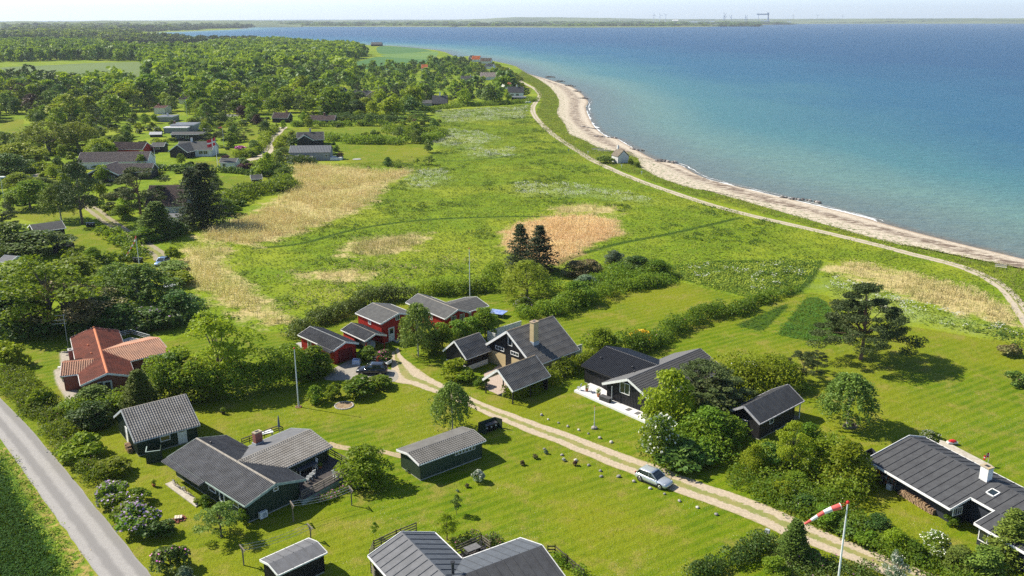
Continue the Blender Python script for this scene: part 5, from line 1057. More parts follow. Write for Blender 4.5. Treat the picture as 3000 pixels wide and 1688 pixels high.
def diag(nm, b): DIAG.append('%-16s L %.1f W %.1f zr %.1f ze %.1f ang %.0f' % (nm, b.L, 2 * b.hw, b.zr, b.ze, math.degrees(b.ang)))
# ---- tiled brick house, left
m = Blk.fit(G1(1012, 625), G1(885, 190), G1(760, 742), G1(1275, 650), 2.4, .5, .45); diag('tile', m)
h = House('brick_house', 'low brick house with red tiled cross roof beside the gravel patio', 'house', m)
h.roof(m, 'tile', R_TILER, RIDGER, WHITE, cap=.20); h.walls(m, BRICKRED, 0, BRICKRED)
e = Blk(G1(1500, 290), G1(960, 412), G1(1562, 432), 3.45, 2.4, .4, .4); diag('tile e', e); h.roof(e, 'tile', R_TILEO, RIDGER, WHITE, gables='A', cap=.16); h.walls(e, BRICKRED, 0, BRICKRED, sides='APN')
w2 = Blk(G1(582, 525), G1(885, 490), G1(600, 650), 3.3, 2.4, .3, .4); diag('tile w', w2); h.roof(w2, 'tile', R_TILEO, RIDGER, WHITE, gables='A', cap=.14); h.walls(w2, BRICKRED, 0, BRICKRED, sides='APN')
h.chimney(m, G1(680, 515), G1(655, 405), .9, .6, BRICKRED, CONCRETE); h.vent(m, G1(832, 372), .09, .3, RIDGER); h.vent(m, G1(862, 448), .09, .3, RIDGER)
h.door(m, G1(1020, 760), 1.0, 2.0, glass=.8); h.win(m, G1(955, 745), .8, 1.3)
mb = h.mb(); P = np.array(at3(G1(645, 385))); mb.tube([P, P + (0, 0, 5.6)], .035, 6)
for z, L_ in ((5.5, 1.2), (4.7, 1.5), (4.1, 1.9)): mb.tube([P + (-L_, -.3, z), P + (.3, .1, z)], .03, 5)
mb.build('antenna', GREYTRIM, h.root)
TILEHOUSE = m
# ---- green shed
m = Blk.fit(G1(1142, 972), G1(1752, 822), G1(1080, 1035), G1(1258, 1282), 2.1, .35, .35); diag('green shed', m)
h = House('garden_shed', 'dark green shed with grey corrugated roof and white door, below the tiled house', 'shed', m)
h.roof(m, 'tile', R_WAVE, RIDGEG, GREYTRIM, cap=.14); h.walls(m, DGREEN, .22); h.door(m, G1(1722, 1240), .95, 2.0, glass=.25); h.win(m, G1(1557, 1235), 1.2, .7); h.door(m, G1(1205, 1225), .8, 2.0, glass=0, side='A')
# ---- dark green house with raised deck
m = Blk.fit(G3(1152, 703), G3(405, 272), G3(870, 920), G3(1425, 655), 2.4, .55, .55); diag('green main', m)
h = House('green_house', 'dark green timber house with grey corrugated cross roof and raised deck', 'house', m); GH = h; GM = m
p1 = m.l(m.roofhit(G3(485, 682))[0])[0]; e1 = abs(m.l(at(G3(65, 500), 2.0))[1]) - m.hw; sg = 1 if m.l(at(G3(65, 500), 2.0))[1] > 0 else -1
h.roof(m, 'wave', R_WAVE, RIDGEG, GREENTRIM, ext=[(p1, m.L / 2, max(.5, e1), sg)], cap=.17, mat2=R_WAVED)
h.walls(m, DGREEN, .25)
e = Blk.fit(G3(1480, 190), G3(780, 495), G3(1662, 360), G3(1310, 172), 2.4, .4, .45); diag('green wing', e)
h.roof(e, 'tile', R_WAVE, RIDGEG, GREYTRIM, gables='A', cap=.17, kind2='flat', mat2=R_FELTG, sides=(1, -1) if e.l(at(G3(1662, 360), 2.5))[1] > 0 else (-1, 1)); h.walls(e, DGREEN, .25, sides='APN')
h.chimney(e, G3(985, 325), G3(990, 215), .95, .6, BRICKRED, mt('sandstone_cap', (.50, .42, .30), None, .9), flash=GREYTRIM, over=.02); h.vent(m, G3(545, 325), .1, .3)
h.win(m, G3(558, 745), 1.4, .75); h.door(m, G3(650, 835), .9, 2.0, glass=.75); h.win(m, G3(780, 890), 1.1, .7)
h.win(m, G3(1150, 748), .6, .45, side='A', frame=WHITE)
# ---- long green shed
m = Blk.fit(G6(182, 1155), G6(985, 872), G6(50, 1105), G6(285, 1300), 2.3, .35, .35); diag('long shed', m)
h = House('long_shed', 'long low green shed with pale corrugated roof and a strip of small windows', 'shed', m)
far = abs(m.l(at(G6(50, 1105), 2.3))[1]); h.roof(m, 'tile', R_WAVEL, R_FELT, WHITE, cap=.14, mat2=R_WAVEL); h.walls(m, mt('green_boards', (.035, .062, .035), (.05, .075, .04), .75, 2), .20)
for i in range(6):
    t_ = i / 5; h.win(m, G6(775 + 205 * t_, 1150 - 70 * t_), .42, .5, fw=.05)
# ---- red garage, carport, annex and house
REDDK = RIDGEG
m = Blk(G5(525, 585), G5(190, 440), G5(95, 530), 3.25, 2.4, .35, .35); diag('red garage', m)
sg = 1 if m.l(at(G5(95, 530), 2.3))[1] > 0 else -1; xx = m.l(at(G5(225, 640), 2.0))[0]; ex_ = abs(m.l(at(G5(390, 695), 1.95))[1]) - m.hw
h = House('red_garage', 'red timber garage with dark corrugated roof beside the paved yard', 'garage', m)
h.roof(m, 'wave', R_WAVED, GREYTRIM, WHITE, ext=[(-m.L / 2, min(xx, m.L / 2), max(.6, ex_), sg)], cap=.12); h.walls(m, REDW, .2, None)
h.door(m, G5(185, 605), .9, 1.9, glass=.8); h.door(m, G5(520, 705), 2.3, 1.9, mat=mt('dark_red_door', (.16, .014, .012), None, .7), glass=0, side='A', split=5, z0=.05)
m = Blk.fit(G5(808, 508), G5(578, 405), G5(725, 580), G5(915, 520), 2.25, .3, .3); diag('red carport', m)
h = House('red_carport', 'open red carport with grey felt roof sheltering a covered boat', 'carport', m)
h.roof(m, 'wave', R_WAVED, RIDGEG, WHITE, cap=.12); h.walls(m, REDW, .2, None, sides='B')
for y in (-m.wy, m.wy):
    for x in (-m.wx, 0): h.post(x, y, m.wz, m, REDW, .14)
mb = h.mb(); mb.ob(m.w(0, -m.wy, 0), (*(m.X * m.wx), 0), (*(m.Y * .1), 0), (0, 0, m.wz)); mb.ob(m.w(0, m.wy, 0), (*(m.X * m.wx), 0), (*(m.Y * .1), 0), (0, 0, m.wz)); mb.build('side_wall', REDW, h.root)
CARP = m
m = Blk(G5(1025, 315), G5(782, 218), G5(900, 435), 4.6, 3.6, .3, .3); diag('red annex', m)
h = House('red_annex', 'tall narrow red cottage with white door and grey roof behind the carport', 'cottage', m)
h.roof(m, 'shingle', R_SHING, RIDGEG, WHITE, cap=.10); h.walls(m, REDW, .2); h.win(m, G5(752, 392), .75, 1.0, 1); h.win(m, G5(1012, 355), .8, .9, 1, side='A'); h.door(m, G5(953, 470), 1.0, 2.2, glass=.45, side='A')
mb = h.mb(); o, n_, t_ = m.face('A'); mb.ob(o + t_ * -1.2, t_ * 2.4, n_ * 1.2, (0, 0, .14)); mb.build('doorstep', CONCRETE, h.root)
m = Blk.fit(G5(1585, 280), G5(1208, 130), G5(1475, 375), G5(1695, 305), 2.7, .35, .35); diag('red house', m)
h = House('red_house', 'red timber house with dark shingle cross roof and white chimney', 'house', m)
h.roof(m, 'shingle', R_SHING, RIDGEG, WHITE, cap=.10); h.walls(m, REDW, .2); 
e = Blk(G5(1757, 160), G5(1480, 235), G5(1845, 255), 3.6, 2.7, .3, .3); diag('red wing', e); h.roof(e, 'shingle', R_SHING, RIDGEG, WHITE, gables='A', cap=.10); h.walls(e, REDW, .2, sides='APN')
P = at(G5(1197, 356)); z_ = hgt(G5(1197, 356), G5(1197, 222)); mb = h.mb(); mb.box((P[0], P[1], 0), (.85, .7, z_), m.ang); c_ = mb.build('chimney', WHITEW, h.root); mb = h.mb(); mb.tube([(P[0], P[1], z_), (P[0], P[1], z_ + .5)], .1, 8); mb.build('flue', BRICKRED, c_); h.win(m, G5(1333, 345), .8, 1.1, 1, side=m.wallhit(G5(1333, 345))[0])
h.win(m, G5(1541, 380), 1.0, 1.5, 2, side='A'); h.win(m, G5(1622, 360), 1.0, 1.5, 2, side='A'); h.win(e, G5(1688, 333), .8, .9, 1)
# ---- black gabled house with yellow chimney, its garage and carport
m = Blk.fit(G5(1548, 578), G5(1782, 498), G5(1440, 670), G5(1662, 750), 2.1, .4, .35); diag('blk garage', m)
h = House('black_garage', 'black garage with steep corrugated roof and white lower wall, left of the gabled house', 'garage', m)
h.roof(m, 'wave', R_WAVED, RIDGEG, WHITE, cap=.13); h.walls(m, BLACKW, .2, None)
mb = h.mb(); k = m.wx; 
for sg in (1, -1): mb.ob(m.w(-k - .06, sg * m.wy - .06, 0), (*(m.X * (2 * k + .12)), 0), (*(m.Y * .12), 0), (0, 0, .75))
mb.ob(m.w(-k - .07, -m.wy, 0), (*(m.X * .12), 0), (*(m.Y * 2 * m.wy), 0), (0, 0, .74)); mb.build('lower_wall', WHITEW, h.root)
m = Blk.fit(Z1(540, 365), Z1(1240, 135), Z1(250, 585), Z1(905, 926), 2.2, .6, .4); diag('A house', m)
h = House('gabled_house', 'black gabled house with steep corrugated roof and tall yellow brick chimney', 'house', m)
h.roof(m, 'wave', R_WAVED, mt('ridge_lichen', (.30, .22, .13), (.20, .17, .13), .9, 3), WHITE, cap=.15, tw=.28); h.walls(m, BLACKW, .2)
mb = h.mb(); o, n_, t_ = m.face('A'); mb.ob(o - t_ * (m.wy - .05) , t_ * (2 * m.wy - .1), n_ * .05, (0, 0, 2.1)); mb.build('brick_facing', BRICKYEL, h.root)
sd_ = 'N' if m.wallhit(Z1(1500, 760))[0] == 'N' else 'P'
o, n_, t_ = m.face(sd_); mb = h.mb(); mb.ob(o - t_ * (m.wx - .05), t_ * (2 * m.wx - .1), n_ * .05, (0, 0, 1.9)); mb.build('brick_facing', BRICKYEL, h.root)
h.chimney(m, Z1(955, 540), Z1(953, 225), 1.0, .8, BRICKYEL, mt('brick_cap', (.42, .32, .22), None, .9), flash=mt('lead', (.40, .44, .48), None, .5))
h.win(m, Z1(597, 508), .9, 1.6, side='A'); h.win(m, Z1(440, 625), 1.9, .6, 2, side='A'); h.win(m, Z1(665, 705), 1.7, .6, 2, side='A'); h.door(m, Z1(570, 740), 1.0, 2.1, mat=BLACKW, glass=0, side='A')
AH = m
m = Blk.fit(Z1(400, 945), Z1(972, 730), Z1(200, 1085), Z1(612, 1282), 2.1, .3, .3); diag('blk carport', m)
h = House('black_carport', 'open carport with steep corrugated roof and white bargeboards above the gravel track', 'carport', m)
h.roof(m, 'wave', R_WAVED, MATS['ridge_lichen'], WHITE, cap=.14, tw=.26)
for x in (-m.wx, 0, m.wx):
    for y in (-m.wy, m.wy): h.post(x, y, m.wz, m, BLACKW, .14)
mb = h.mb()
for y in (-m.wy, m.wy): mb.beam(m.w(-m.L / 2 + .05, y, m.wz - .05), m.w(m.L / 2 - .05, y, m.wz - .05), .12, .16)
mb.build('rafter', WHITE, h.root); mb = h.mb(); mb.ob(m.w(m.wx, -m.wy, 0), (*(m.X * .1), 0), (*(m.Y * 2 * m.wy), 0), (0, 0, m.wz)); mb.build('back_wall', BLACKW, h.root)
# ---- black house with white deck
m = Blk(H1(722, 208), H1(1225, 388), H1(530, 405), 4.3, 2.6, .3, .4); diag('deck house a', m)
h = House('black_house', 'black timber house with dark tiled cross roof and white deck', 'house', m)
h.roof(m, 'tile', R_TILEB, R_TILEB, DKMETAL, gables='A', cap=.13); h.walls(m, BLACKW, .25)
e = Blk.fit(H1(930, 518), H1(1617, 232), H1(705, 555), H1(1165, 745), 2.5, .6, .4); diag('deck house b', e)
h.roof(e, 'tile', R_TILEB, R_TILEB, WHITE, cap=.15, tw=.26); h.walls(e, BLACKW, .25)
h.vent(m, H1(680, 330), .12, .25); h.vent(m, H1(978, 420), .12, .3); h.vent(e, H1(995, 460), .1, .3)
h.win(e, H1(905, 605), 1.7, 1.6, 1, side='A'); h.win(m, H1(820, 565), 1.3, 1.2); DH, DM, DE = h, m, e
mb = h.mb(); dk = [H1(600, 545), H1(425, 622), H1(760, 770), H1(1095, 918), H1(1180, 870), H1(940, 745), H1(850, 700)]; mb.prism([tuple(at(p, .3)) for p in dk], 0, .3); mb.build('deck', mt('white_decking', (.72, .71, .70), (.64, .63, .62), .7, 6), h.root)
P = np.array(at3(H1(778, 735), .3)); mb = h.mb(); mb.tube([P, P + (0, 0, 2.3)], .06, 8); mb.build('post', GREYTRIM, h.root)
# ---- black cabin
m = Blk.fit(H2(652, 688), H2(1122, 458), H2(545, 735), H2(828, 893), 2.5, .3, .3); diag('black cabin', m)
h = House('black_cabin', 'small black cabin with ribbed felt roof among trees and a porch at its far end', 'cabin', m)
h.roof(m, 'felt', R_FELT, None, mt('weathered_trim', (.42, .42, .44), None, .8), tw=.24); b2 = Blk.raw(m.w(-.5, 0, 0), m.ang, m.L - 1.6, m.hw, m.zr, m.ze, .3, .3); h.walls(b2, BLACKW, .0, CONCRETE)
h.win(b2, H2(663, 862), .75, .75, side='A'); h.win(b2, H2(940, 840), .9, .8)
for y in (-m.wy, m.wy): h.post(m.wx, y, m.wz, m, WHITE)
mb = h.mb(); mb.ob(m.w(b2.l(m.w(0, 0, 0))[0] * 0 + m.wx - 1.4, -m.wy, 0), (*(m.X * 1.5), 0), (*(m.Y * 2 * m.wy), 0), (0, 0, .22)); mb.build('porch_floor', WOOD, h.root)
# ---- bottom right house
m = Blk(H3(785, 230), H3(1760, 740), H3(425, 448), 4.0, 2.3, .3, .35); diag('br house', m)
h = House('felt_roofed_house', 'large black house with ribbed felt roof and white chimney at the bottom right', 'house', m); BR, BRM = h, m
sgc = 1 if m.l(at(H3(425, 448), 2.3))[1] > 0 else -1; xn = m.l(m.roofhit(H3(1300, 760))[0])[0]; xe = m.l(at(H3(1148, 866), 2.3))[0]
ext_y = m.hw; X0 = m.l(at(H3(425, 448), 2.3))[0]
# far slope whole; near slope deep for the first part, shallower after the notch
mb = h.mb(); slab(mb, m.w(-m.L / 2, 0, m.zr), (*(m.X * (m.L + 14)), 0), m.w(0, -sgc * 2.6, m.zr - 2.6 * m.tanp) - m.w(0, 0, m.zr), 'felt'); mb.build('roof', R_FELT, h.root)
mb = h.mb(); slab(mb, m.w(-m.L / 2, 0, m.zr), (*(m.X * (xe + m.L / 2)), 0), m.w(0, sgc * m.hw, m.ze) - m.w(0, 0, m.zr), 'felt'); mb.build('roof', R_FELT, h.root)
yn = abs(m.l(m.roofhit(H3(1305, 757))[0])[1]); zn = m.zr - yn * m.tanp
mb = h.mb(); slab(mb, m.w(xe, 0, m.zr), (*(m.X * (m.L / 2 + 14 - xe)), 0), m.w(0, sgc * yn, zn) - m.w(0, 0, m.zr), 'felt'); mb.build('roof', R_FELT, h.root)
x2 = m.l(m.roofhit(H3(1515, 868))[0])[0]; y2 = m.hw * 1.0
mb = h.mb(); slab(mb, m.w(x2 + .3, sgc * yn, zn), (*(m.X * (m.L / 2 + 14 - x2)), 0), m.w(0, sgc * y2, m.ze) - m.w(0, sgc * yn, zn), 'felt'); mb.build('roof', R_FELT, h.root)
mb = h.mb(); mb.beam(m.w(-m.L / 2 - .02, 0, m.zr), m.w(-m.L / 2 - .02, sgc * m.hw, m.ze), .06, .24); mb.beam(m.w(-m.L / 2 - .02, 0, m.zr), m.w(-m.L / 2 - .02, -sgc * 2.6, m.zr - 2.6 * m.tanp), .06, .24); mb.build('bargeboard', WHITE, h.root)
mb = h.mb(); mb.beam(m.w(-m.L / 2, sgc * (m.hw + .04), m.ze - .06), m.w(xe, sgc * (m.hw + .04), m.ze - .06), .08, .24); mb.beam(m.w(xe + .03, sgc * (m.hw + .04), m.ze - .06), m.w(xe + .03, sgc * yn, zn - .06), .06, .24); mb.beam(m.w(xe, sgc * (yn + .04), zn - .08), m.w(x2 + .3, sgc * (yn + .04), zn - .08), .06, .24)
mb.beam(m.w(x2 + .25, sgc * yn, zn - .06), m.w(x2 + .25, sgc * y2, m.ze - .06), .06, .24); mb.beam(m.w(x2 + .25, sgc * (y2 + .04), m.ze - .06), m.w(m.L / 2 + 14, sgc * (y2 + .04), m.ze - .06), .08, .24); mb.build('fascia', WHITE, h.root)
mb = h.mb(); mb.beam(m.w(-m.L / 2, -sgc * 2.64, m.zr - 2.6 * m.tanp - .05), m.w(m.L / 2 + 14, -sgc * 2.64, m.zr - 2.6 * m.tanp - .05), .08, .18); mb.build('fascia', WHITE, h.root)
wo = min(2.0, max(.5, m.hw - abs(m.l(at(H3(860, 850)))[1]) + .45)); mb = h.mb(); wy0, wy1 = (m.hw - wo) * sgc, -2.3 * sgc
for (xa, xb, ya, yb, zz) in ((-m.wx, xe - .3, wy0, wy1, m.ze), (xe - .3, x2 + .5, (yn - .4) * sgc, wy1, zn), (x2 + .5, m.L / 2 + 13.8, (y2 - .45) * sgc, wy1, m.ze)):
    mb.ob(m.w(xa, min(ya, yb), 0), (*(m.X * (xb - xa)), 0), (*(m.Y * abs(ya - yb)), 0), (0, 0, zz - .08))
t0 = m.w(-m.wx, 0, 0); mb.add([m.w(-m.wx, wy0, m.ze - .1), m.w(-m.wx, wy1, m.ze - .1), m.w(-m.wx, wy1, m.zr - 2.3 * m.tanp - .1), m.w(-m.wx, 0, m.zr - .12), m.w(-m.wx, wy0, m.ze - .1 + .02)], [(0, 1, 2, 3, 4)]); mb.build('wall', mt('blue_black_boards', (.022, .026, .036), (.03, .034, .044), .6, 2), h.root)
h.chimney(m, H3(1445, 605), H3(1445, 500), .95, .75, WHITEW, mt('lichen_cap', (.48, .36, .18), (.36, .32, .26), .9), over=.06); h.skylight(m, H3(1512, 728), 1.0, 1.0)
def wpanel(h, c, t, n, w_, hh, mul):
    up = np.array((0, 0, 1.)); q = c - t * w_ / 2 - up * hh / 2; mb = h.mb(); fw = .08
    for a_, d1, d2 in ((q, t * w_, up * fw), (q + up * (hh - fw), t * w_, up * fw), (q + up * fw, t * fw, up * (hh - 2 * fw)), (q + t * (w_ - fw) + up * fw, t * fw, up * (hh - 2 * fw))): mb.ob(a_, d1, d2, n * .09)
    for i in range(mul): mb.ob(q + t * (w_ * (i + 1) / (mul + 1) - .03) + up * fw, t * .06, up * (hh - 2 * fw), n * .08)
    f = mb.build('window', WHITE, h.root); m2 = h.mb(); m2.ob(q + t * fw + up * fw + n * .01, t * (w_ - 2 * fw), up * (hh - 2 * fw), n * .03); m2.build('pane', GLASS, f)
X3, Y3 = np.array((*m.X, 0)), np.array((*m.Y, 0))
wpanel(h, m.w(xe - .3, sgc * (m.hw - 1.4), 1.6), Y3, X3, 1.3, .9, 3); xw = m.l(at(H3(1650, 1090), 1.4))[0]; wpanel(h, m.w(xw, sgc * (y2 - .45), 1.35), X3, Y3 * sgc, 3.0, 1.5, 2)
# ---- bottom middle house
m = Blk.fit(G4(1228, 588), G4(1570, 935), G4(985, 775), G4(1470, 585), 2.4, .3, .35); diag('bm a', m)
h = House('ribbed_roof_house', 'house at the bottom edge with two ribbed felt roof wings and a steel flue', 'house', m); BM = h
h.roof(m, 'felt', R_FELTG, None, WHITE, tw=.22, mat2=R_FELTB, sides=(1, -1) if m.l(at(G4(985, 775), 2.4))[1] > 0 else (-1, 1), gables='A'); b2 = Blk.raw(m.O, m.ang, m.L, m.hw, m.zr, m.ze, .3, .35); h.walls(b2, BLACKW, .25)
e = Blk(G4(2288, 690), G4(1600, 945), G4(2095, 645), 3.6, 2.4, .3, .35); diag('bm b', e)
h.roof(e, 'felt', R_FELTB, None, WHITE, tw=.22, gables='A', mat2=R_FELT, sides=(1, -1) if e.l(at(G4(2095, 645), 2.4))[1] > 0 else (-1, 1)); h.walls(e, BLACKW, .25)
P, _ = m.roofhit(G4(1615, 905)); mb = h.mb(); mb.tube([P - (0, 0, .2), P + (0, 0, 1.1)], .13, 12); mb.tube([P + (0, 0, 1.15), P + (0, 0, 1.22)], .22, 12); mb.build('flue', DKMETAL, h.root)
# ---- bottom small shed
m = Blk.fit(G4(222, 832), G4(592, 665), G4(155, 800), G4(265, 925), 2.2, .25, .25); diag('bm shed', m)
h = House('felt_roofed_shed', 'small black shed with felt roof at the bottom edge beside the clothes line', 'shed', m); h.roof(m, 'felt', R_FELTG, None, WHITE, tw=.16); h.walls(m, BLACKW, .15)
# ---- thatched beach hut
m = Blk(K7(1362, 842), K7(1318, 828), K7(1305, 915), 4.6, 2.5, .15, .15, we=2.3); m = Blk.raw(at(K7(1352, 945)), R(112), 5.2, 2.35, 4.7, 2.4, .15, .15); diag('hut', m)
h = House('beach_hut', 'white hut with thatched roof standing alone between path and beach', 'hut', m); h.roof(m, 'thatch', R_THATCH, R_THATCH, None, cap=.16); h.walls(m, mt('shaded_lime_wash', (.56, .56, .54), (.47, .47, .45), .9, 1), 0, None)  # white wall greyed: the shade on its front is in the colour
h.chimney(m, K7(1334, 830), None, .6, .6, WHITEW, WHITEW, h=1.2, over=.02)
# ---- the holiday houses in the middle distance
R_METAL = roofmat('roof_grey_metal', (.17, .18, .185), (.14, .145, .15), None, .5, .4)
def vh(label, view, cx, yb, wpx, ang, hw, ze, zr, kind, rmat, wmat, name='holiday_house', wins=(), ch=None, chm=WHITEW, trim=WHITE, doors=(), oe=.35, chh=1.2, cat='house', ridge=None):
    P = np.array(at(view(cx, yb))); d = sqrt(P[0] ** 2 + P[1] ** 2 + CAMH ** 2); a = view(cx - wpx / 2, yb); b = view(cx + wpx / 2, yb); L = abs(b[0] - a[0]) * d / FPX; A = R(ang)
    if abs(ang) > 45: hw, L = L / 2 + oe, 2 * hw; off = L / 2
    else: off = hw - oe; L += .5
    O = P + np.array((P[0] / d * .0, 1)) * off; m = Blk.raw(O, A, L, hw, zr, ze, .25, oe); h = House(name, label, cat, m)
    if zr - ze < .35:
        mb = h.mb(); mb.ob(m.w(-L / 2, -hw, ze), (*(m.X * L), 0), (*(m.Y * 2 * hw), 0), (0, 0, .28)); mb.build('roof', rmat, h.root)
        if trim: mb = h.mb(); mb.ob(m.w(-L / 2 - .03, -hw - .03, ze - .05), (*(m.X * (L + .06)), 0), (*(m.Y * (2 * hw + .06)), 0), (0, 0, .2)); mb.build('fascia', trim, h.root)
        mb = h.mb(); mb.ob(m.w(-m.wx, -m.wy, 0), (*(m.X * 2 * m.wx), 0), (*(m.Y * 2 * m.wy), 0), (0, 0, ze)); mb.build('wall', wmat, h.root)
    else: h.roof(m, kind, rmat, ridge, trim, cap=.13, eavetrim=True); h.walls(m, wmat, 0, None)
    side = 'N' if abs(ang) <= 45 else ('A' if m.face('A')[1][1] < m.face('B')[1][1] else 'B')
    if abs(ang) <= 45: 
        if m.face('N')[1][1] > 0: side = 'P'
    o, n_, t_ = m.face(side)
    for (u, w_, hh, zc, mu) in wins: wpanel(h, o + t_ * (u * (m.wx if side in 'NP' else m.wy)) + np.array((0, 0, zc)), t_, n_, w_, hh, mu)
    for (u, w_) in doors:
        mb = h.mb(); q = o + t_ * (u * (m.wx if side in 'NP' else m.wy)); mb.ob(q - t_ * w_ / 2, t_ * w_, n_ * .06, (0, 0, 2.0)); mb.build('door', WHITE, h.root)
    if ch is not None:
        z = zr if ze < zr - .3 else ze + .2; mb = h.mb(); mb.ob(m.w(ch * L / 2 - .35, -.3, z - .8), (*(m.X * .7), 0), (*(m.Y * .6), 0), (0, 0, .8 + chh)); c = mb.build('chimney', chm, h.root)
        mb = h.mb(); mb.ob(m.w(ch * L / 2 - .4, -.35, z + chh), (*(m.X * .8), 0), (*(m.Y * .7), 0), (0, 0, .1)); mb.build('chimney_cap', CONCRETE, c)
    return h, m
PINKR = roofmat('roof_pink', (.50, .30, .22), (.42, .26, .2), None)
W3 = ((-.6, 1.3, 1.0, 1.5, 1), (.0, 1.0, .9, 1.5, 0), (.55, 1.3, 1.0, 1.5, 1))
vh('white two-storey house with black roof right by the coast path', K7, 466, 392, 128, 2, 4.4, 2.9, 6.6, 'tin', R_FELT, WHITEW, wins=((-.5, 2.2, 1.3, 1.6, 2), (.2, 2.2, 1.3, 1.6, 2)), ch=.15, trim=None)
vh('low dark-roofed annex in front of the white house at the coast path', K7, 492, 424, 118, -4, 3.2, 2.2, 2.4, 'flat', R_FELTG, BLACKW, wins=((.4, 1.5, 1.2, 1.2, 1),), ch=None)
vh('white cottage with bright orange roof behind the coast house', K7, 385, 318, 58, 25, 3.6, 2.8, 5.6, 'tile', R_ORANGE, WHITEW, name='cottage')
vh('long white bungalow with grey-brown roof behind the pines near the coast', K7, 258, 246, 176, -2, 5.5, 2.6, 6.0, 'tile', roofmat('roof_beige', (.33, .28, .24), (.27, .23, .2), None), WHITEW, wins=((.7, 2, 1.2, 1.5, 1),))
vh('grey flat bungalow left of the long white bungalow', K7, 62, 262, 118, 2, 5, 2.6, 4.5, 'tile', R_SHING, GREYW, ch=.3)
vh('small blue-grey house on the cliff behind the coast path', K7, 248, 152, 66, -20, 5, 2.5, 5, 'tile', R_METAL, WHITEW)
vh('distant white house with orange roof on the point', K7, 132, 92, 66, -10, 6, 2.8, 7, 'tile', R_ORANGE, WHITEW)
vh('distant black boathouse left of the orange roof on the point', K7, 92, 80, 36, 30, 4, 2.5, 6, 'tile', R_FELT, BLACKW)
vh('distant thatched house right of the orange roof on the point', K7, 215, 106, 90, -8, 6, 2.5, 6, 'tile', R_THATCH, WHITEW)
vh('black house with steep black roof and white chimney at the meadow edge', K2, 1515, 806, 108, 0, 4.2, 1.8, 6.2, 'shingle', R_FELT, BLACKW, ch=.0, trim=None, chh=2)
vh('low grey wing left of the steep black roof at the meadow edge', K2, 1425, 806, 96, 3, 4, 2.0, 3.6, 'shingle', R_SHING, GREYW, trim=None)
h, m = vh('dark timber house with grey roof beside a yellow brick gable', K2, 925, 775, 125, 3, 4.6, 3.2, 7.0, 'tin', R_SHING, BLACKW, ch=.2, chm=BRICKRED)
e = Blk.raw(m.w(m.L / 2 + 1.5, -2, 0), R(80), 9, 4.2, 6.6, 3.2, .3, .3); h.roof(e, 'tile', PINKR, None, WHITE); h.walls(e, BRICKYEL, 0, None)
vh('pale flat carport left of the yellow brick gable house', K2, 806, 748, 112, 0, 5, 2.6, 2.8, 'flat', roofmat('roof_pale', (.42, .44, .46), (.36, .38, .4), None), GREYW)
vh('small black shed with grey ribbed roof in the distance', K2, 707, 707, 60, 4, 4, 2.4, 5.2, 'tin', R_METAL, BLACKW, name='shed', cat='shed')
vh('small black gabled cabin right of the grey ribbed shed', K2, 778, 714, 50, 85, 3.5, 2.4, 4.6, 'tile', R_SHING, BLACKW, name='cabin', cat='cabin')
vh('black house with brown roof and chimney behind the end of the garden track', K2, 315, 926, 112, -4, 4.6, 2.2, 4.6, 'tile', R_BROWN, BLACKW, ch=.6, chm=BRICKRED)
vh('low house with brown roof behind the hedge of the long green lawn', K2, 625, 936, 178, 2, 4.8, 1.9, 3.8, 'tile', R_BROWN, BLACKW, ch=.1, chm=BRICKRED)
h, m = vh('pale grey house with standing-seam metal roof above the reeds', K6, 1305, 632, 322, 4, 4.6, 3.0, 5.0, 'tin', R_METAL, GREYW, wins=((-.2, 1.6, .9, 2.0, 1), (.82, .9, 1.0, 1.8, 0)), trim=None)
mb = h.mb(); mb.ob(m.w(m.wx, -m.wy, 0), (*(m.X * 4.2), 0), (*(m.Y * 5), 0), (0, 0, 1.0)); mb.build('terrace', WHITEW, h.root)
vh('low dark annex in front of the grey metal-roofed house', K6, 1215, 655, 190, 3, 2.5, 1.7, 1.9, 'flat', R_SHING, BLACKW, name='annex')
h, m = vh('black house with grey cross roof and chimney behind the grey metal-roofed house', K6, 1300, 506, 205, 12, 5, 2.3, 5.0, 'tile', R_SHING, BLACKW, ch=0, chm=CONCRETE)
e = Blk.raw(m.w(-m.L * .22, -2.5, 0), m.ang + pi / 2, 9, 3.6, 4.6, 2.4, .3, .4); h.roof(e, 'tile', R_SHING, None, WHITE); h.walls(e, BLACKW, 0, None)
h, m = vh('black and white house with grey cross roof beside the flag', K6, 345, 598, 270, 2, 4.6, 2.5, 5.2, 'shingle', R_SHING, WHITEW, ch=-.3, wins=((.35, 1.6, 1.3, 1.5, 1), (.62, 1.6, 1.3, 1.5, 1)))
e = Blk.raw(m.w(-m.L * .26, -3.2, 0), m.ang + R(72), 10, 4.2, 5.0, 2.3, .4, .4); h.roof(e, 'shingle', R_SHING, None, WHITE); h.walls(e, BLACKW, 0, None)
vh('long black house with three white windows and a flat grey roof', K6, 280, 466, 240, 3, 4.2, 2.7, 3.4, 'shingle', R_SHING, BLACKW, wins=((-.62, 1.5, 1.1, 1.5, 1), (-.32, 1.3, .7, 1.7, 0), (0, 1.5, 1.3, 1.5, 0)), ch=.93, chm=DKMETAL)
vh('flat-roofed grey house behind the long black house', K6, 240, 392, 175, 2, 5.5, 3.0, 3.3, 'flat', R_METAL, GREYW, ch=-.9, chm=BRICKRED)
vh('flat white carport beside the flat-roofed grey house', K6, 185, 402, 180, 2, 2.5, 2.3, 2.4, 'flat', roofmat('roof_white', (.6, .6, .6), (.5, .5, .5), None), GREYW, name='carport', cat='carport')
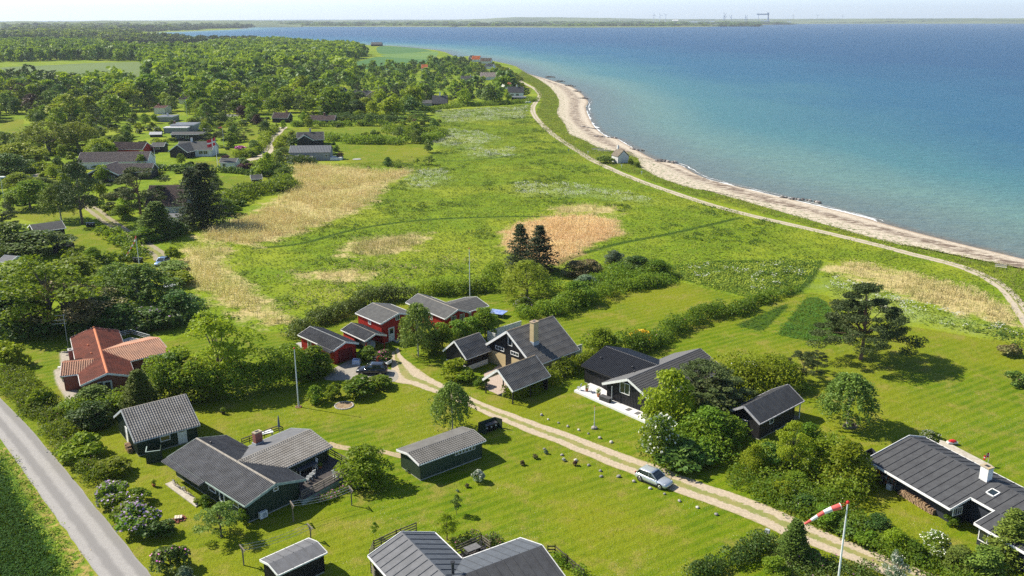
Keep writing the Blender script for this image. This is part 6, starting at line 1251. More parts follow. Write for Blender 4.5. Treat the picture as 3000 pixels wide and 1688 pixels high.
vh('white-fronted garden house with grey roof below the flag', K6, 630, 699, 125, -4, 2.4, 2.1, 3.4, 'shingle', R_SHING, WHITEW, wins=((-.5, 1.2, 1.1, 1.2, 1),), doors=((.1, .9),), name='garden_house', cat='garden house')
vh('small dark shed alone on the mown lawn near the reeds', K6, 853, 836, 76, 20, 2.0, 1.9, 3.0, 'shingle', R_SHING, mt('brown_grey_boards', (.09, .075, .07), None, .8), name='shed', cat='shed')
vh('very long low roof of brown-grey tiles behind the gabled house', K4, 1130, 500, 610, 6, 5.2, 2.4, 5.2, 'tile', roofmat('roof_greybrown', (.19, .155, .14), (.15, .12, .11), None), WHITEW, ch=None)
h, m = vh('black gabled house with white bargeboards in front of the very long roof', K4, 1300, 606, 400, 3, 4.0, 2.4, 4.6, 'tile', MATS['roof_greybrown'], BLACKW)
e = Blk.raw(m.w(-m.L * .40, -3.6, 0), m.ang + R(83), 10, 5.4, 5.0, 2.4, .5, .4); h.roof(e, 'tile', MATS['roof_greybrown'], RIDGEG, WHITE, tw=.3); h.walls(e, BLACKW, 0, None)
o, n_, t_ = e.face('A'); wpanel(h, o + t_ * 2.4 + np.array((0, 0, 1.3)), t_, n_, 2.4, 1.4, 2); wpanel(h, o + t_ * -2.8 + np.array((0, 0, 1.3)), t_, n_, 2.0, 1.4, 1); wpanel(h, o + np.array((0, 0, 3.4)), t_, n_, .6, .6, 0)
vh('low red cottage with brown roof in the shade of the conifers', K4, 1290, 356, 300, -4, 4.5, 2.0, 4.2, 'tile', R_BROWN, REDW, name='cottage', cat='cottage')
vh('tiny black cabin between the red cottage and the flag house', K4, 1595, 330, 105, 3, 3, 2.2, 3.4, 'shingle', R_SHING, BLACKW, name='cabin', cat='cabin', wins=((0, 1.6, .8, 1.4, 1),))
vh('house with a huge dark tiled roof half hidden by the two tall spruces', K4, 1670, 945, 360, 4, 5.5, 1.8, 6.6, 'tile', R_BROWN, WHITEW, ch=None, trim=None)
vh('white-walled flat shed among trees below the dark tiled roof', K4, 1740, 1085, 130, 2, 2.4, 2.2, 2.4, 'flat', R_FELTG, WHITEW, name='shed', cat='shed')
m = Blk(K4(300, 1064), K4(622, 1022), K4(652, 1112), 3.7, 2.4, .3, .3, we=3.2); h = House('garden_cabin', 'dark cabin with shingle roof and a raised wooden balcony on the left lawn', 'cabin', m)
h.roof(m, 'shingle', R_SHING, None, WHITE, cap=.08); h.walls(m, mt('dark_brown_boards', (.035, .028, .026), None, .7), 0, None); 
q = np.array(at(K4(610, 1345))); mb = h.mb(); mb.box((q[0] + .3, q[1] + 1.2, 0), (3.6, 3.0, 1.6), R(8)); mb.build('balcony', MATS['dark_brown_boards'], h.root)
mb = h.mb()
for dx in (-1.4, 0, 1.8):
    mb.box((q[0] + .2 + dx, q[1] - .2 + dx * .14, 1.6), (.06, .06, 1.0))
mb.beam((q[0] - 1.3, q[1] - .4, 2.6), (q[0] + 2.1, q[1] + .1, 2.6), .06); mb.build('railing', GREYTRIM, h.root)
vh('white house with brownish flat roof between the dark pines', K1, 1510, 1078, 98, 0, 5, 3.4, 4.2, 'tile', PINKR, WHITEW, ch=-.6, chm=BRICKRED)
vh('grey flat-roofed house beneath the brown-roofed white house', K1, 1555, 1152, 140, 0, 5, 2.4, 2.7, 'flat', R_METAL, GREYW, ch=0)
vh('pale pink roof peeping out of the distant wood', K1, 1240, 850, 82, 3, 5, 4.0, 6.5, 'tile', roofmat('roof_rose', (.6, .4, .36), (.5, .35, .3), None), WHITEW)
vh('grey roof in the wood by the distant flagpole', K1, 1745, 985, 76, -14, 5, 3.0, 5.5, 'tile', R_BROWN, WHITEW)
vh('dark gabled house in a clearing far left of the garden track', K1, 1970, 938, 110, -18, 5, 2.4, 6.0, 'tile', R_SHING, BLACKW, wins=((.2, 2, 1.2, 1.4, 1),))
vh('brown-roofed house deep in the wood, centre left', K2, 215, 638, 90, -6, 5, 3.5, 6.5, 'tile', R_BROWN, BLACKW)
vh('low grey house in the wood, just above the brown-roofed one', K2, 240, 582, 120, 4, 5, 3.2, 3.6, 'flat', R_METAL, WHITEW, ch=-.7)
vh('red roof glimpsed between the tall pines', K2, 1400, 545, 44, 0, 5, 3.5, 7, 'tile', R_ORANGE, WHITEW)
vh('pale low house hidden behind the row of thin trees', K2, 200, 805, 80, 2, 5, 2.6, 2.9, 'flat', R_METAL, WHITEW)
for i, (x, wd) in enumerate(((592, 76), (700, 92), (862, 84), (1036, 76))):
    vh(('westernmost', 'second', 'third', 'easternmost')[i] + ' of four dark roofs along the far shore beyond the green fields', K2, x, 349, wd, (3, -4, 2, 0)[i], 9, 3, 7, 'shingle', R_SHING if i % 2 else R_BROWN, BLACKW if i != 2 else REDW, trim=None)
vh('grey shed half hidden under the birches by the striped pennant', K5, 1310, 815, 140, 30, 2.6, 2.4, 3.6, 'shingle', R_FELTG, GREYW, name='shed', cat='shed')
vh('weathered grey hut at the left edge below the whitebeam', K5, 90, 545, 120, -15, 2.4, 2.4, 3.2, 'shingle', R_FELTG, GREYW, name='shed', cat='shed')
vh('half-hidden silver upturned boat shelter behind the black houses', K4, 1570, 180, 100, 8, 1.6, 1.2, 2.2, 'shingle', MATS['roof_white'], mt('shelter_dark', (.05, .05, .05)), name='shelter', cat='shelter')
# ================================================================ vehicles
RUBBER = mt('rubber', (.018, .018, .018), None, .85, 5); CHROME = mt('alloy', (.55, .55, .56), (.4, .4, .41), .3, 5, metal=.8); BLACKP = mt('black_plastic', (.02, .02, .022), None, .5, 5)
REDL = mt('red_lens', (.45, .01, .01), None, .25, 5, spec=.6); LENS = mt('clear_lens', (.55, .58, .6), None, .15, 5, spec=.8); PLATE = mt('number_plate', (.75, .75, .75), None, .5, 5)
def carpaint(name, c, met=.5): 
    m, nt, b, o = new_mat(name); b.inputs['Base Color'].default_value = c + (1,); b.inputs['Metallic'].default_value = met; b.inputs['Roughness'].default_value = .28; b.inputs['Coat Weight'].default_value = .8; b.inputs['Coat Roughness'].default_value = .05; return m
def car(label, pos, ang, paint, L=4.28, W_=1.80, H=1.47, wb=2.64, suv=0, name='parked_car'):
    t = thing(name, label, 'car', (pos[0], pos[1], .022), ang); h = L / 2; ho = H - 1.47
    def loft(mb, secs, ring):
        vs = []; n_ = len(ring(secs[0])); 
        for s_ in secs: vs += ring(s_)
        fs = [(i * n_ + k, i * n_ + (k + 1) % n_, (i + 1) * n_ + (k + 1) % n_, (i + 1) * n_ + k) for i in range(len(secs) - 1) for k in range(n_)]
        fs += [tuple(range(n_))[::-1], tuple(range((len(secs) - 1) * n_, len(secs) * n_))]; mb.add(vs, fs)
    def ring(s_):
        x, w_, z0, z1 = s_; w_ *= W_ / 2; half = [(0, z0), (w_ * .82, z0), (w_ * .97, z0 + .10), (w_, z0 + (z1 - z0) * .45), (w_ * .985, z0 + (z1 - z0) * .75), (w_ * .90, z1 - .03), (w_ * .70, z1 + .015), (0, z1 + .03)]
        return [(x, y, z) for y, z in half] + [(x, -y, z) for y, z in half[-2:0:-1]]
    zb = .90 + ho * .5; lo = .20 + suv * .05
    mb = MB(); loft(mb, [(-h, .70, lo + .18, .74), (-h + .06, .88, lo + .06, .84), (-h + .25, .97, lo, zb), (-h + .9, 1, lo, zb + .03), (0, 1, lo - .02, zb + .01), (h - 1.55, 1, lo, zb - .01), (h - 1.1, 1, lo, zb - .05), (h - .55, .97, lo, .80 + ho * .4), (h - .2, .90, lo + .02, .70 + ho * .4), (h - .03, .72, lo + .08, .58), (h, .55, lo + .14, .48)], ring)
    body = mb.build('body', paint, t, True)
    def cring(s_):
        x, wb_, wt, z0, z1 = s_; a_, c_ = wb_ * W_ / 2, wt * W_ / 2
        return [(x, a_, z0), (x, (a_ + c_) / 2 + .015, (z0 + z1) / 2), (x, c_, z1), (x, -c_, z1), (x, -(a_ + c_) / 2 - .015, (z0 + z1) / 2), (x, -a_, z0)]
    zr = H - .03
    xs = [(-h + .22, .86, .80, zb - .05, zb + .02), (-h + .55, .88, .76, zb - .05, zr - .10), (-h + .85, .90, .75, zb - .05, zr - .03), (-.2, .91, .76, zb - .05, zr), (h - 2.05, .90, .74, zb - .05, zr - .03), (h - 1.62, .89, .80, zb - .05, zb + .28), (h - 1.22, .86, .84, zb - .06, zb - .01)]
    mb = MB(); loft(mb, xs, cring); mb.build('glazing', GLASS, t)
    def rring(s_): x, w_, z = s_; w_ *= W_ / 2; return [(x, w_, z - .03), (x, w_ * .96, z + .02), (x, w_ * .6, z + .045), (x, -w_ * .6, z + .045), (x, -w_ * .96, z + .02), (x, -w_, z - .03)]
    mb = MB(); loft(mb, [(-h + .50, .80, zr - .10), (-h + .85, .79, zr - .02), (-.2, .80, zr + .01), (h - 2.02, .78, zr - .02)], rring); mb.build('roof_panel', paint, t, True)
    mb = MB()
    for sg in (1, -1):
        y0, y1 = sg * W_ / 2 * .905, sg * W_ / 2 * .78
        mb.beam((h - 1.25, sg * W_ / 2 * .88, zb - .02), (h - 2.05, y1, zr), .07, .05); mb.beam((-h + .25, y0, zb), (-h + .58, y1, zr - .08), .16, .06); mb.beam((-.15, y0 + sg * .01, zb), (-.22, y1 + sg * .015, zr), .07, .04); mb.beam((-h + .55, y1, zr - .06), (h - 2.03, y1, zr - .005), .06, .06)
    mb.build('pillar', paint, t)
    for x in (-wb / 2, wb / 2):
        for sg in (1, -1):
            y = sg * (W_ / 2 - .10); mb = MB(); mb.tube([(x, y - sg * .12, .33), (x, y - sg * .10, .33), (x, y + sg * .09, .33), (x, y + sg * .115, .33)], [.29, .33, .33, .29], 20); wh = mb.build('wheel', RUBBER, t)
            mb = MB(); mb.tube([(x, y + sg * .10, .33), (x, y + sg * .122, .33)], [.23, .21], 16); mb.build('rim', CHROME if not suv else BLACKP, wh); mb = MB()
            for k in range(5): a_ = k * 2 * pi / 5; mb.beam((x, y + sg * .127, .33), (x + cos(a_) * .20, y + sg * .127, .33 + sin(a_) * .20), .05, .02, (0, 1, 0))
            mb.build('spokes', CHROME, wh)
            mb = MB(); mb.tube([(x, sg * (W_ / 2 - .02), .34), (x, sg * (W_ / 2 + .005), .34)], .375, 18); mb.build('wheel_arch', BLACKP, t)
    for sg in (1, -1):
        mb = MB(); mb.ball((h - .30, sg * W_ / 2 * .72, .66 + ho * .3), .17, 8, 6, (1.0, .9, .42)); mb.build('headlight', LENS, t)
        mb = MB(); mb.ball((-h + .08, sg * W_ / 2 * .76, .84), .16, 8, 6, (.5, 1.0, .6)); mb.build('tail_light', REDL, t)
        mb = MB(); mb.ball((h - 1.45, sg * (W_ / 2 + .08), zb + .06), .12, 8, 6, (.55, 1.0, .65)); mb.build('mirror', paint, t)
        for x in (.25, -.75):
            mb = MB(); mb.box((x, sg * (W_ / 2 + .005), .80), (.20, .03, .035)); mb.build('door_handle', CHROME, t)
        mb = MB(); mb.box((0, sg * (W_ / 2 - .01), .17), (wb - .8, .05, .07)); mb.build('sill', BLACKP, t)
    mb = MB(); mb.box((h - .06, 0, .27), (.12, W_ * .62, .13)); mb.build('grille', BLACKP, t); mb = MB(); mb.box((h - .12, 0, .56), (.14, W_ * .66, .05)); mb.build('upper_grille', BLACKP, t)
    mb = MB(); mb.box((h + .0, 0, .42), (.02, .5, .11)); mb.build('number_plate', PLATE, t); mb = MB(); mb.box((-h - .005, 0, .55), (.02, .5, .11)); mb.build('number_plate', PLATE, t)
    mb = MB(); mb.beam((h - 1.26, -W_ * .38, zb - .02), (h - 1.26, W_ * .38, zb - .02), .04, .02); mb.build('wiper_cowl', BLACKP, t); return t
a_ = np.array(at(CA(430, 960))); b_ = np.array(at(CA(1120, 1250))); dv = unit(b_ - a_); nl = np.array((-dv[1], dv[0])); mid = (a_ + b_) / 2 + nl * (.78 if nl[1] > 0 else -.78)
car('silver hatchback standing half on the gravel track', mid, atan2(dv[1], dv[0]), carpaint('silver_paint', (.60, .64, .68)))
p0 = np.array(at(CB(870, 1000))); p1 = np.array(at(CB(1820, 1010))); dv = unit(p0 - p1); c_ = p0 - dv * 1.35 + np.array((-dv[1], dv[0])) * (.8 if -dv[1] * 0 + dv[0] > 0 else -.8)
car('dark grey crossover parked between red shed and clipped bushes', c_, atan2(dv[1], dv[0]), carpaint('graphite_paint', (.035, .04, .05)), 4.6, 1.86, 1.60, 2.75, 1)
q0 = np.array(at(K5(1700, 470))); car('light blue car at the end of the worn field track', q0 + np.array((0, 1.2)), R(-96), carpaint('light_blue_paint', (.25, .38, .58)), 4.3, 1.78, 1.5)
# ================================================================ poles, flags, windsock
POLEW = mt('pole_paint', (.74, .75, .76), (.64, .65, .66), .5, 3); REDB = mt('red_gloss', (.65, .03, .03), None, .4, 4); FLAGR = mt('flag_red', (.60, .012, .03), (.5, .01, .025), .8, 2); FLAGW = mt('flag_white', (.80, .80, .80), None, .8, 2)
SOCKR = mt('windsock_red', (.72, .13, .11), (.66, .10, .09), .8, 3)
def pole(label, base, top, r=.06, ball=REDB, name='flagpole', zt=None, cat='flagpole', foot=None):
    b = at(base); hh = hgt(base, top) if zt is None else zt; t = thing(name, label, cat, (b[0], b[1], 0), group=None); mb = MB(); mb.tube([(0, 0, 0), (0, 0, hh * .5), (0, 0, hh)], [r, r * .85, r * .5], 10); mb.build('pole', POLEW, t)
    if ball: mb = MB(); mb.ball((0, 0, hh + r * .8), r * 1.4, 10, 8); mb.build('ball', ball, t)
    mb = MB(); mb.box((r + .02, 0, 0), (.06, .14, .8)); mb.build('bracket', GREYTRIM, t)
    return t, b, hh
t, b, hh = pole('tall white flagpole with pink ball standing on the front lawn beside the clipped bushes', G5(80, 1200), G5(25, 650), .085)
mb = MB((b[0], b[1], 0)); 
for k in range(9): a_ = k * .7; mb.ball((b[0] + cos(a_) * .35, b[1] + sin(a_) * .35, .03), .14, 6, 4, (1, 1, .5))
mb.build('brick_ring', BRICKRED, t)
t, b, hh = pole('short white pole with red ball standing in a boulder by the track', H1(614, 985), H1(618, 778), .05)
mb = MB(); mb.ball((0, 0, .12), .42, 10, 6, (1, .9, .6), .12, random.Random(3)); mb.build('foot_boulder', STONE, t)
pole('very tall thin white flagpole behind the red house', H5(86, 880), H5(70, 415), .08)
t, b, hh = pole('white flagpole flying the red and white cross flag', K6(538, 690), K6(512, 440), .10)
def wave_flag(t, w_, h_, z, nx_=14, droop=.35):
    def P(u, v): x = -u * w_ * .86; return (x, sin(u * 6) * .25 * u, z - v * h_ - droop * u * h_ * .8 + .08 * sin(u * 7))
    red, wh = MB(), MB(); us = np.linspace(0, 1, nx_ + 1); X0, X1 = .32, .45; Y0, Y1 = .40, .58
    def q(mb, u0, u1, v0, v1, off=0): mb.add([tuple(np.array(P(u, v)) + (0, off, 0)) for u, v in ((u0, v1), (u1, v1), (u1, v0), (u0, v0))], [(0, 1, 2, 3)])
    cols = sorted(set(list(us) + [X0, X1]))
    for u0, u1 in zip(cols[:-1], cols[1:]):
        inx = X0 - 1e-6 <= u0 and u1 <= X1 + 1e-6
        if inx: q(wh, u0, u1, 0, 1)
        else: q(red, u0, u1, 0, Y0); q(wh, u0, u1, Y0, Y1); q(red, u0, u1, Y1, 1)
    f = red.build('flag', FLAGR, t); wh.build('flag_cross', FLAGW, f)
wave_flag(t, K6(0, 0)[0] * 0 + 3.4, 2.6, hh - .1)
t, b, hh = pole('thin pole with a tiny limp pink windbag on the garden lawn', K6(592, 525), K6(565, 352), .07, None)
mb = MB(); mb.tube([(0, 0, hh), (-.6, 0, hh - .05), (-1.6, 0, hh - .3)], [.12, .16, .05], 8); mb.build('windbag', SOCKR, t)
pole('white flagpole among the trees above the flat-roofed grey house', K6(282, 262), K6(262, 98), .09)
pole('white flagpole in front of the tiny black cabin', K4(1583, 528), K4(1545, 285), .09)
t, b, hh = pole('grey lamp pole with a pale flat head at the left edge', K4(55, 892), K4(5, 590), .09, None, 'lamp_post', cat='lamp post'); mb = MB(); mb.box((0, 0, hh), (2.4, 1.0, .35)); mb.build('lamp_head', WHITE, t)
t, b, hh = pole('pole with a long limp red and white striped pennant', K5(1487, 530), K5(1432, 160), .09)
e_ = np.array(K5(1340, 360)); d = ray(e_); k = b[1] / d[1]; ex, ez = d[0] * k - b[0], CAMH + d[2] * k; mb = MB(); mb2 = MB()
for i in range(8):
    u0, u1 = i / 8, (i + 1) / 8; f_ = lambda u: np.array((ex * u ** 1.2, .2 * sin(u * 6), hh - .1 + (ez - hh) * u)); (mb if i % 2 else mb2).tube([f_(u0), f_(u1)], [.14 * (1 - .6 * u0), .14 * (1 - .6 * u1)], 6)
mb.build('pennant_white', FLAGW, t); mb2.build('pennant', SOCKR, t)
pole('white flagpole beside the yellow brick gable', K2(1057, 742), K2(1050, 640), .12); pole('distant white flagpole standing in the wood', K2(1116, 572), K2(1111, 510), .14)
pole('white flagpole far away among the trees, with a scrap of flag', K1(2201, 850), K1(2195, 775), .12)
# windsock at the bottom right
top = H4(2115, 292); zt = 9.5; T3 = at3(top, zt); t = thing('windsock', 'red and white striped windsock on a tall grey pole beside the gravel track', 'windsock', (T3[0], T3[1], 0))
mb = MB(); mb.tube([(0, 0, 0), (0, 0, zt * .6), (0, 0, zt)], [.10, .085, .055], 12); mb.build('pole', POLEW, t); mb = MB(); mb.ball((0, 0, zt + .06), .16, 12, 8); mb.build('ball', REDB, t)
def onplane(p): d = ray(p); k = T3[1] / d[1]; return np.array((d[0] * k - T3[0], 0, CAMH + d[2] * k))
cen = [onplane(H4(2028, 330)), onplane(H4(1930, 362)), onplane(H4(1838, 402)), onplane(H4(1765, 445)), onplane(H4(1690, 492)), onplane(H4(1615, 537))]; rad = [.27, .23, .19, .16, .13, .10]
for i in range(5): mb = MB(); mb.tube([cen[i], (cen[i] + cen[i + 1]) / 2, cen[i + 1]], [rad[i], (rad[i] + rad[i + 1]) / 2, rad[i + 1]], 14, False); mb.build('sock_band', SOCKR if i % 2 == 0 else FLAGW, t)
mb = MB(); d0 = unit(cen[0] - cen[1]); mb.tube([cen[0], cen[0] + d0 * .06], [.285, .285], 14, False); mb.build('hoop', FLAGW, t); mb = MB()
for s_ in (-.3, .3): mb.beam(cen[0] + np.array((0, s_, .1)), (0, 0, zt - .05), .02)
mb.build('line', REDB, t)
# ================================================================ clothes lines
LINE = mt('line', (.55, .55, .55), None, .6)
def clothes(label, p1, t1, p2, t2, lab2):
    a, b = np.array(at(p1)), np.array(at(p2)); ha, hb = hgt(p1, t1), hgt(p2, t2); d = unit(b - a); n_ = np.array((-d[1], d[0])); g = thing('clothes_line', label, 'clothes line', (a[0], a[1], 0))
    for P, hh in ((a, ha), (b, hb)):
        mb = MB((a[0], a[1], 0)); mb.beam((*P, 0), (*P, hh), .11); mb.beam((*(P - n_ * .65), hh), (*(P + n_ * .65), hh), .09, .10)
        for s_ in (-1, 1): mb.beam((*P, hh - .6), (*(P + n_ * .55 * s_), hh - .05), .06)
        mb.build('post', WOOD, g)
    for s_ in (-.5, 0, .5):
        mb = MB((a[0], a[1], 0)); pts = [(*(a + (b - a) * u + n_ * s_), ha + (hb - ha) * u - .35 * sin(pi * u) + .04) for u in np.linspace(0, 1, 9)]; mb.tube(pts, .018, 4); mb.build('line', LINE, g)
clothes('pair of wooden T posts with clothes lines beside the flowering bed', G3(1320, 1060), G3(1305, 890), G3(1870, 905), G3(1850, 745), '')
clothes('pair of T posts with clothes lines above the small felt shed', G3(852, 1470), G3(842, 1305), G3(1485, 1235), G3(1478, 1100), '')
# ================================================================ around the dark green house
mb = MB(); P = GM.wallhit(G3(1018, 1010), 'A'); o, n_, t_ = GM.face('A'); c = o + t_ * P[1]; g = thing('heat_pump', 'white heat pump against the dark green gable wall', 'heat pump', (c[0] + n_[0] * .35, c[1] + n_[1] * .35, 0), atan2(t_[1], t_[0]))
mb.box((0, 0, .12), (.9, .34, .72)); mb.build('casing', WHITE, g); sgn = 1 if np.dot((-sin(atan2(t_[1], t_[0])), cos(atan2(t_[1], t_[0]))), n_[:2]) > 0 else -1
mb = MB(); mb.tube([(-.1, sgn * .17, .48), (-.1, sgn * .20, .48)], .27, 18); mb.build('fan_grille', GREYTRIM, g); mb = MB(); [mb.box((x, 0, 0), (.08, .3, .12)) for x in (-.3, .3)]; mb.build('foot', DKMETAL, g)
def platform(name, label, cat, pts, z, mat, th=.12, skirt=None, z0=0):
    q = [tuple(at(p, z)) for p in pts]; c = np.mean(q, 0); t = thing(name, label, cat, (c[0], c[1], 0)); mb = MB((c[0], c[1], 0)); mb.prism(q, z - th, z); mb.build('boards', mat, t)
    if skirt: mb = MB((c[0], c[1], 0)); k = [tuple(c + (np.array(a) - c) * .985) for a in q]; mb.prism(k, z0, z - th); mb.build('skirt', skirt, t)
    return t, q, c
def rail(t, c, P, Q, z0, mat, hh=.95, n_=4, rails=(.35, .62, .92), w_=.07):
    P, Q = np.array(P), np.array(Q); mb = MB((c[0], c[1], 0))
    for i in range(n_ + 1): s_ = P + (Q - P) * i / n_; mb.beam((*s_, z0), (*s_, z0 + hh), w_)
    for r_ in rails: mb.beam((*P, z0 + r_), (*Q, z0 + r_), .04, .11)
    mb.beam((*P, z0 + hh), (*Q, z0 + hh), .14, .04); mb.build('railing', mat, t)
RAILM = mt('rail_wood', (.10, .085, .065), (.065, .055, .045), .8, 3)
t, q, c = platform('raised_deck', 'dark raised timber deck with railing on the garden side of the green house', 'deck', [G3(1245, 560), G3(1590, 395), G3(1905, 575), G3(1400, 850), G3(1300, 700)], .75, DKWOOD, skirt=MATS['pale_green_trim'])
rail(t, c, q[1], q[2], .75, RAILM, n_=5); rail(t, c, q[2], np.array(q[3]), .75, MATS['grey_wood'], n_=5)
t, q, c = platform('back_deck', 'small deck with railing and parasol behind the brick chimney', 'deck', [G3(860, 375), G3(1150, 235), G3(1230, 235), G3(1180, 300), G3(960, 400)], .5, DKWOOD)
rail(t, c, at(G3(835, 345), .5), at(G3(1185, 215), .5), .5, RAILM, n_=5); rail(t, c, at(G3(1185, 215), .5), at(G3(1225, 235), .5), .5, RAILM, n_=1)
p = at(G3(1188, 225), .5); g = thing('parasol', 'closed grey parasol on the small deck behind the chimney', 'parasol', (p[0], p[1], .5)); mb = MB(); mb.tube([(0, 0, 0), (0, 0, 2.4)], .025, 6); mb.build('pole', GREYTRIM, g); mb = MB(); mb.tube([(0, 0, .9), (0, 0, 1.4), (0, 0, 2.3), (0, 0, 2.45)], [.16, .14, .07, .02], 8); mb.build('canopy', mt('slate_cloth', (.16, .19, .24), None, .9), g)
p = at(G3(1070, 262), .5); g = thing('garden_table', 'white table beside the chimney on the small back deck', 'table', (p[0], p[1], .5), R(30)); mb = MB(); mb.box((0, 0, .70), (1.5, .9, .04)); mb.build('tabletop', WHITE, g)
for x in (-.65, .65):
    for y in (-.36, .36): mb = MB(); mb.box((x, y, 0), (.06, .06, .70)); mb.build('leg', WHITE, g)
platform('bicycle_deck', 'low pale plank walk under the eave with two bicycles', 'deck', [G3(108, 700), G3(180, 672), G3(425, 850), G3(440, 880), G3(400, 915)], .14, PALEWOOD)
def bike(label, p, ang, col):
    b = at(p, .14); g = thing('bicycle', label, 'bicycle', (b[0], b[1], .14), ang, 'bicycles leaning by the green house'); g.rotation_euler = (R(8), 0, ang)
    for x in (-.52, .52):
        mb = MB(); pts = [(x + .33 * cos(k * pi / 10), 0, .34 + .33 * sin(k * pi / 10)) for k in range(21)]; mb.tube(pts, .018, 5, False); w1_ = mb.build('wheel', RUBBER, g); mb = MB(); [mb.beam((x, 0, .34), (x + .31 * cos(k * pi / 5), 0, .34 + .31 * sin(k * pi / 5)), .008) for k in range(10)]; mb.build('spokes', CHROME, w1_)
    mb = MB(); [mb.tube([a, c_], .02, 6) for a, c_ in (((-.52, 0, .34), (-.1, 0, .30)), ((-.1, 0, .30), (-.22, 0, .82)), ((-.22, 0, .75), (.36, 0, .78)), ((-.1, 0, .30), (.36, 0, .72)), ((-.52, 0, .34), (-.22, 0, .72)), ((.52, 0, .34), (.34, 0, .90)))]; mb.build('frame', col, g)
    mb = MB(); mb.ball((-.24, 0, .88), .13, 8, 5, (1, .6, .35)); mb.build('saddle', BLACKP, g); mb = MB(); mb.tube([(.2, .27, .98), (.34, .1, .96), (.34, -.1, .96), (.2, -.27, .98)], .015, 5); mb.build('handlebar', CHROME, g); mb = MB(); mb.box((-.6, 0, .70), (.4, .14, .02)); mb.build('rack', CHROME, g)
bike('black bicycle nearer the corner of the house wall', G3(225, 735), R(-42), BLACKP); bike('second bicycle with silver rack, further along the plank walk', G3(325, 800), R(-38), mt('bike_red', (.2, .03, .03), None, .4))
def chair(label, p, z, ang, mat, grp=None, back=.55):
    b = at(p, z); g = thing('garden_chair', label, 'chair', (b[0], b[1], z), ang, grp)
    mb = MB(); [mb.box((0, -.2 + .1 * k, .43), (.46, .08, .03)) for k in range(5)]; mb.build('seat', mat, g)
    mb = MB(); [mb.beam((-.2 + .1 * k, -.22, .45), (-.2 + .1 * k, -.36, .45 + back), .06, .02, (0, 1, 0)) for k in range(5)]; mb.beam((-.23, -.36, .45 + back), (.23, -.36, .45 + back), .05); mb.build('backrest', mat, g)
    for x in (-.22, .22):
        mb = MB(); mb.beam((x, .2, 0), (x, -.2, .45), .04); mb.build('leg', mat, g); mb = MB(); mb.beam((x, -.25, 0), (x, .2, .45), .04); mb.build('leg', mat, g)
    return g
tp = at(G3(1445, 590), .75); ta = atan2(*(np.array(at(G3(1540, 545), .75)) - np.array(at(G3(1360, 625), .75)))[::-1]); g = thing('deck_table', 'long dark table on the raised deck by the green wall', 'table', (tp[0], tp[1], .75), ta)
mb = MB(); mb.box((0, 0, .72), (2.6, .95, .05)); mb.build('tabletop', mt('slate_table', (.10, .11, .12), None, .6), g)
for x in (-1.15, 1.15):
    for y in (-.38, .38): mb = MB(); mb.box((x, y, 0), (.07, .07, .72)); mb.build('leg', WHITE, g)
for i, u in enumerate((.0, .33, .66)): chair(('nearest', 'middle', 'farthest')[i] + ' white folding chair in the row along the long deck table', (G3(1445, 690)[0] + 26 * u, G3(1445, 690)[1] - 24 * u), .75, ta, WHITE, 'white folding chairs along the deck table')
chair('white slatted chair at the far end of the long deck table', G3(1520, 560), .75, ta + pi / 2, WHITE, back=.75); chair('white slatted chair alone by the deck railing', G3(1720, 660), .75, ta + pi, WHITE, back=.6)
def pot(label, p, z=0, r=.2, leaf=L_MID, hh=.5, mat=None, name='potted_plant'):
    b = at(p, z); g = thing(name, label, 'potted plant', (b[0], b[1], z)); mb = MB(); mb.tube([(0, 0, 0), (0, 0, r * 1.5)], [r * .7, r], 10); mb.build('pot', mat or mt('terracotta', (.42, .16, .08), None, .8), g); rn_ = np.random.RandomState(int(p[0])); D = rdir(rn_, 160); v = leaves(D * np.array((r * 1.5, r * 1.5, hh * .5)) * rn_.rand(160, 1) ** .4 + np.array((0, 0, r * 1.5 + hh * .45)), nrm(D + np.array((0, 0, .5))), .08, rn_); meshobj('foliage', npmesh('foliage', v, None, 4), leaf, g)
pot('potted plant against the green wall at the corner of the raised deck', G3(1573, 555), .75); pot('leafy pot on the railing corner of the raised deck', G3(1808, 580), .75, .25, L_GRY, .6); pot('small tree in a terracotta pot on bricks in the left lawn', G2(1460, 600), 0, .22, L_BRI, .7); pot('black urn with plant alone on the front lawn', G1(2107, 1010), 0, .28, L_MID, .6, BLACKP)
def boulders(specs, grp, base):
    rd = random.Random(8)
    for i, (p, w_, lab) in enumerate(specs):
        b = at(p); d = sqrt(b[0] ** 2 + b[1] ** 2 + CAMH ** 2); r = w_ * d / FPX / 2 * .76; o_ = MB(); o_.ball((0, 0, r * .35), r, 9, 6, (1, rd.uniform(.7, .95), rd.uniform(.6, .8)), .16, rd)
        m_ = [STONE, mt('pale_granite', (.56, .52, .47), (.42, .39, .35), .9, 5), mt('dark_granite', (.27, .25, .23), (.19, .18, .17), .9, 5)][i % 3 if 'dark' not in lab else 2]; q = o_.build('boulder', m_, None, True); q.location = (b[0], b[1], 0); q.rotation_euler = (0, 0, rd.uniform(0, 6)); tag(q, lab, 'boulder', grp)
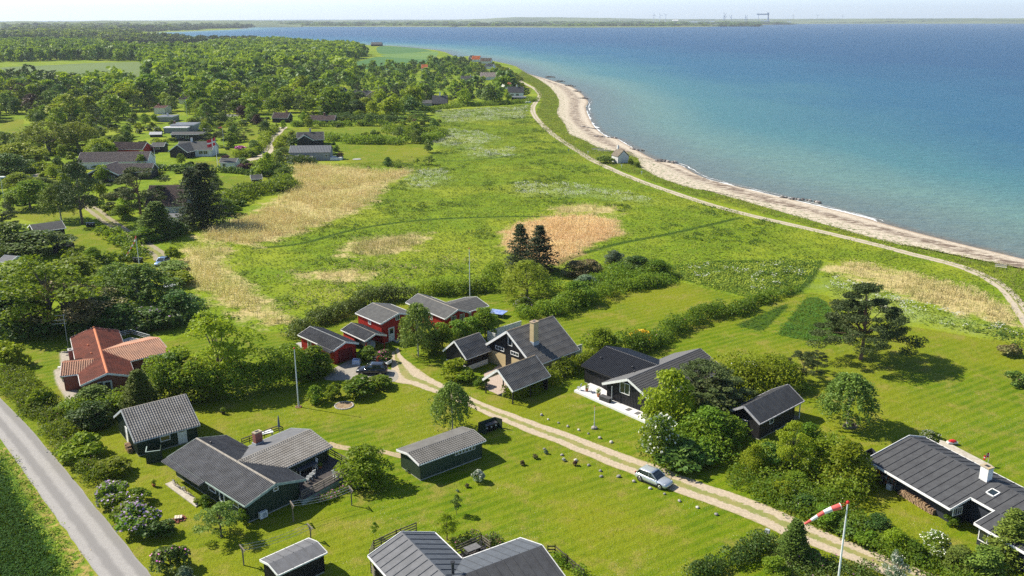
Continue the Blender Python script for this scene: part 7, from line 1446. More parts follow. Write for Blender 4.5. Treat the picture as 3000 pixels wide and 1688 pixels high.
boulders([(H1(118, 860), 15, 'first boulder of the row, uppermost beside the track below the flowering hedge'), (H1(180, 902), 11, 'second boulder of the row beside the track'), (H1(278, 935), 10, 'small third boulder of the row beside the track'), (H1(365, 968), 13, 'flat pale boulder in yellowed grass beside the track'),
          (H1(468, 1002), 13, 'boulder left of the short pole'), (H1(560, 1036), 10, 'flat sunken stone just right of the short pole'), (H1(668, 1078), 15, 'boulder below right of the short pole'), (H1(775, 1118), 16, 'last boulder of the upper row, nearest the flowering hawthorn'),
          (H1(145, 1182), 13, 'round boulder beside the grey-blue bush'), (H1(310, 1238), 14, 'flat pale boulder on the lawn near the tiny white plant'), (H1(440, 1288), 15, 'boulder with the red-leaved barberry'), (H1(562, 1335), 14, 'pinkish boulder in the lower row'), (H1(672, 1388), 15, 'dark-topped boulder left of the silver car'), (H1(680, 1440), 15, 'flat dark stone slab in the grass left of the silver car'),
          (H1(845, 1442), 18, 'boulder just behind the rear wheel of the silver car'), (CA(205, 990), 15, 'white boulder touching the silver car at its rear wheel'), (CA(775, 1235), 16, 'reddish boulder under the door of the silver car'), (CA(1290, 1430), 12, 'pale stone in the lawn below the front wheel'),
          (H4(160, 275), 17, 'grey boulder in the row below the silver car'), (H4(370, 350), 15, 'upright pale boulder in the row below the silver car'), (H4(588, 432), 17, 'last white boulder at the lower end of the row')], 'boulders lining the gravel track', None)
# bin shelters
def bin_(label, P, ang, z=0, col=BLACKP, grp=None):
    g = thing('wheelie_bin', label, 'bin', (P[0], P[1], z), ang, grp); mb = MB(); mb.add([(-.24, -.27, .06), (.24, -.27, .06), (.24, .27, .06), (-.24, .27, .06), (-.29, -.35, .95), (.29, -.35, .95), (.29, .35, .95), (-.29, .35, .95)], [(3, 2, 1, 0), (4, 5, 6, 7), (0, 1, 5, 4), (1, 2, 6, 5), (2, 3, 7, 6), (3, 0, 4, 7)]); mb.build('body', col, g)
    mb = MB(); mb.ob((-.31, -.38, .95), (.62, 0, 0), (0, .76, 0), (0, 0, .07)); mb.tube([(-.25, .4, .98), (.25, .4, .98)], .03, 6); mb.build('lid', mt('bin_lid', (.06, .06, .065), None, .35, 4, spec=.6), g); mb = MB(); mb.tube([(-.3, .3, .1), (.3, .3, .1)], .1, 8); mb.build('wheel', RUBBER, g); mb = MB(); mb.box((0, -.345, .6), (.22, .03, .16)); mb.build('sticker', LENS, g)
A_, B_, C_ = [np.array(at(p)) for p in (G6(1068, 905), G6(1130, 925), G6(1325, 855))]; X_ = unit(C_ - B_); Y_ = unit(A_ - B_); Lx, Ly = dist(C_, B_), max(1.1, dist(A_, B_)); hz_ = 1.35
g = thing('bin_shelter', 'dark green open bin shelter with three wheelie bins beside the gravel track', 'bin shelter', (B_[0], B_[1], 0)); mb = MB((*B_, 0)); 
mb.ob((*(B_ + Y_ * Ly), 0), (*(X_ * Lx), 0), (*(Y_ * .08), 0), (0, 0, hz_)); mb.ob((*B_, 0), (*(X_ * .08), 0), (*(Y_ * Ly), 0), (0, 0, hz_)); mb.ob((*(B_ + X_ * Lx), 0), (*(X_ * .08), 0), (*(Y_ * Ly), 0), (0, 0, hz_))
for k in range(9): mb.ob((*(B_ + Y_ * (Ly * k / 8) - X_ * .03), 0), (*(X_ * .03), 0), (*(Y_ * .05), 0), (0, 0, hz_))
mb.build('panel', DGREEN, g)
for i in range(3): bin_(('left', 'middle', 'right')[i] + ' black wheelie bin in the green shelter by the track', B_ + X_ * (.5 + i * .72) + Y_ * .55, atan2(X_[1], X_[0]), 0, grp='bins in the green shelter')
A_, B_, C_ = [np.array(at(p)) for p in (G2(1350, 330), G2(1395, 385), G2(1510, 370))]; g = thing('bin_enclosure', 'dark green screened corner at the front of the garden shed', 'enclosure', (B_[0], B_[1], 0)); mb = MB((*B_, 0)); X_, Y_ = unit(C_ - B_), unit(A_ - B_)
Y_ = np.array((-X_[1], X_[0])) if np.dot(Y_, (-X_[1], X_[0])) > 0 else -np.array((-X_[1], X_[0]))
for o_, v_, l_ in ((B_, X_, 1.6), (B_, Y_, 1.5), (B_ + X_ * 1.6, Y_, 1.5)): mb.ob((*o_, 0), (*(v_ * l_), 0), (*(np.array((-v_[1], v_[0])) * .07), 0), (0, 0, 1.5))
mb.build('panel', DGREEN, g); mb = MB((*B_, 0)); mb.beam((*B_, 1.52), (*(B_ + X_ * 1.6), 1.52), .12, .05); mb.beam((*B_, 1.52), (*(B_ + Y_ * 1.5), 1.52), .12, .05); mb.build('top_rail', MATS['pale_green_trim'], g)
LOG = mt('split_logs', (.42, .28, .16), (.22, .15, .10), .9, 6)
def logpile(label, p, q, hh, dp, seed, n_=None):
    rd = random.Random(seed); A, B = np.array(at(p)), np.array(at(q)); L = dist(A, B); X_ = unit(B - A); Y_ = np.array((-X_[1], X_[0])); c = (A + B) / 2; g = thing('wood_pile', label, 'wood pile', (c[0], c[1], 0)); mb = MB((*c, 0)); r = .11
    for i in range(int(L / (r * 1.9))):
        top_ = hh * (1 - .35 * abs(2 * i * r * 1.9 / L - 1) ** 2) * rd.uniform(.85, 1.05)
        for k in range(int(top_ / (r * 1.8))):
            s_ = A + X_ * (i * r * 1.9 + rd.uniform(-.03, .03)); z = r + k * r * 1.8; a_ = s_ - Y_ * (dp / 2 + rd.uniform(-.06, .06)); b_ = s_ + Y_ * (dp / 2 + rd.uniform(-.06, .06)); mb.tube([(*a_, z), (*b_, z)], r * rd.uniform(.75, 1.05), 6)
    mb.build('logs', LOG, g); return g
logpile('small firewood stack at the left end of the garden shed', G1(1200, 1320), G1(1235, 1385), .9, .5, 2); logpile('long firewood pile leaning along the wall of the bottom right house', H3(700, 735), H3(1010, 925), 1.0, .55, 3); logpile('heap of pale split logs beside the light blue car', K5(1595, 535), K5(1640, 520), .8, .9, 4)
rd = random.Random(6); b = at(G2(1690, 915)); g = thing('brick_fireplace', 'heap of bricks with pale slabs on top, a garden fireplace on the left lawn', 'fireplace', (b[0], b[1], 0)); mb = MB()
for k in range(60): a_ = rd.uniform(0, 6.28); r = rd.uniform(.2, .75); mb.box((cos(a_) * r, sin(a_) * r, rd.choice((0, .08, .16)) * (1 - r)), (.24, .12, .08), rd.uniform(0, 3))
mb.build('bricks', BRICKRED, g); mb = MB(); [mb.box((-.25 + .26 * k, .05 * k, .24), (.22, .62, .10), .25) for k in range(3)]; mb.build('slab', mt('pale_slab', (.68, .60, .48), None, .9), g)
b = at(G5(510, 1188)); g = thing('round_flower_bed', 'round stone-edged bed of bare earth on the front lawn', 'flower bed', (b[0], b[1], 0)); mb = MB()
for k in range(34): a_ = k * 2 * pi / 34; mb.ball((cos(a_) * 1.22, sin(a_) * 1.22, .05), .13, 6, 5, (1, 1, .8), .1, rd)
mb.build('edging', mt('pale_granite', (.5, .5, .5)), g); mb = MB(); mb.tube([(0, 0, 0), (0, 0, .07)], 1.18, 24); mb.build('soil', mt('soil', (.20, .13, .08), (.34, .26, .15), .95, 5, .03), g)
b = at(G5(1950, 300), .8); g = thing('trampoline', 'blue-covered trampoline behind the pollarded trees', 'trampoline', (b[0], b[1], 0)); mb = MB(); mb.box((0, 0, .72), (3.2, 2.3, .08), R(-25)); mb.build('cover', mt('blue_tarp', (.16, .24, .52), (.30, .38, .62), .6, 2), g)
for x, y in ((-1.4, -.4), (1.1, -1.3), (-1.0, 1.4), (1.4, .4)): mb = MB(); mb.beam((x, y, 0), (x, y, .72), .05); mb.build('leg', CHROME, g)
b = at(G5(625, 788)); g = thing('bulk_bag', 'white bulk bag with blue print in front of the red garage door', 'bag', (b[0], b[1], 0)); mb = MB(); mb.add([(-.62, -.5, 0), (.62, -.5, 0), (.66, .5, 0), (-.6, .52, 0), (-.55, -.45, .62), (.5, -.4, .55), (.55, .42, .62), (-.5, .45, .7)], [(3, 2, 1, 0), (4, 5, 6, 7), (0, 1, 5, 4), (1, 2, 6, 5), (2, 3, 7, 6), (3, 0, 4, 7)]); mb.build('sack', mt('sack_white', (.66, .70, .80), (.55, .60, .74), .8, 4), g)
mb = MB(); [mb.beam((-.35 + .25 * k, -.2, .655), (-.15 + .25 * k, .2, .68), .07, .01) for k in range(3)]; mb.beam((-.3, -.2, .66), (.35, -.1, .64), .07, .01); mb.build('print', mt('print_blue', (.04, .12, .5), None), g)
b = at(G5(700, 570)); b = (CARP.O + CARP.X * -.6 - 0 * CARP.Y); g = thing('covered_boat', 'grey covered boat on a trailer under the red carport', 'boat', (b[0], b[1], 0), CARP.ang); mb = MB(); mb.tube([(-2.2, 0, .8), (-1.6, 0, .75), (0, 0, .75), (1.6, 0, .8)], [.25, .75, .85, .7], 10); mb.build('cover', mt('tarp_grey', (.45, .47, .48), (.33, .35, .36), .8, 2), g); mb = MB(); mb.box((0, 0, .2), (3.6, 1.2, .12)); mb.build('trailer_frame', CHROME, g); [MB().tube([(x, y, .28), (x, y + .12, .28)], .28, 12).build('wheel', RUBBER, g) for x in (0,) for y in (-.85, .72)]
for i, (p, l) in enumerate(((CB(1360, 470), 'left'), (CB(1470, 480), 'middle'), (CB(1590, 500), 'right'))): bin_(l + ' of three dark wheelie bins behind the dark crossover', at(p), R(-20), 0, grp='bins behind the dark crossover')
b = at(CB(1800, 560)); g = thing('small_trailer', 'small car trailer with an orange board under the pink rose bush', 'trailer', (b[0], b[1], 0), R(-25)); mb = MB(); mb.box((0, 0, .45), (2.0, 1.15, .06)); mb.build('bed', GREYTRIM, g); mb = MB(); mb.box((-.9, 0, .5), (.05, 1.15, .75)); mb.build('board', mt('orange_board', (.60, .10, .04), None, .6), g); mb = MB(); mb.box((.98, 0, .4), (.06, 1.2, .45)); mb.build('tailgate', WHITE, g)
for y in (-.66, .6): mb = MB(); mb.tube([(0, y, .3), (0, y + .12, .3)], .3, 12); mb.build('wheel', RUBBER, g)
# white deck furniture of the black house
for i, (p, a_) in enumerate(((H1(470, 622), 60), (H1(575, 645), 100))): chair(('white slatted chair at the upper corner of the white deck', 'white garden chair between the two planters on the white deck')[i], p, .3, R(a_), WHITEW if i else GREYTRIM)
pot('small planter with green bush on the white deck, left', H1(545, 632), .3, .25, L_BRI, .8); pot('large planter with green bush beside the dark storage box', H1(655, 685), .3, .28, L_BRI, 1.1)
b = at(H1(722, 722), .3); g = thing('storage_box', 'dark storage bench on the white deck beside the post', 'storage box', (b[0], b[1], .3), DE.ang + pi / 2 * 0 + R(-88)); mb = MB(); mb.box((0, 0, 0), (1.7, .75, .55)); mb.build('body', mt('rattan', (.05, .05, .05), None, .7), g); mb = MB(); mb.box((0, 0, .55), (1.76, .8, .06)); mb.build('lid', mt('lid_grey', (.10, .10, .105), None, .6), g)
for i, p in enumerate((H1(940, 805), H1(1025, 840))): b = at(p, .3); mb = MB(); mb.box((0, 0, 0), (.9, .6, .03)); q = mb.build('door_mat', mt('mat_grey', (.16, .16, .16), None, .95)); q.location = (b[0], b[1], .3); q.rotation_euler = (0, 0, DE.ang); tag(q, ('left', 'right')[i] + ' grey door mat lying on the white deck', 'door mat', 'mats on the white deck')
def post_box(label, p, hh=.9):
    b = at(p); g = thing('letterbox', label, 'letterbox', (b[0], b[1], 0), R(-40)); mb = MB(); mb.box((0, 0, 0), (.07, .07, hh)); mb.build('post', WOOD, g); mb = MB(); mb.box((0, 0, hh), (.45, .3, .38)); mb.build('box', GREYTRIM, g)
post_box('grey letterbox on a post at the flowering hawthorn', H1(1150, 1215), 1.0); post_box('grey box on a post at the end of the bottom hedge', H4(1172, 730), .9)
# fences of the gabled house
def fence(label, P, hh, mat, name='fence', gap=.0, step=.14, cat='fence', top=None, grp=None):
    P = [np.array(at(p)) for p in P]; c = P[0]; g = thing(name, label, cat, (c[0], c[1], 0), group=grp); mb = MB((*c, 0)); mp = []
    for A, B in zip(P[:-1], P[1:]):
        L = dist(A, B); X_ = unit(B - A); n_ = int(L / step)
        for k in range(n_): mb.ob((*(A + X_ * k * step), .05), (*(X_ * (step - gap)), 0), (*(np.array((-X_[1], X_[0])) * (.03 + .02 * (k % 2))), 0), (0, 0, hh - .05))
        mb.beam((*A, hh), (*B, hh), .09, .05)
        for k in range(int(L / 2) + 2): q = A + (B - A) * min(1, k * 2 / L); mp.append(MB((*c, 0)).beam((*q, 0), (*q, hh + .03), .09))
    mb.build('boards', mat, g); [m_.build('post', mat if top is None else top, g) for m_ in mp]; return g
fence('white board fence behind the ridge of the gabled house', [Z1(370, 545), Z1(245, 510), Z1(760, 345)], 1.6, WHITEW); fence('short white board fence at the right eave of the gabled house', [Z1(1560, 745), Z1(1680, 710)], 1.6, WHITEW)
fence('black screen with white top rail at the eave of the gabled house', [Z1(1150, 925), Z1(1240, 985), Z1(1390, 925), Z1(1320, 870)], 1.7, BLACKW, 'screen', cat='screen')
fence('blue-black board screen at the left end of the bottom right house', [H3(490, 520), H3(440, 470), H3(365, 510)], 2.0, MATS['blue_black_boards'], 'screen', cat='screen')
def railfence(label, P, hh, mat, z=0, name='rail_fence', rails=(.3, .6, .9), cat='fence', step=1.8):
    P = [np.array(at(p, z)) for p in P]; c = P[0]; g = thing(name, label, cat, (c[0], c[1], z)); mb = MB((c[0], c[1], z)); mp = []
    for A, B in zip(P[:-1], P[1:]):
        L = dist(A, B)
        for r_ in rails: mb.beam((*A, z + hh * r_), (*B, z + hh * r_), .03, .13)
        for k in range(int(L / step) + 2): q = A + (B - A) * min(1, k * step / L); mp.append(MB((c[0], c[1], z)).beam((*q, z), (*q, z + hh + .05), .09))
    mb.build('rails', mat, g); [m_.build('post', mat, g) for m_ in mp]; return g
railfence('wooden rail fence right of the bottom middle house', [G4(2330, 770), G4(2385, 770), G4(2480, 850), G4(2600, 955)], 1.2, RAILM); railfence('wooden railing along the left eave of the bottom middle house', [G4(1340, 590), G4(1190, 650), G4(1020, 730), G4(990, 800), G4(1000, 900), G4(1030, 960)], 1.1, MATS['grey_wood'], .6, rails=(.2, .45, .7, .95))
t, q, c = platform('terrace_deck', 'sunken terrace between the two roofs of the bottom middle house', 'terrace', [G4(1640, 765), G4(1830, 680), G4(1900, 735), G4(1770, 860), G4(1700, 850)], .25, DKWOOD)
railfence('board railing around the terrace of the bottom middle house', [G4(1640, 760), G4(1830, 675), G4(1900, 730)], 1.0, WOOD, .25)
b = at(G4(1762, 755), .25); g = thing('patio_table', 'square grey table on the terrace of the bottom middle house', 'table', (b[0], b[1], .25), R(35)); mb = MB(); mb.box((0, 0, .7), (1.5, .95, .05)); mb.build('tabletop', mt('grey_top', (.17, .17, .17), None, .7), g)
for x in (-.65, .65): mb = MB(); mb.box((x, 0, 0), (.08, .7, .7)); mb.build('leg', DKMETAL, g)
for i, (p, a_) in enumerate(((G4(1805, 735), 215), (G4(1838, 758), 200), (G4(1705, 785), 45), (G4(1735, 812), 40))): chair(('upper left', 'upper right', 'lower left', 'lower right')[i] + ' dark rounded chair at the square terrace table', p, .25, R(a_ - 90), DKMETAL, 'dark chairs at the terrace table')
# bottom right house things
t, q, c = platform('plank_terrace', 'pale plank terrace running along the far eave of the bottom right house', 'terrace', [H3(1050, 262), H3(1120, 285), H3(1510, 488), H3(1440, 500), H3(1040, 300)], .15, PALEWOOD)
b = at(H3(1155, 305)); g = thing('ride_on_toy', 'red and white children pedal car on the plank terrace', 'toy', (b[0], b[1], .16)); mb = MB(); mb.ball((0, 0, .3), .38, 8, 6, (1.4, .8, .6)); mb.build('body', REDB, g); mb = MB(); mb.box((0, 0, .05), (1.2, .5, .2)); mb.build('base', WHITE, g)
b = at(H3(1465, 480), .15); g = thing('table_flag', 'small flag on a stick at the edge of the plank terrace', 'flag', (b[0], b[1], .15)); mb = MB(); mb.tube([(0, 0, 0), (0, 0, 1.5)], .02, 5); mb.build('pole', POLEW, g); wave_flag(g, .75, .6, 1.5, 6, .5)
A_, B_ = np.array(at(H3(530, 640))), np.array(at(H3(670, 705))); c = (A_ + B_) / 2; ang = atan2(*(B_ - A_)[::-1]); g = thing('potting_bench', 'weathered potting bench against the wall of the bottom right house', 'bench', (c[0], c[1], 0), ang); L = dist(A_, B_); mb = MB(); mb.box((0, 0, .85), (L, .6, .06)); mb.build('top', WOOD, g); mb = MB(); mb.box((0, .1, .3), (L * .9, .4, .04)); mb.build('shelf', WOOD, g)
for x in (-L / 2 + .1, 0, L / 2 - .1): mb = MB(); mb.box((x, 0, 0), (.09, .5, .85)); mb.build('leg', WOOD, g)
TERR = mt('terracotta', (.4, .16, .08)); rd = random.Random(5)
for i in range(8): P = A_ + (B_ - A_) * (i + .5) / 8 + rd.uniform(-.05, .05); mb = MB(); mb.tube([(0, 0, 0), (0, 0, .22)], [.09, .14], 10); q = mb.build('flower_pot', [TERR, WOOD, GREYTRIM][i % 3]); q.location = (P[0], P[1], .91); tag(q, ('terracotta', 'brown', 'grey')[i % 3] + ' flower pot number %d from the left on the potting bench' % (i + 1), 'flower pot', 'flower pots on the potting bench')
for i, (x, m_) in enumerate(((-.3, TERR), (.5, TERR))): mb = MB(); mb.tube([(0, 0, 0), (0, 0, .28)], [.12, .18], 10); q = mb.build('flower_pot', m_); P = c + np.array((cos(ang), sin(ang))) * x; q.location = (P[0], P[1], .34); tag(q, ('left', 'right')[i] + ' large terracotta pot on the shelf under the potting bench', 'flower pot', 'pots under the potting bench')
b = at(H3(607, 695)); mb = MB(); mb.box((0, 0, 0), (.55, .35, .6)); q = mb.build('white_crate', WHITE); q.location = (b[0], b[1], 0); q.rotation_euler = (0, 0, ang); tag(q, 'white cupboard box standing under the potting bench', 'box')
hp = BRM.w(BRM.l(at(H3(505, 600), 1.0))[0], 0, 0); P = A_ - unit(B_ - A_) * .5; mb = MB(); [mb.tube([(r * cos(k * pi / 8), 0, 1.2 + r * sin(k * pi / 8)) for k in range(17)], .03, 5, False) for r in (.30, .25)]; q = mb.build('garden_hose', mt('hose_yellow', (.75, .42, .02), None, .5)); q.location = (P[0], P[1], 0); q.rotation_euler = (0, 0, ang); tag(q, 'coiled yellow garden hose hanging at the corner of the bottom right house', 'hose')
b = at(H3(333, 462)); mb = MB(); mb.tube([(0, 0, 0), (0, 0, .5)], [.2, .3], 10); q = mb.build('orange_bucket', mt('orange_plastic', (.65, .14, .03), None, .5)); q.location = (b[0], b[1], 0); tag(q, 'orange bucket at the screen behind the two-stemmed tree', 'bucket')
b = at(H2(1775, 910)); g = thing('wooden_planter', 'grey wooden box at the foot of the weeping birch', 'planter', (b[0], b[1], 0), R(10)); mb = MB(); [mb.box(c_, d_) for c_, d_ in (((0, -.4, 0), (1.6, .08, .3)), ((0, .4, 0), (1.6, .08, .3)), ((-.8, 0, 0), (.08, .8, .3)), ((.8, 0, 0), (.08, .8, .3)))]; mb.build('frame', WOOD, g)
# tiled house terrace
q = [at(G1(x, y)) for x, y in ((1140, 330), (1230, 300), (1420, 330), (1340, 400), (1180, 400))]; c = np.mean(q, 0); g = thing('stone_terrace', 'paved terrace with post and rail fence behind the tiled house', 'terrace', (c[0], c[1], 0)); mb = MB((*c, 0)); mb.prism(q, 0, .3); mb.build('paving', CONCRETE, g)
rail(g, c, at(G1(1130, 290), .3), at(G1(1235, 265), .3), .3, GREYTRIM, 1.0, 2, (.4, .7)); rail(g, c, at(G1(1235, 265), .3), at(G1(1420, 320), .3), .3, GREYTRIM, 1.0, 2, (.4, .7))
chair('white garden chair on the gravel beside the tiled house', G1(565, 590), 0, R(100), WHITE)
pot('stone tub with plant by the brick wall of the tiled house', G1(605, 700), 0, .3, L_MID, .5, CONCRETE)
# left middle distance
b = at(K5(1800, 730)); g = thing('hot_tub', 'round wooden hot tub with grey lid at the reed edge', 'hot tub', (b[0], b[1], 0)); mb = MB(); mb.tube([(0, 0, 0), (0, 0, 1.0)], [1.1, 1.15], 20); mb.build('tub', WOOD, g); mb = MB(); mb.tube([(0, 0, 1.0), (0, 0, 1.08)], 1.2, 20); mb.build('lid', GREYTRIM, g); mb = MB(); mb.tube([(-1.0, .4, 0), (-1.0, .4, 2.0)], .08, 8); mb.build('stove_pipe', DKMETAL, g)
for (V_, xs, y, z, grp) in ((K4, (885, 915, 945), 1085, 0, 'bins behind the crooked pine'), (K5, (1430, 1465, 1500), 430, 0, 'bins below the pennant hedge')):
    for i, x in enumerate(xs): bin_(('left', 'middle', 'right')[i] + ' of three black ' + grp, at(V_(x, y)), R(-5), 0, grp=grp)
b = at(K6(1155, 655)); mb = MB(); mb.box((0, 0, 0), (2.6, 1.6, .7), R(-10)); q = mb.build('white_trailer', WHITE); q.location = (b[0], b[1], 0); tag(q, 'white covered trailer beside the low dark annex above the reeds', 'trailer')
b = at(K6(1705, 622)); mb = MB(); mb.tube([(0, 0, 0), (0, 0, .15)], 1.6, 14); q = mb.build('fire_pit', CONCRETE); q.location = (b[0], b[1], 0); tag(q, 'pale round fire pit on the sunlit lawn above the reeds', 'fire pit')
g = thing('light_car', 'small pale blue car half hidden behind the straight dark hedge', 'car', (*at(K6(285, 705)), 0), R(5)); mb = MB(); mb.ball((0, 0, .7), .9, 12, 8, (2.3, .95, .55)); mb.build('body', MATS['sack_white'], g); mb = MB(); mb.ball((-.2, 0, 1.15), .75, 12, 8, (1.4, .9, .5)); mb.build('glazing', GLASS, g)
for x in (-1.3, 1.3):
    for y in (-.75, .75): mb = MB(); mb.tube([(x, y - .1, .32), (x, y + .1, .32)], .32, 12); mb.build('wheel', RUBBER, g)
# ================================================================ the beach
def rockpile(label, V_, x, y, w_, h_, seed, n_=34, grp='boulder groynes in the surf'):
    rd = random.Random(seed); b = at(V_(x, y), SEA); d = sqrt(b[0] ** 2 + b[1] ** 2); L = w_ * d / FPX; g = thing('rock_groyne', label, 'rock pile', (b[0], b[1], SEA - .2), 0, grp); mb = MB()
    for k in range(n_): u = rd.uniform(-.5, .5); v = rd.uniform(-.5, .5); r = rd.uniform(.5, 1.2) * h_; mb.ball((u * L, v * L * .45 - u * L * .4, rd.uniform(0, h_ * 1.2) * (1 - abs(2 * u) ** 2)), r, 7, 5, (1.2, 1, .8), .2, rd)
    mb.build('stones', mt('wet_stone', (.11, .10, .095), (.20, .18, .16), .8, 2, .05), g)
for i, (x, y) in enumerate(((755, 222), (838, 258), (925, 298), (985, 345), (1040, 405))): rockpile(('farthest', 'second', 'middle', 'fourth', 'nearest')[i] + ' of five dark boulder groynes at the bend of the beach', K7, x, y, 30 if i != 3 else 24, .7, i + 3)
rd = random.Random(12)
def rocks(lab, grp, pts, V_, n_, w0, w1, z=SEA):
    c = crm([at(V_(*p), z) for p in pts], .4)
    for k in range(n_):
        P = c[int(len(c) * (k + rd.random() * .6) / n_) % len(c)] + np.array((rd.uniform(-.4, .4), rd.uniform(-.5, .5))); r = rd.uniform(w0, w1); mb = MB(); mb.ball((0, 0, r * .2), r, 7, 5, (1.2, 1, .7), .2, rd); q = mb.build('beach_rock', MATS['wet_stone'] if k % 3 else STONE); q.location = (P[0], P[1], SEA + .12); tag(q, lab, 'rock', grp)
rocks('dark rock in the low stone line crossing the beach at the bend', 'rocks of the upper stone line', [(985, 650), (1040, 648), (1110, 660), (1175, 665)], K7, 14, .3, .7); rocks('rock in the stone line crossing the beach above the hut', 'rocks of the lower stone line', [(1120, 728), (1200, 732), (1270, 738), (1330, 745)], K7, 14, .35, .8)
rocks('rock at the water edge beyond the white hut', 'rocks beyond the hut', [(1440, 835), (1500, 845), (1570, 848)], K7, 7, .3, .8); rocks('boulder at the water edge right of the hut', 'boulders right of the hut', [(1660, 938), (1710, 940), (1760, 945), (1820, 955)], K7, 10, .4, 1.1); rocks('boulder at the water edge in the small stone spit', 'boulders of the small stone spit', [(1960, 497), (2000, 503), (2040, 506), (2060, 512)], F, 14, .35, .8)
def bench(label, p, L=1.8, ang=0): 
    b = at(p); g = thing('bench', label, 'bench', (b[0], b[1], 0), R(ang)); mb = MB(); mb.box((0, 0, .42), (L, .42, .06)); mb.build('seat', PALEWOOD, g); mb = MB(); mb.box((0, .22, .62), (L, .05, .3)); mb.build('backrest', PALEWOOD, g)
    for x in (-L / 2 + .2, L / 2 - .2): mb = MB(); mb.box((x, 0, 0), (.08, .4, .42)); mb.build('leg', PALEWOOD, g)
bench('pale bench beside the bush left of the beach hut', K7(1165, 845), 5, -8); bench('second pale bench, nearer the beach hut', K7(1215, 858), 5, -12); bench('bench on the bank between the path and the far right end of the beach', H6(2190, 232), 2.2, -30)
b = at(K2(2180, 778)); mb = MB(); mb.tube([(-2.2, 0, .3), (-1, 0, .45), (1, 0, .45), (2.4, 0, .3)], [.1, .6, .6, .1], 8); q = mb.build('rowing_boat', WHITE); q.location = (b[0], b[1], 0); q.rotation_euler = (0, 0, R(15)); tag(q, 'white upturned rowing boat in the grass near the coast house', 'boat')
for i, (V_, x, y) in enumerate(((K7, 915, 858), (K7, 1080, 875), (K7, 1535, 1048), (K7, 1365, 990))): b = at(V_(x, y)); mb = MB(); mb.box((0, 0, 0), (.12, .12, .8)); mb.box((0, 0, .8), (.5, .1, .35)); q = mb.build('path_sign', WHITE if i else mt('sign_blue', (.05, .12, .4))); q.location = (b[0], b[1], 0); tag(q, ('small blue sign on the meadow side of the coast path', 'small white post on the sea side of the coast path', 'small white sign board right of the beach hut', 'low white marker below the beach hut')[i], 'sign')
# ================================================================ woods and far shore
rb = np.random.RandomState(21)
HB = [o for o in S.objects if o.parent is None and o.type == 'EMPTY' and any(c.name.startswith(('roof', 'wall')) for c in o.children)]
def blocked(x, y, m=0):
    for o in HB:
        d = hypot(x - o.location.x, y - o.location.y)
        if d < 7.5 + m: return True
        t = o.location.y - y                          # keep the view of a house open
        if 0 < t < 15 + o.location.y * .03 and abs(x - o.location.x * y / o.location.y) < 6: return True
    return False
CLEAR = [lawn_polys[i] for i in range(1, len(lawn_polys))] + [W(F, q) for q in [[(-90, 158), (200, 152), (372, 155), (378, 212), (250, 205), (-90, 196)], [(820, 170), (960, 128), (1100, 118), (1160, 145), (1150, 152), (1000, 172), (860, 180)],
    [(700, 325), (715, 320), (690, 345), (640, 405), (620, 400), (660, 365)], [(415, 440), (470, 440), (470, 470), (415, 470)], [(225, 118), (480, 115), (440, 137), (300, 134)], [(555, 100), (860, 100), (1000, 110), (1100, 118), (960, 132), (800, 122)],
    [(480, 88), (620, 100), (690, 107), (400, 90)]]] + reed_polys
FOREST = W(F, [(-90, 330), (60, 300), (120, 340), (260, 330), (330, 300), (420, 285), (520, 310), (640, 305), (720, 292), (860, 298), (1000, 300), (1080, 282), (1150, 268), (1290, 262), (1320, 250), (1312, 222), (1280, 200), (1235, 178), (1160, 156), (1090, 152), (1000, 172), (860, 178), (760, 186), (560, 196), (380, 212), (300, 200), (-90, 205)])
BIGWOOD = W(F, [(372, 214), (372, 160), (480, 135), (560, 118), (700, 112), (830, 118), (900, 130), (955, 150), (930, 165), (830, 180), (700, 190), (560, 198)])
BELT = W(F, [(-90, 172), (-90, 118), (150, 116), (330, 122), (480, 136), (420, 150), (372, 163), (200, 158)])
SHORE_SCRUB = W(F, [(1130, 166), (1160, 152), (1235, 160), (1290, 182), (1310, 200), (1330, 240), (1322, 262), (1290, 262), (1250, 200)])
def spots(poly, sp, mg=3, k=30, wob=.0):
    lo, hi = poly.min(0), poly.max(0); xs = np.arange(lo[0], hi[0], sp); ys = np.arange(lo[1], hi[1], sp); X_, Y_ = np.meshgrid(xs, ys); X_ = X_ + rb.uniform(-.42, .42, X_.shape) * sp; Y_ = Y_ + rb.uniform(-.42, .42, Y_.shape) * sp
    x, y = X_.ravel(), Y_.ravel(); m = sdf(poly, x, y) > 0; x, y = x[m], y[m]
    m = np.abs(x) < y * .66 + 20; x, y = x[m], y[m]                       # within what the lens can see, and some more
    m = multi(CLEAR, x, y) < 1.0; x, y = x[m], y[m]; m = sdf(LAND, x, y) > 6; return np.array([(a, b) for a, b in zip(x[m], y[m]) if not blocked(a, b, mg)])
P1 = spots(FOREST, 12.5); P1 = P1[np.argsort(P1[:, 1])]; P2 = spots(BIGWOOD, 12); P3 = spots(BELT, 13); P4 = spots(SHORE_SCRUB, 6)
GR = {'p': 'dark pines in the holiday wood', 'b': 'broadleaf trees in the holiday wood', 'g': 'bushes in the holiday gardens'}
def where(x, y):
    px = proj((x, y, 0))[0]
    return ('at the far left of the photo' if px < 500 else 'above the long black house and its flagpole' if px < 800 else 'between the flagpole garden and the tiled-gable house' if px < 1130 else 'on the coast side of the wood')
def short(l):
    for k in (' with ', ' behind ', ' beside ', ' standing ', ' in front ', ' among ', ' below ', ' by ', ' right of ', ' above ', ' half ', ' in ', ' left of ', ' between ', ' alone ', ' deep ', ' peeping ', ' hidden '):
        if k in l[8:]: l = l[:l.index(k, 8)]
    return ' '.join(l.split()[:5])
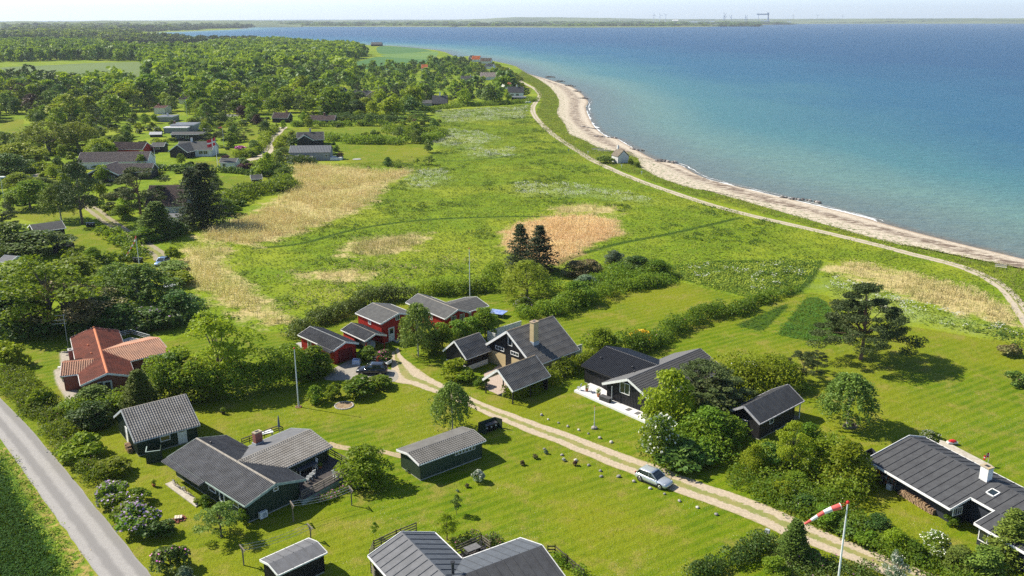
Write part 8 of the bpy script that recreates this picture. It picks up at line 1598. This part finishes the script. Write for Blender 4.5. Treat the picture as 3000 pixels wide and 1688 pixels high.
def rel(x, y):
    o = min(HB, key=lambda o: hypot(x - o.location.x, (y - o.location.y))); dx, dy = x - o.location.x, y - o.location.y
    return ('right of' if dx > 0 else 'left of') + ' the ' + short(o['label']) if abs(dx) > abs(dy) else ('behind' if dy > 0 else 'in front of') + ' the ' + short(o['label'])
def size(h_, a, b): return 'small ' if h_ < a else 'large ' if h_ > b else ''
nb = nc = 0; mass = []
ri = random.Random(4)
for x, y in P1:
    px = proj((x, y, 0))[0]; lowk = .5 if 1040 < px < 1480 and y > 560 else .8 if y > 680 and px < 500 else 1; pine = ri.random() < (.30 if (1130 < px < 1420) or px < 360 else .10); big = ri.random() < .15
    h_ = ri.uniform(6.0, 12) * (1.4 if big else 1) * (1 + max(0, y - 450) / 1800) * lowk; wd_ = h_ * ri.uniform(.85, 1.4)
    if pine and nc < 60 and y < 900:
        h_ = ri.uniform(8, 12); plant('pine_tree', size(h_, 9, 11) + 'dark pine in the wood, ' + rel(x, y), 'tree', 'farpine', (x, y), h_, h_ * ri.uniform(.6, .8), L_PINE, group=GR['p']); nc += 1
    elif nb < 175 and y < 1200:
        r_ = ri.random(); lf = L_MID if r_ < .42 else L_BRI if r_ < .70 else L_DARK if r_ < .82 else L_BIR if r_ < .93 else L_WIL if r_ < .98 else L_PUR
        kd = {L_MID: 'mid green', L_BRI: 'bright green', L_DARK: 'dark green', L_BIR: 'grey-green', L_WIL: 'yellow-green', L_PUR: 'purple-leaved'}[lf]
        plant('broadleaf_tree', size(h_, 8.5, 11) + kd + ' tree in the wood, ' + rel(x, y), 'tree', 'far', (x, y), h_, wd_, lf, group=GR['b']); nb += 1
    else: mass.append((x, y, h_, wd_, 3 if pine else ri.choice((0, 0, 1, 2, 2, 4))))
for x, y in P2: h_ = ri.uniform(13, 18); mass.append((x, y, h_, ri.uniform(13, 19), ri.choice((0, 0, 1, 1, 2, 4))))
for x, y in P3: h_ = ri.uniform(13, 20); mass.append((x, y, h_, ri.uniform(13, 19), ri.choice((0, 0, 1, 4, 2, 2))))
TMPL = []
for i in range(7):
    if i < 5: v, C, l = broad(500 + i, 210, .105, 20, low=.02, spread=.33, lob=(.15, .24))
    else: v, C, l = pinecrown(500 + i, 190, .09, 24, .1, .36, .6)
    r_ = np.quantile(np.hypot(v[:, 0], v[:, 1]), .98); v = v * (.5 / r_, .5 / r_, 1 / v[:, 2].max()); TMPL.append(v)
def woods(name, items, mats, leaf_px=None):
    """one mesh of many crowns: (x, y, height, width, material)"""
    vs = []; mi = []
    for (x, y, h_, wd_, k) in items:
        v = TMPL[ri.randrange(5) if k != 3 else 5 + ri.randrange(2)]; t = ri.uniform(0, 6.28); c_, s_ = cos(t) * wd_, sin(t) * wd_
        vs.append(np.stack([v[:, 0] * c_ - v[:, 1] * s_ + x, v[:, 0] * s_ + v[:, 1] * c_ + y, v[:, 2] * h_], 1)); mi.append(np.full(len(v) // 4, k, np.int32))
    me = npmesh(name, np.concatenate(vs), None, 4)
    for m_ in mats: me.materials.append(m_)
    me.polygons.foreach_set('material_index', np.concatenate(mi)); return tag(meshobj(name, me), kind='stuff')
WM = [L_MID, L_BRI, L_DARK, L_PINE, L_BIR]
woods('distant_wood', mass, WM)
# low garden growth between the houses
P5 = spots(W(F, [(-90, 560), (-90, 335), (120, 345), (330, 300), (520, 310), (640, 305), (720, 292), (860, 298), (1000, 300), (1090, 285), (1110, 300), (1090, 345), (1075, 400), (735, 412), (730, 470), (640, 520), (460, 600), (430, 560), (300, 540), (200, 520), (60, 540)]), 6.2, -2)
P5 = np.array([p for p in P5 if sdf(lawn_polys[0], np.array([p[0]]), np.array([p[1]]))[0] < 0]); ns = 0
TR = [(a.location.x, a.location.y) for a in S.objects if a.parent is None and a.get('category') == 'tree' and a.location.y < 420]
CN = {L_MID: 'green', L_BRI: 'bright green', L_DARK: 'dark green', L_ROSE: 'dull green', L_BIR: 'grey-green'}; rest = []
P5 = P5[np.argsort(P5[:, 1])]
for x, y in P5:
    if blocked(x, y, -1.5) or min(hypot(x - a, y - b) for a, b in TR) < 3.5: continue
    if ri.random() < .35: continue
    h_ = ri.uniform(1.5, 3.2) if ri.random() < .8 else ri.uniform(4, 6.5); lf = ri.choice((L_MID, L_MID, L_BRI, L_DARK, L_ROSE, L_BIR)); ns += 1
    if h_ > 3.5: plant('broadleaf_tree', CN[lf] + ' young garden tree ' + rel(x, y), 'tree', 'far', (x, y), h_, h_ * ri.uniform(.8, 1.05), lf, group='small garden trees among the holiday houses')
    elif ns > 230: rest.append((x, y, h_, h_ * ri.uniform(1.4, 2.2), ri.choice((0, 1, 2))))
    else: plant('shrub', size(h_, 2, 2.8) + CN[lf] + ' garden shrub ' + rel(x, y), 'bush', 'farshrub', (x, y), h_, h_ * ri.uniform(1.4, 2.2), lf, group=GR['g'], stem=False)
woods('undergrowth', rest + [(x, y, ri.uniform(1.5, 3.2), ri.uniform(3, 6), ri.choice((0, 0, 2, 1))) for x, y in P4[40:]], WM)
for x, y in P4[:40]:
    h_ = ri.uniform(1.5, 3.5); plant('shrub', 'low scrub bush on the coastal slope, ' + rel(x, y), 'bush', 'farshrub', (x, y), h_, h_ * ri.uniform(1.4, 2.2), ri.choice((L_MID, L_ROSE, L_DARK, L_BRI)), group='scrub bushes on the coastal slope', stem=False)
# clipped hedges among the holiday gardens
def vhedge(label, view, pts, wd, h_, leaf, seed): return hedge('garden_hedge', label, [view(*p) for p in pts], wd, h_, leaf, 9, .34, None, seed=seed, wild=.15)
vhedge('straight dark hedge below the flag and the white garden house', K6, [(0, 715), (250, 715), (480, 722), (700, 740), (860, 755), (1000, 765)], 2.6, 2.0, L_DARK, 31)
vhedge('long hedge behind the bright lawn of the grey metal-roofed house', K6, [(1440, 455), (1560, 470), (1700, 485), (1850, 490), (2050, 492), (2250, 480), (2390, 440)], 7, 3.6, L_MID, 32)
vhedge('hedge along the upper side of the far long lawn', K6, [(1180, 345), (1400, 345), (1700, 340), (1980, 345)], 5, 2.8, L_MID, 33)
vhedge('tall bushes behind the far long lawn', K6, [(1530, 290), (1700, 305), (1900, 310), (2060, 310)], 8, 4.5, L_DARK, 34)
vhedge('hedge on the meadow side of the far long lawn', K6, [(1980, 390), (2080, 410), (2200, 420), (2330, 400), (2420, 430)], 8, 4.0, L_MID, 35)
vhedge('hedge along the garden track', K6, [(690, 610), (800, 590), (880, 545), (920, 480), (960, 420), (1000, 380)], 4.5, 2.6, L_BRI, 36)
vhedge('hedge between the two houses and the willow garden', K6, [(0, 500), (60, 505), (150, 500)], 4, 2.5, L_MID, 37)
vhedge('clipped dark hedge right of the distant parking strip', K6, [(330, 315), (450, 318), (560, 315), (680, 305)], 5, 3.2, L_DARK, 38)
vhedge('low hedge under the clipped dark hedge, above the sunlit lawn', K6, [(470, 350), (620, 345), (760, 342)], 4, 2.4, L_MID, 39)
vhedge('bushes around the foot of the grey metal-roofed house', K6, [(1130, 650), (1230, 665), (1340, 655)], 4, 3.0, L_DARK, 40)
vhedge('fresh green hedge left of the garden track, above the grey-green bush', K6, [(1050, 540), (1070, 470), (1130, 470)], 4, 2.8, L_BRI, 41)
vhedge('bushes between the lawn with the dark shed and the reeds', K6, [(560, 1080), (640, 980), (760, 920), (900, 900), (1050, 880), (1120, 820)], 9, 4.2, L_MID, 42)
vhedge('bushes between the straight hedge and the reeds', K6, [(850, 690), (950, 700), (1050, 705), (1120, 740)], 5, 2.6, L_BIR, 43)
vhedge('dark shaded undergrowth below the two tall spruces', K4, [(1420, 1240), (1560, 1230), (1750, 1180), (1900, 1120)], 4, 2.2, L_DARK, 44)
vhedge('hedge of yellow-green bushes between lawn and field track', K4, [(1060, 1150), (1160, 1200), (1240, 1270), (1330, 1320), (1440, 1360)], 4, 2.2, L_MID, 45)
vhedge('dark hedge under the striped pennant pole', K5, [(960, 430), (1100, 430), (1250, 420), (1400, 400), (1540, 370)], 3.6, 2.0, L_MID, 46)
vhedge('low green belt along the edge of the meadow under the pines', K2, [(1390, 830), (1550, 815), (1750, 800), (1950, 790), (2150, 775), (2230, 760)], 9, 3.0, L_MID, 47)
vhedge('hedge around the parking court at the left', K4, [(260, 540), (350, 520), (460, 500), (600, 540)], 5, 2.6, L_BRI, 48)
vhedge('undergrowth along the lower lawn edge of the dark cabin', K5, [(720, 330), (760, 400), (860, 440)], 3, 1.6, L_MID, 49)
vhedge('shaded shrubbery behind the tiled brick house', K1, [(-30, 2980), (200, 2960), (420, 2950)], 3, 2.4, L_DARK, 50)
vhedge('dense dark bushes under the trees behind the tiled brick house', K5, [(-100, 1290), (100, 1270), (350, 1240), (600, 1200), (900, 1180), (1200, 1170), (1450, 1140), (1700, 1120), (1900, 1080)], 5.5, 3.2, L_DARK, 51)
vhedge('dense thicket at the left edge below the weathered grey hut', K5, [(-80, 760), (100, 780), (300, 700), (560, 640)], 6, 4.0, L_MID, 52)
# far country: woods in rows with fields between, then hills and the opposite shore
items = []; LP = LAND
def row(view, pts, n_, h0, h1, w0, w1, dep=60, ks=(0, 1, 2, 2, 3, 4)):
    P = np.array([at(view(*p)) for p in pts]); s = np.r_[0, np.cumsum(np.hypot(*np.diff(P, axis=0).T))]; t = rb.rand(n_) * s[-1]
    for q in t:
        x, y = np.interp(q, s, P[:, 0]), np.interp(q, s, P[:, 1]); h_ = rb.uniform(h0, h1); items.append((x + rb.uniform(-4, 4), y + rb.uniform(0, dep), h_, rb.uniform(w0, w1), ks[rb.randint(len(ks))]))
row(K1, [(0, 395), (300, 388), (700, 385), (1150, 400), (1450, 408)], 190, 14, 22, 18, 28, 90)
row(K1, [(800, 415), (1200, 412), (1500, 412), (1850, 410)], 130, 10, 16, 14, 22, 40, (2, 3, 3, 4, 0))
row(K1, [(1500, 385), (1800, 392), (2100, 398), (2415, 400)], 120, 9, 15, 12, 20, 60, (3, 3, 2))
row(K2, [(0, 318), (120, 330), (200, 330)], 30, 9, 15, 12, 20, 60, (3, 3, 2)); row(K1, [(1150, 350), (1350, 358), (1560, 362), (1700, 375)], 70, 9, 15, 14, 22, 60, (3, 2, 3))
for yy, n_ in ((372, 150), (350, 140), (325, 110)): row(K1, [(-100, yy + 5), (300, yy), (700, yy), (1130, yy - 4)], n_, 14, 24, 24, 44, 200)
for yy, n_ in ((300, 130), (284, 130)): row(K1, [(-100, yy + 4), (500, yy), (1000, yy - 4), (1500, yy - 10)], n_, 14, 26, 34, 60, 300)
row(K1, [(1150, 312), (1400, 300), (1700, 290), (1900, 284)], 60, 8, 16, 24, 40, 120, (2, 3, 3)); row(K1, [(1600, 278), (1850, 274), (2100, 270), (2270, 267)], 150, 12, 20, 26, 44, 160, (2, 2, 3)); row(K1, [(1650, 262), (1900, 260), (2200, 258), (2290, 262)], 100, 14, 22, 34, 55, 200, (2, 3))
for yy, n_ in ((262, 120), (246, 110), (234, 110)): row(K1, [(-100, yy + 8), (600, yy + 2), (1100, yy - 4), (2200, yy - 6)], n_, 16, 30, 60, 110, 500)
woods('distant_woods', items, [L_MID, L_MID, L_DARK, L_PINE, L_BIR])
# the opposite shore: low land with its own beach line, tree belts, hills
def landstrip(name, pts, z, mat, back=2500):
    P = crm([at(p, SEA) for p in pts], 60); n_ = len(P); D = P / np.hypot(*P.T)[:, None]; rows = [np.c_[P, np.full(n_, SEA)], np.c_[P + D * 30, np.full(n_, z)], np.c_[P + D * back, np.full(n_, z + 1)]]
    v = np.concatenate(rows); ii = np.arange(n_ - 1); f = np.concatenate([np.stack([ii + k * n_, ii + 1 + k * n_, ii + 1 + (k + 1) * n_, ii + (k + 1) * n_], 1) for k in range(2)])
    if np.cross(v[f[0][1]] - v[f[0][0]], v[f[0][3]] - v[f[0][0]])[2] < 0: f = f[:, ::-1]
    return tag(meshobj(name, npmesh(name, v, f, 4), mat), kind='structure')
FARG = mt('far_grass', (.12, .17, .04), (.16, .18, .06), .95, .002); FARC = mt('far_bank', (.40, .32, .20), (.22, .24, .09), .95, .01)
landstrip('far_shore', [F(560, 66.5), F(700, 67.3), F(1000, 67.8), F(1287, 69), F(1420, 69.6), F(1560, 69.2), F(1750, 68), F(1880, 65), F(1980, 60.8)], 4, FARG, 1500)
landstrip('far_spit', [F(1970, 60.4), F(2150, 59.8), F(2400, 59.6), F(2680, 59.6)], 2, FARG, 900)
items = []
def frow(x0, x1, yF, n_, h0, h1, w0, w1, dep, ks=(2, 3, 0)):
    for i in range(n_):
        p = at(F(x0 + (x1 - x0) * rb.rand(), yF), 0); d = hypot(*p); items.append((p[0], p[1] + rb.uniform(40, dep), rb.uniform(h0, h1), rb.uniform(w0, w1), ks[rb.randint(len(ks))]))
frow(600, 1130, 67, 130, 10, 24, 50, 110, 500); frow(1130, 1500, 68.2, 110, 12, 26, 50, 100, 400); frow(1500, 1930, 67.0, 120, 12, 28, 45, 90, 400); frow(1390, 1700, 68, 50, 14, 24, 40, 80, 200)
frow(560, 2000, 62, 220, 14, 30, 120, 240, 900, (2, 4)); frow(2250, 2680, 58.8, 90, 16, 26, 70, 130, 260, (2, 3)); frow(2050, 2230, 59.0, 30, 6, 12, 60, 110, 200)
woods('far_shore_woods', items, [L_MID, L_MID, L_DARK, L_PINE, L_BIR])
def hills(name, prof, d0, mat, depth=1800):
    vs = []; fs = []
    n_ = len(prof); 
    for k, (px, py) in enumerate(prof):
        q = at(F(px, 90)); u = unit(np.array(q)); base = u * d0; zt = CAMH + ray(F(px, py))[2] / np.linalg.norm(ray(F(px, py))[:2]) * (d0 + depth * .5)
        vs += [(base[0], base[1], -1), ((u * (d0 + depth * .25))[0], (u * (d0 + depth * .25))[1], zt * .6), ((u * (d0 + depth * .5))[0], (u * (d0 + depth * .5))[1], zt), ((u * (d0 + depth))[0], (u * (d0 + depth))[1], -1)]
    for k in range(n_ - 1):
        for j in range(3): fs.append((k * 4 + j, (k + 1) * 4 + j, (k + 1) * 4 + j + 1, k * 4 + j + 1))
    mb = MB(); mb.add(vs, fs); return tag(mb.build(name, mat, None, True), kind='structure')
HM = mt('hill_fields', (.13, .17, .06), (.06, .09, .03), .95, .0016)
def prof(x0, x1, ys, n_=40, j=.5):
    xs = np.linspace(x0, x1, n_); c = np.interp(xs, *zip(*ys)); return [(a, b + rb.uniform(-j, j)) for a, b in zip(xs, c)]
hills('hills', prof(-160, 760, [(-160, 53), (0, 55), (70, 52.5), (130, 55.5), (200, 54), (270, 51.5), (400, 52), (600, 51.5), (700, 55), (760, 60)]), 5600, HM)
hills('hills', prof(600, 2750, [(600, 51.5), (900, 50.5), (1120, 50), (1200, 48), (1290, 43.5), (1400, 43.8), (1500, 45), (1560, 46), (1700, 48.5), (2000, 47.5), (2300, 46.5), (2750, 46.0)], 110, .35), 10500, HM)
# the shipyard and wind turbines across the water
def fp(view, x, y, d): u = ray(view(x, y)); return u[:2] / np.linalg.norm(u[:2]) * d
def fz(view, x, y, d): u = ray(view(x, y)); return CAMH + u[2] / np.linalg.norm(u[:2]) * d
STEEL = mt('pale_steel', (.55, .60, .66), None, .6); BLUEST = mt('blue_steel', (.25, .34, .45), None, .6)
for i, (x, y0, y1) in enumerate(((580, 108, 72), (613, 108, 75), (644, 108, 73))):
    d = 9500; P = fp(K3, x, y0, d); z = fz(K3, x, y1 + 8, d); t = thing('wind_turbine', ('left', 'middle', 'right')[i] + ' wind turbine of the cluster of three on the opposite shore', 'wind turbine', (P[0], P[1], 0), group='wind turbines on the opposite shore')
    mb = MB(); mb.tube([(0, 0, 0), (0, 0, z)], [3.2, 2.0], 8); mb.build('tower', STEEL, t); mb = MB(); mb.ball((0, -3, z), 2.6, 8, 6, (1, 1.8, 1)); mb.build('nacelle', STEEL, t)
    for k in range(3): a_ = pi / 2 + k * 2 * pi / 3 + i * .5; mb = MB(); mb.tube([(0, -6, z), (cos(a_) * 30, -6, z + sin(a_) * 30)], [2.0, .7], 5); mb.build('blade', STEEL, t)
for i, x in enumerate((1331, 1462, 1596)):
    d = 11500; P = fp(K3, x, 100, d); z = fz(K3, x, 84, d); t = thing('wind_turbine', ('first', 'second', 'third')[i] + ' of three lone wind turbines to the right of the big crane', 'wind turbine', (P[0], P[1], 0), group='lone wind turbines far off')
    mb = MB(); mb.tube([(0, 0, 0), (0, 0, z)], [3, 2], 6); mb.build('tower', STEEL, t)
    for k in range(3): a_ = pi / 2 + k * 2 * pi / 3 + i; mb = MB(); mb.tube([(0, -4, z), (cos(a_) * 28, -4, z + sin(a_) * 28)], [1.8, .7], 5); mb.build('blade', STEEL, t)
d = 9800; P = fp(K3, 1172, 105, d); zt = fz(K3, 1172, 73, d); sx_ = d * .5435 / FPX; t = thing('gantry_crane', 'huge blue-grey gantry crane of the shipyard on the horizon', 'crane', (P[0], P[1], 0))
mb = MB(); mb.ob((-36 * sx_, -6, zt - 14), (62 * sx_, 0, 0), (0, 12, 0), (0, 0, 12)); mb.build('girder', BLUEST, t)
mb = MB(); mb.beam((20 * sx_, 0, 0), (22 * sx_, 0, zt - 10), 7); mb.beam((27 * sx_, 0, 0), (22 * sx_, 0, zt - 10), 7); mb.build('leg', BLUEST, t); mb = MB(); mb.beam((-26 * sx_, 0, 0), (-26 * sx_, 0, zt - 14), 3); mb.build('leg', BLUEST, t)
mb = MB(); mb.box((20 * sx_, 0, zt - 2), (14 * sx_ * .6, 8, 12)); mb.build('trolley', BLUEST, t)
for i, (x, yt) in enumerate(((957, 68), (998, 82), (1072, 80), (1082, 92), (963, 82))):
    P = fp(K3, x, 106, d); z = fz(K3, x, yt, d); t = thing('harbour_crane', ('tallest slender', 'second slender', 'leaning jib', 'low', 'short')[i] + ' crane among the shipyard halls on the horizon', 'crane', (P[0], P[1], 0), group='shipyard cranes')
    mb = MB(); mb.beam((0, 0, 0), (0, 0, z), 4); mb.build('mast', BLUEST, t); mb = MB(); mb.beam((0, 0, z * .55), (-22 if i % 2 else 24, 0, z * .95), 3); mb.build('jib', BLUEST, t)
for i, (x, w_, hh) in enumerate(((697, 26, 20), (760, 60, 9), (820, 70, 10), (880, 50, 12), (930, 40, 9), (1180, 44, 16), (730, 24, 9), (1310, 16, 10))):
    P = fp(K3, x, 108, d - 300 + 60 * i); t = thing('shipyard_hall', ('white pointed', 'long low', 'second long', 'pale tall', 'small pale', 'grey square', 'tiny white', 'small reddish')[i] + ' hall of the shipyard far across the water', 'hall', (P[0], P[1], 0), group='shipyard halls')
    mb = MB(); mb.box((0, 0, 0), (w_ * sx_, 40, hh * 1.3)); mb.build('wall', WHITEW if i % 2 == 0 else GREYW, t); mb = MB(); L_ = w_ * sx_; z0 = hh * 1.3
    mb.add([(-L_ / 2, -21, z0), (L_ / 2, -21, z0), (L_ / 2, 21, z0), (-L_ / 2, 21, z0), (-L_ / 2, 0, z0 + hh * .6), (L_ / 2, 0, z0 + hh * .6)], [(0, 1, 5, 4), (2, 3, 4, 5), (0, 4, 3), (1, 2, 5)]); mb.build('roof', BLUEST if i else WHITEW, t)
# ---------------------------------------------------------------- the air
mb = MB(); mb.ob((-16000, -120, -3.5), (32000, 0, 0), (0, 22000, 0), (0, 0, 330)); hz = mb.build('haze', None); hz['kind'] = 'stuff'
hm = bpy.data.materials.new('haze'); hm.use_nodes = True; hn = hm.node_tree; hn.nodes.clear(); ho = hn.nodes.new('ShaderNodeOutputMaterial'); hv = hn.nodes.new('ShaderNodeVolumePrincipled')
hv.inputs['Color'].default_value = (.80, .89, 1.0, 1); hv.inputs['Density'].default_value = .000055; hv.inputs['Anisotropy'].default_value = .15; hn.links.new(hv.outputs[0], ho.inputs['Volume']); hz.data.materials.append(hm)
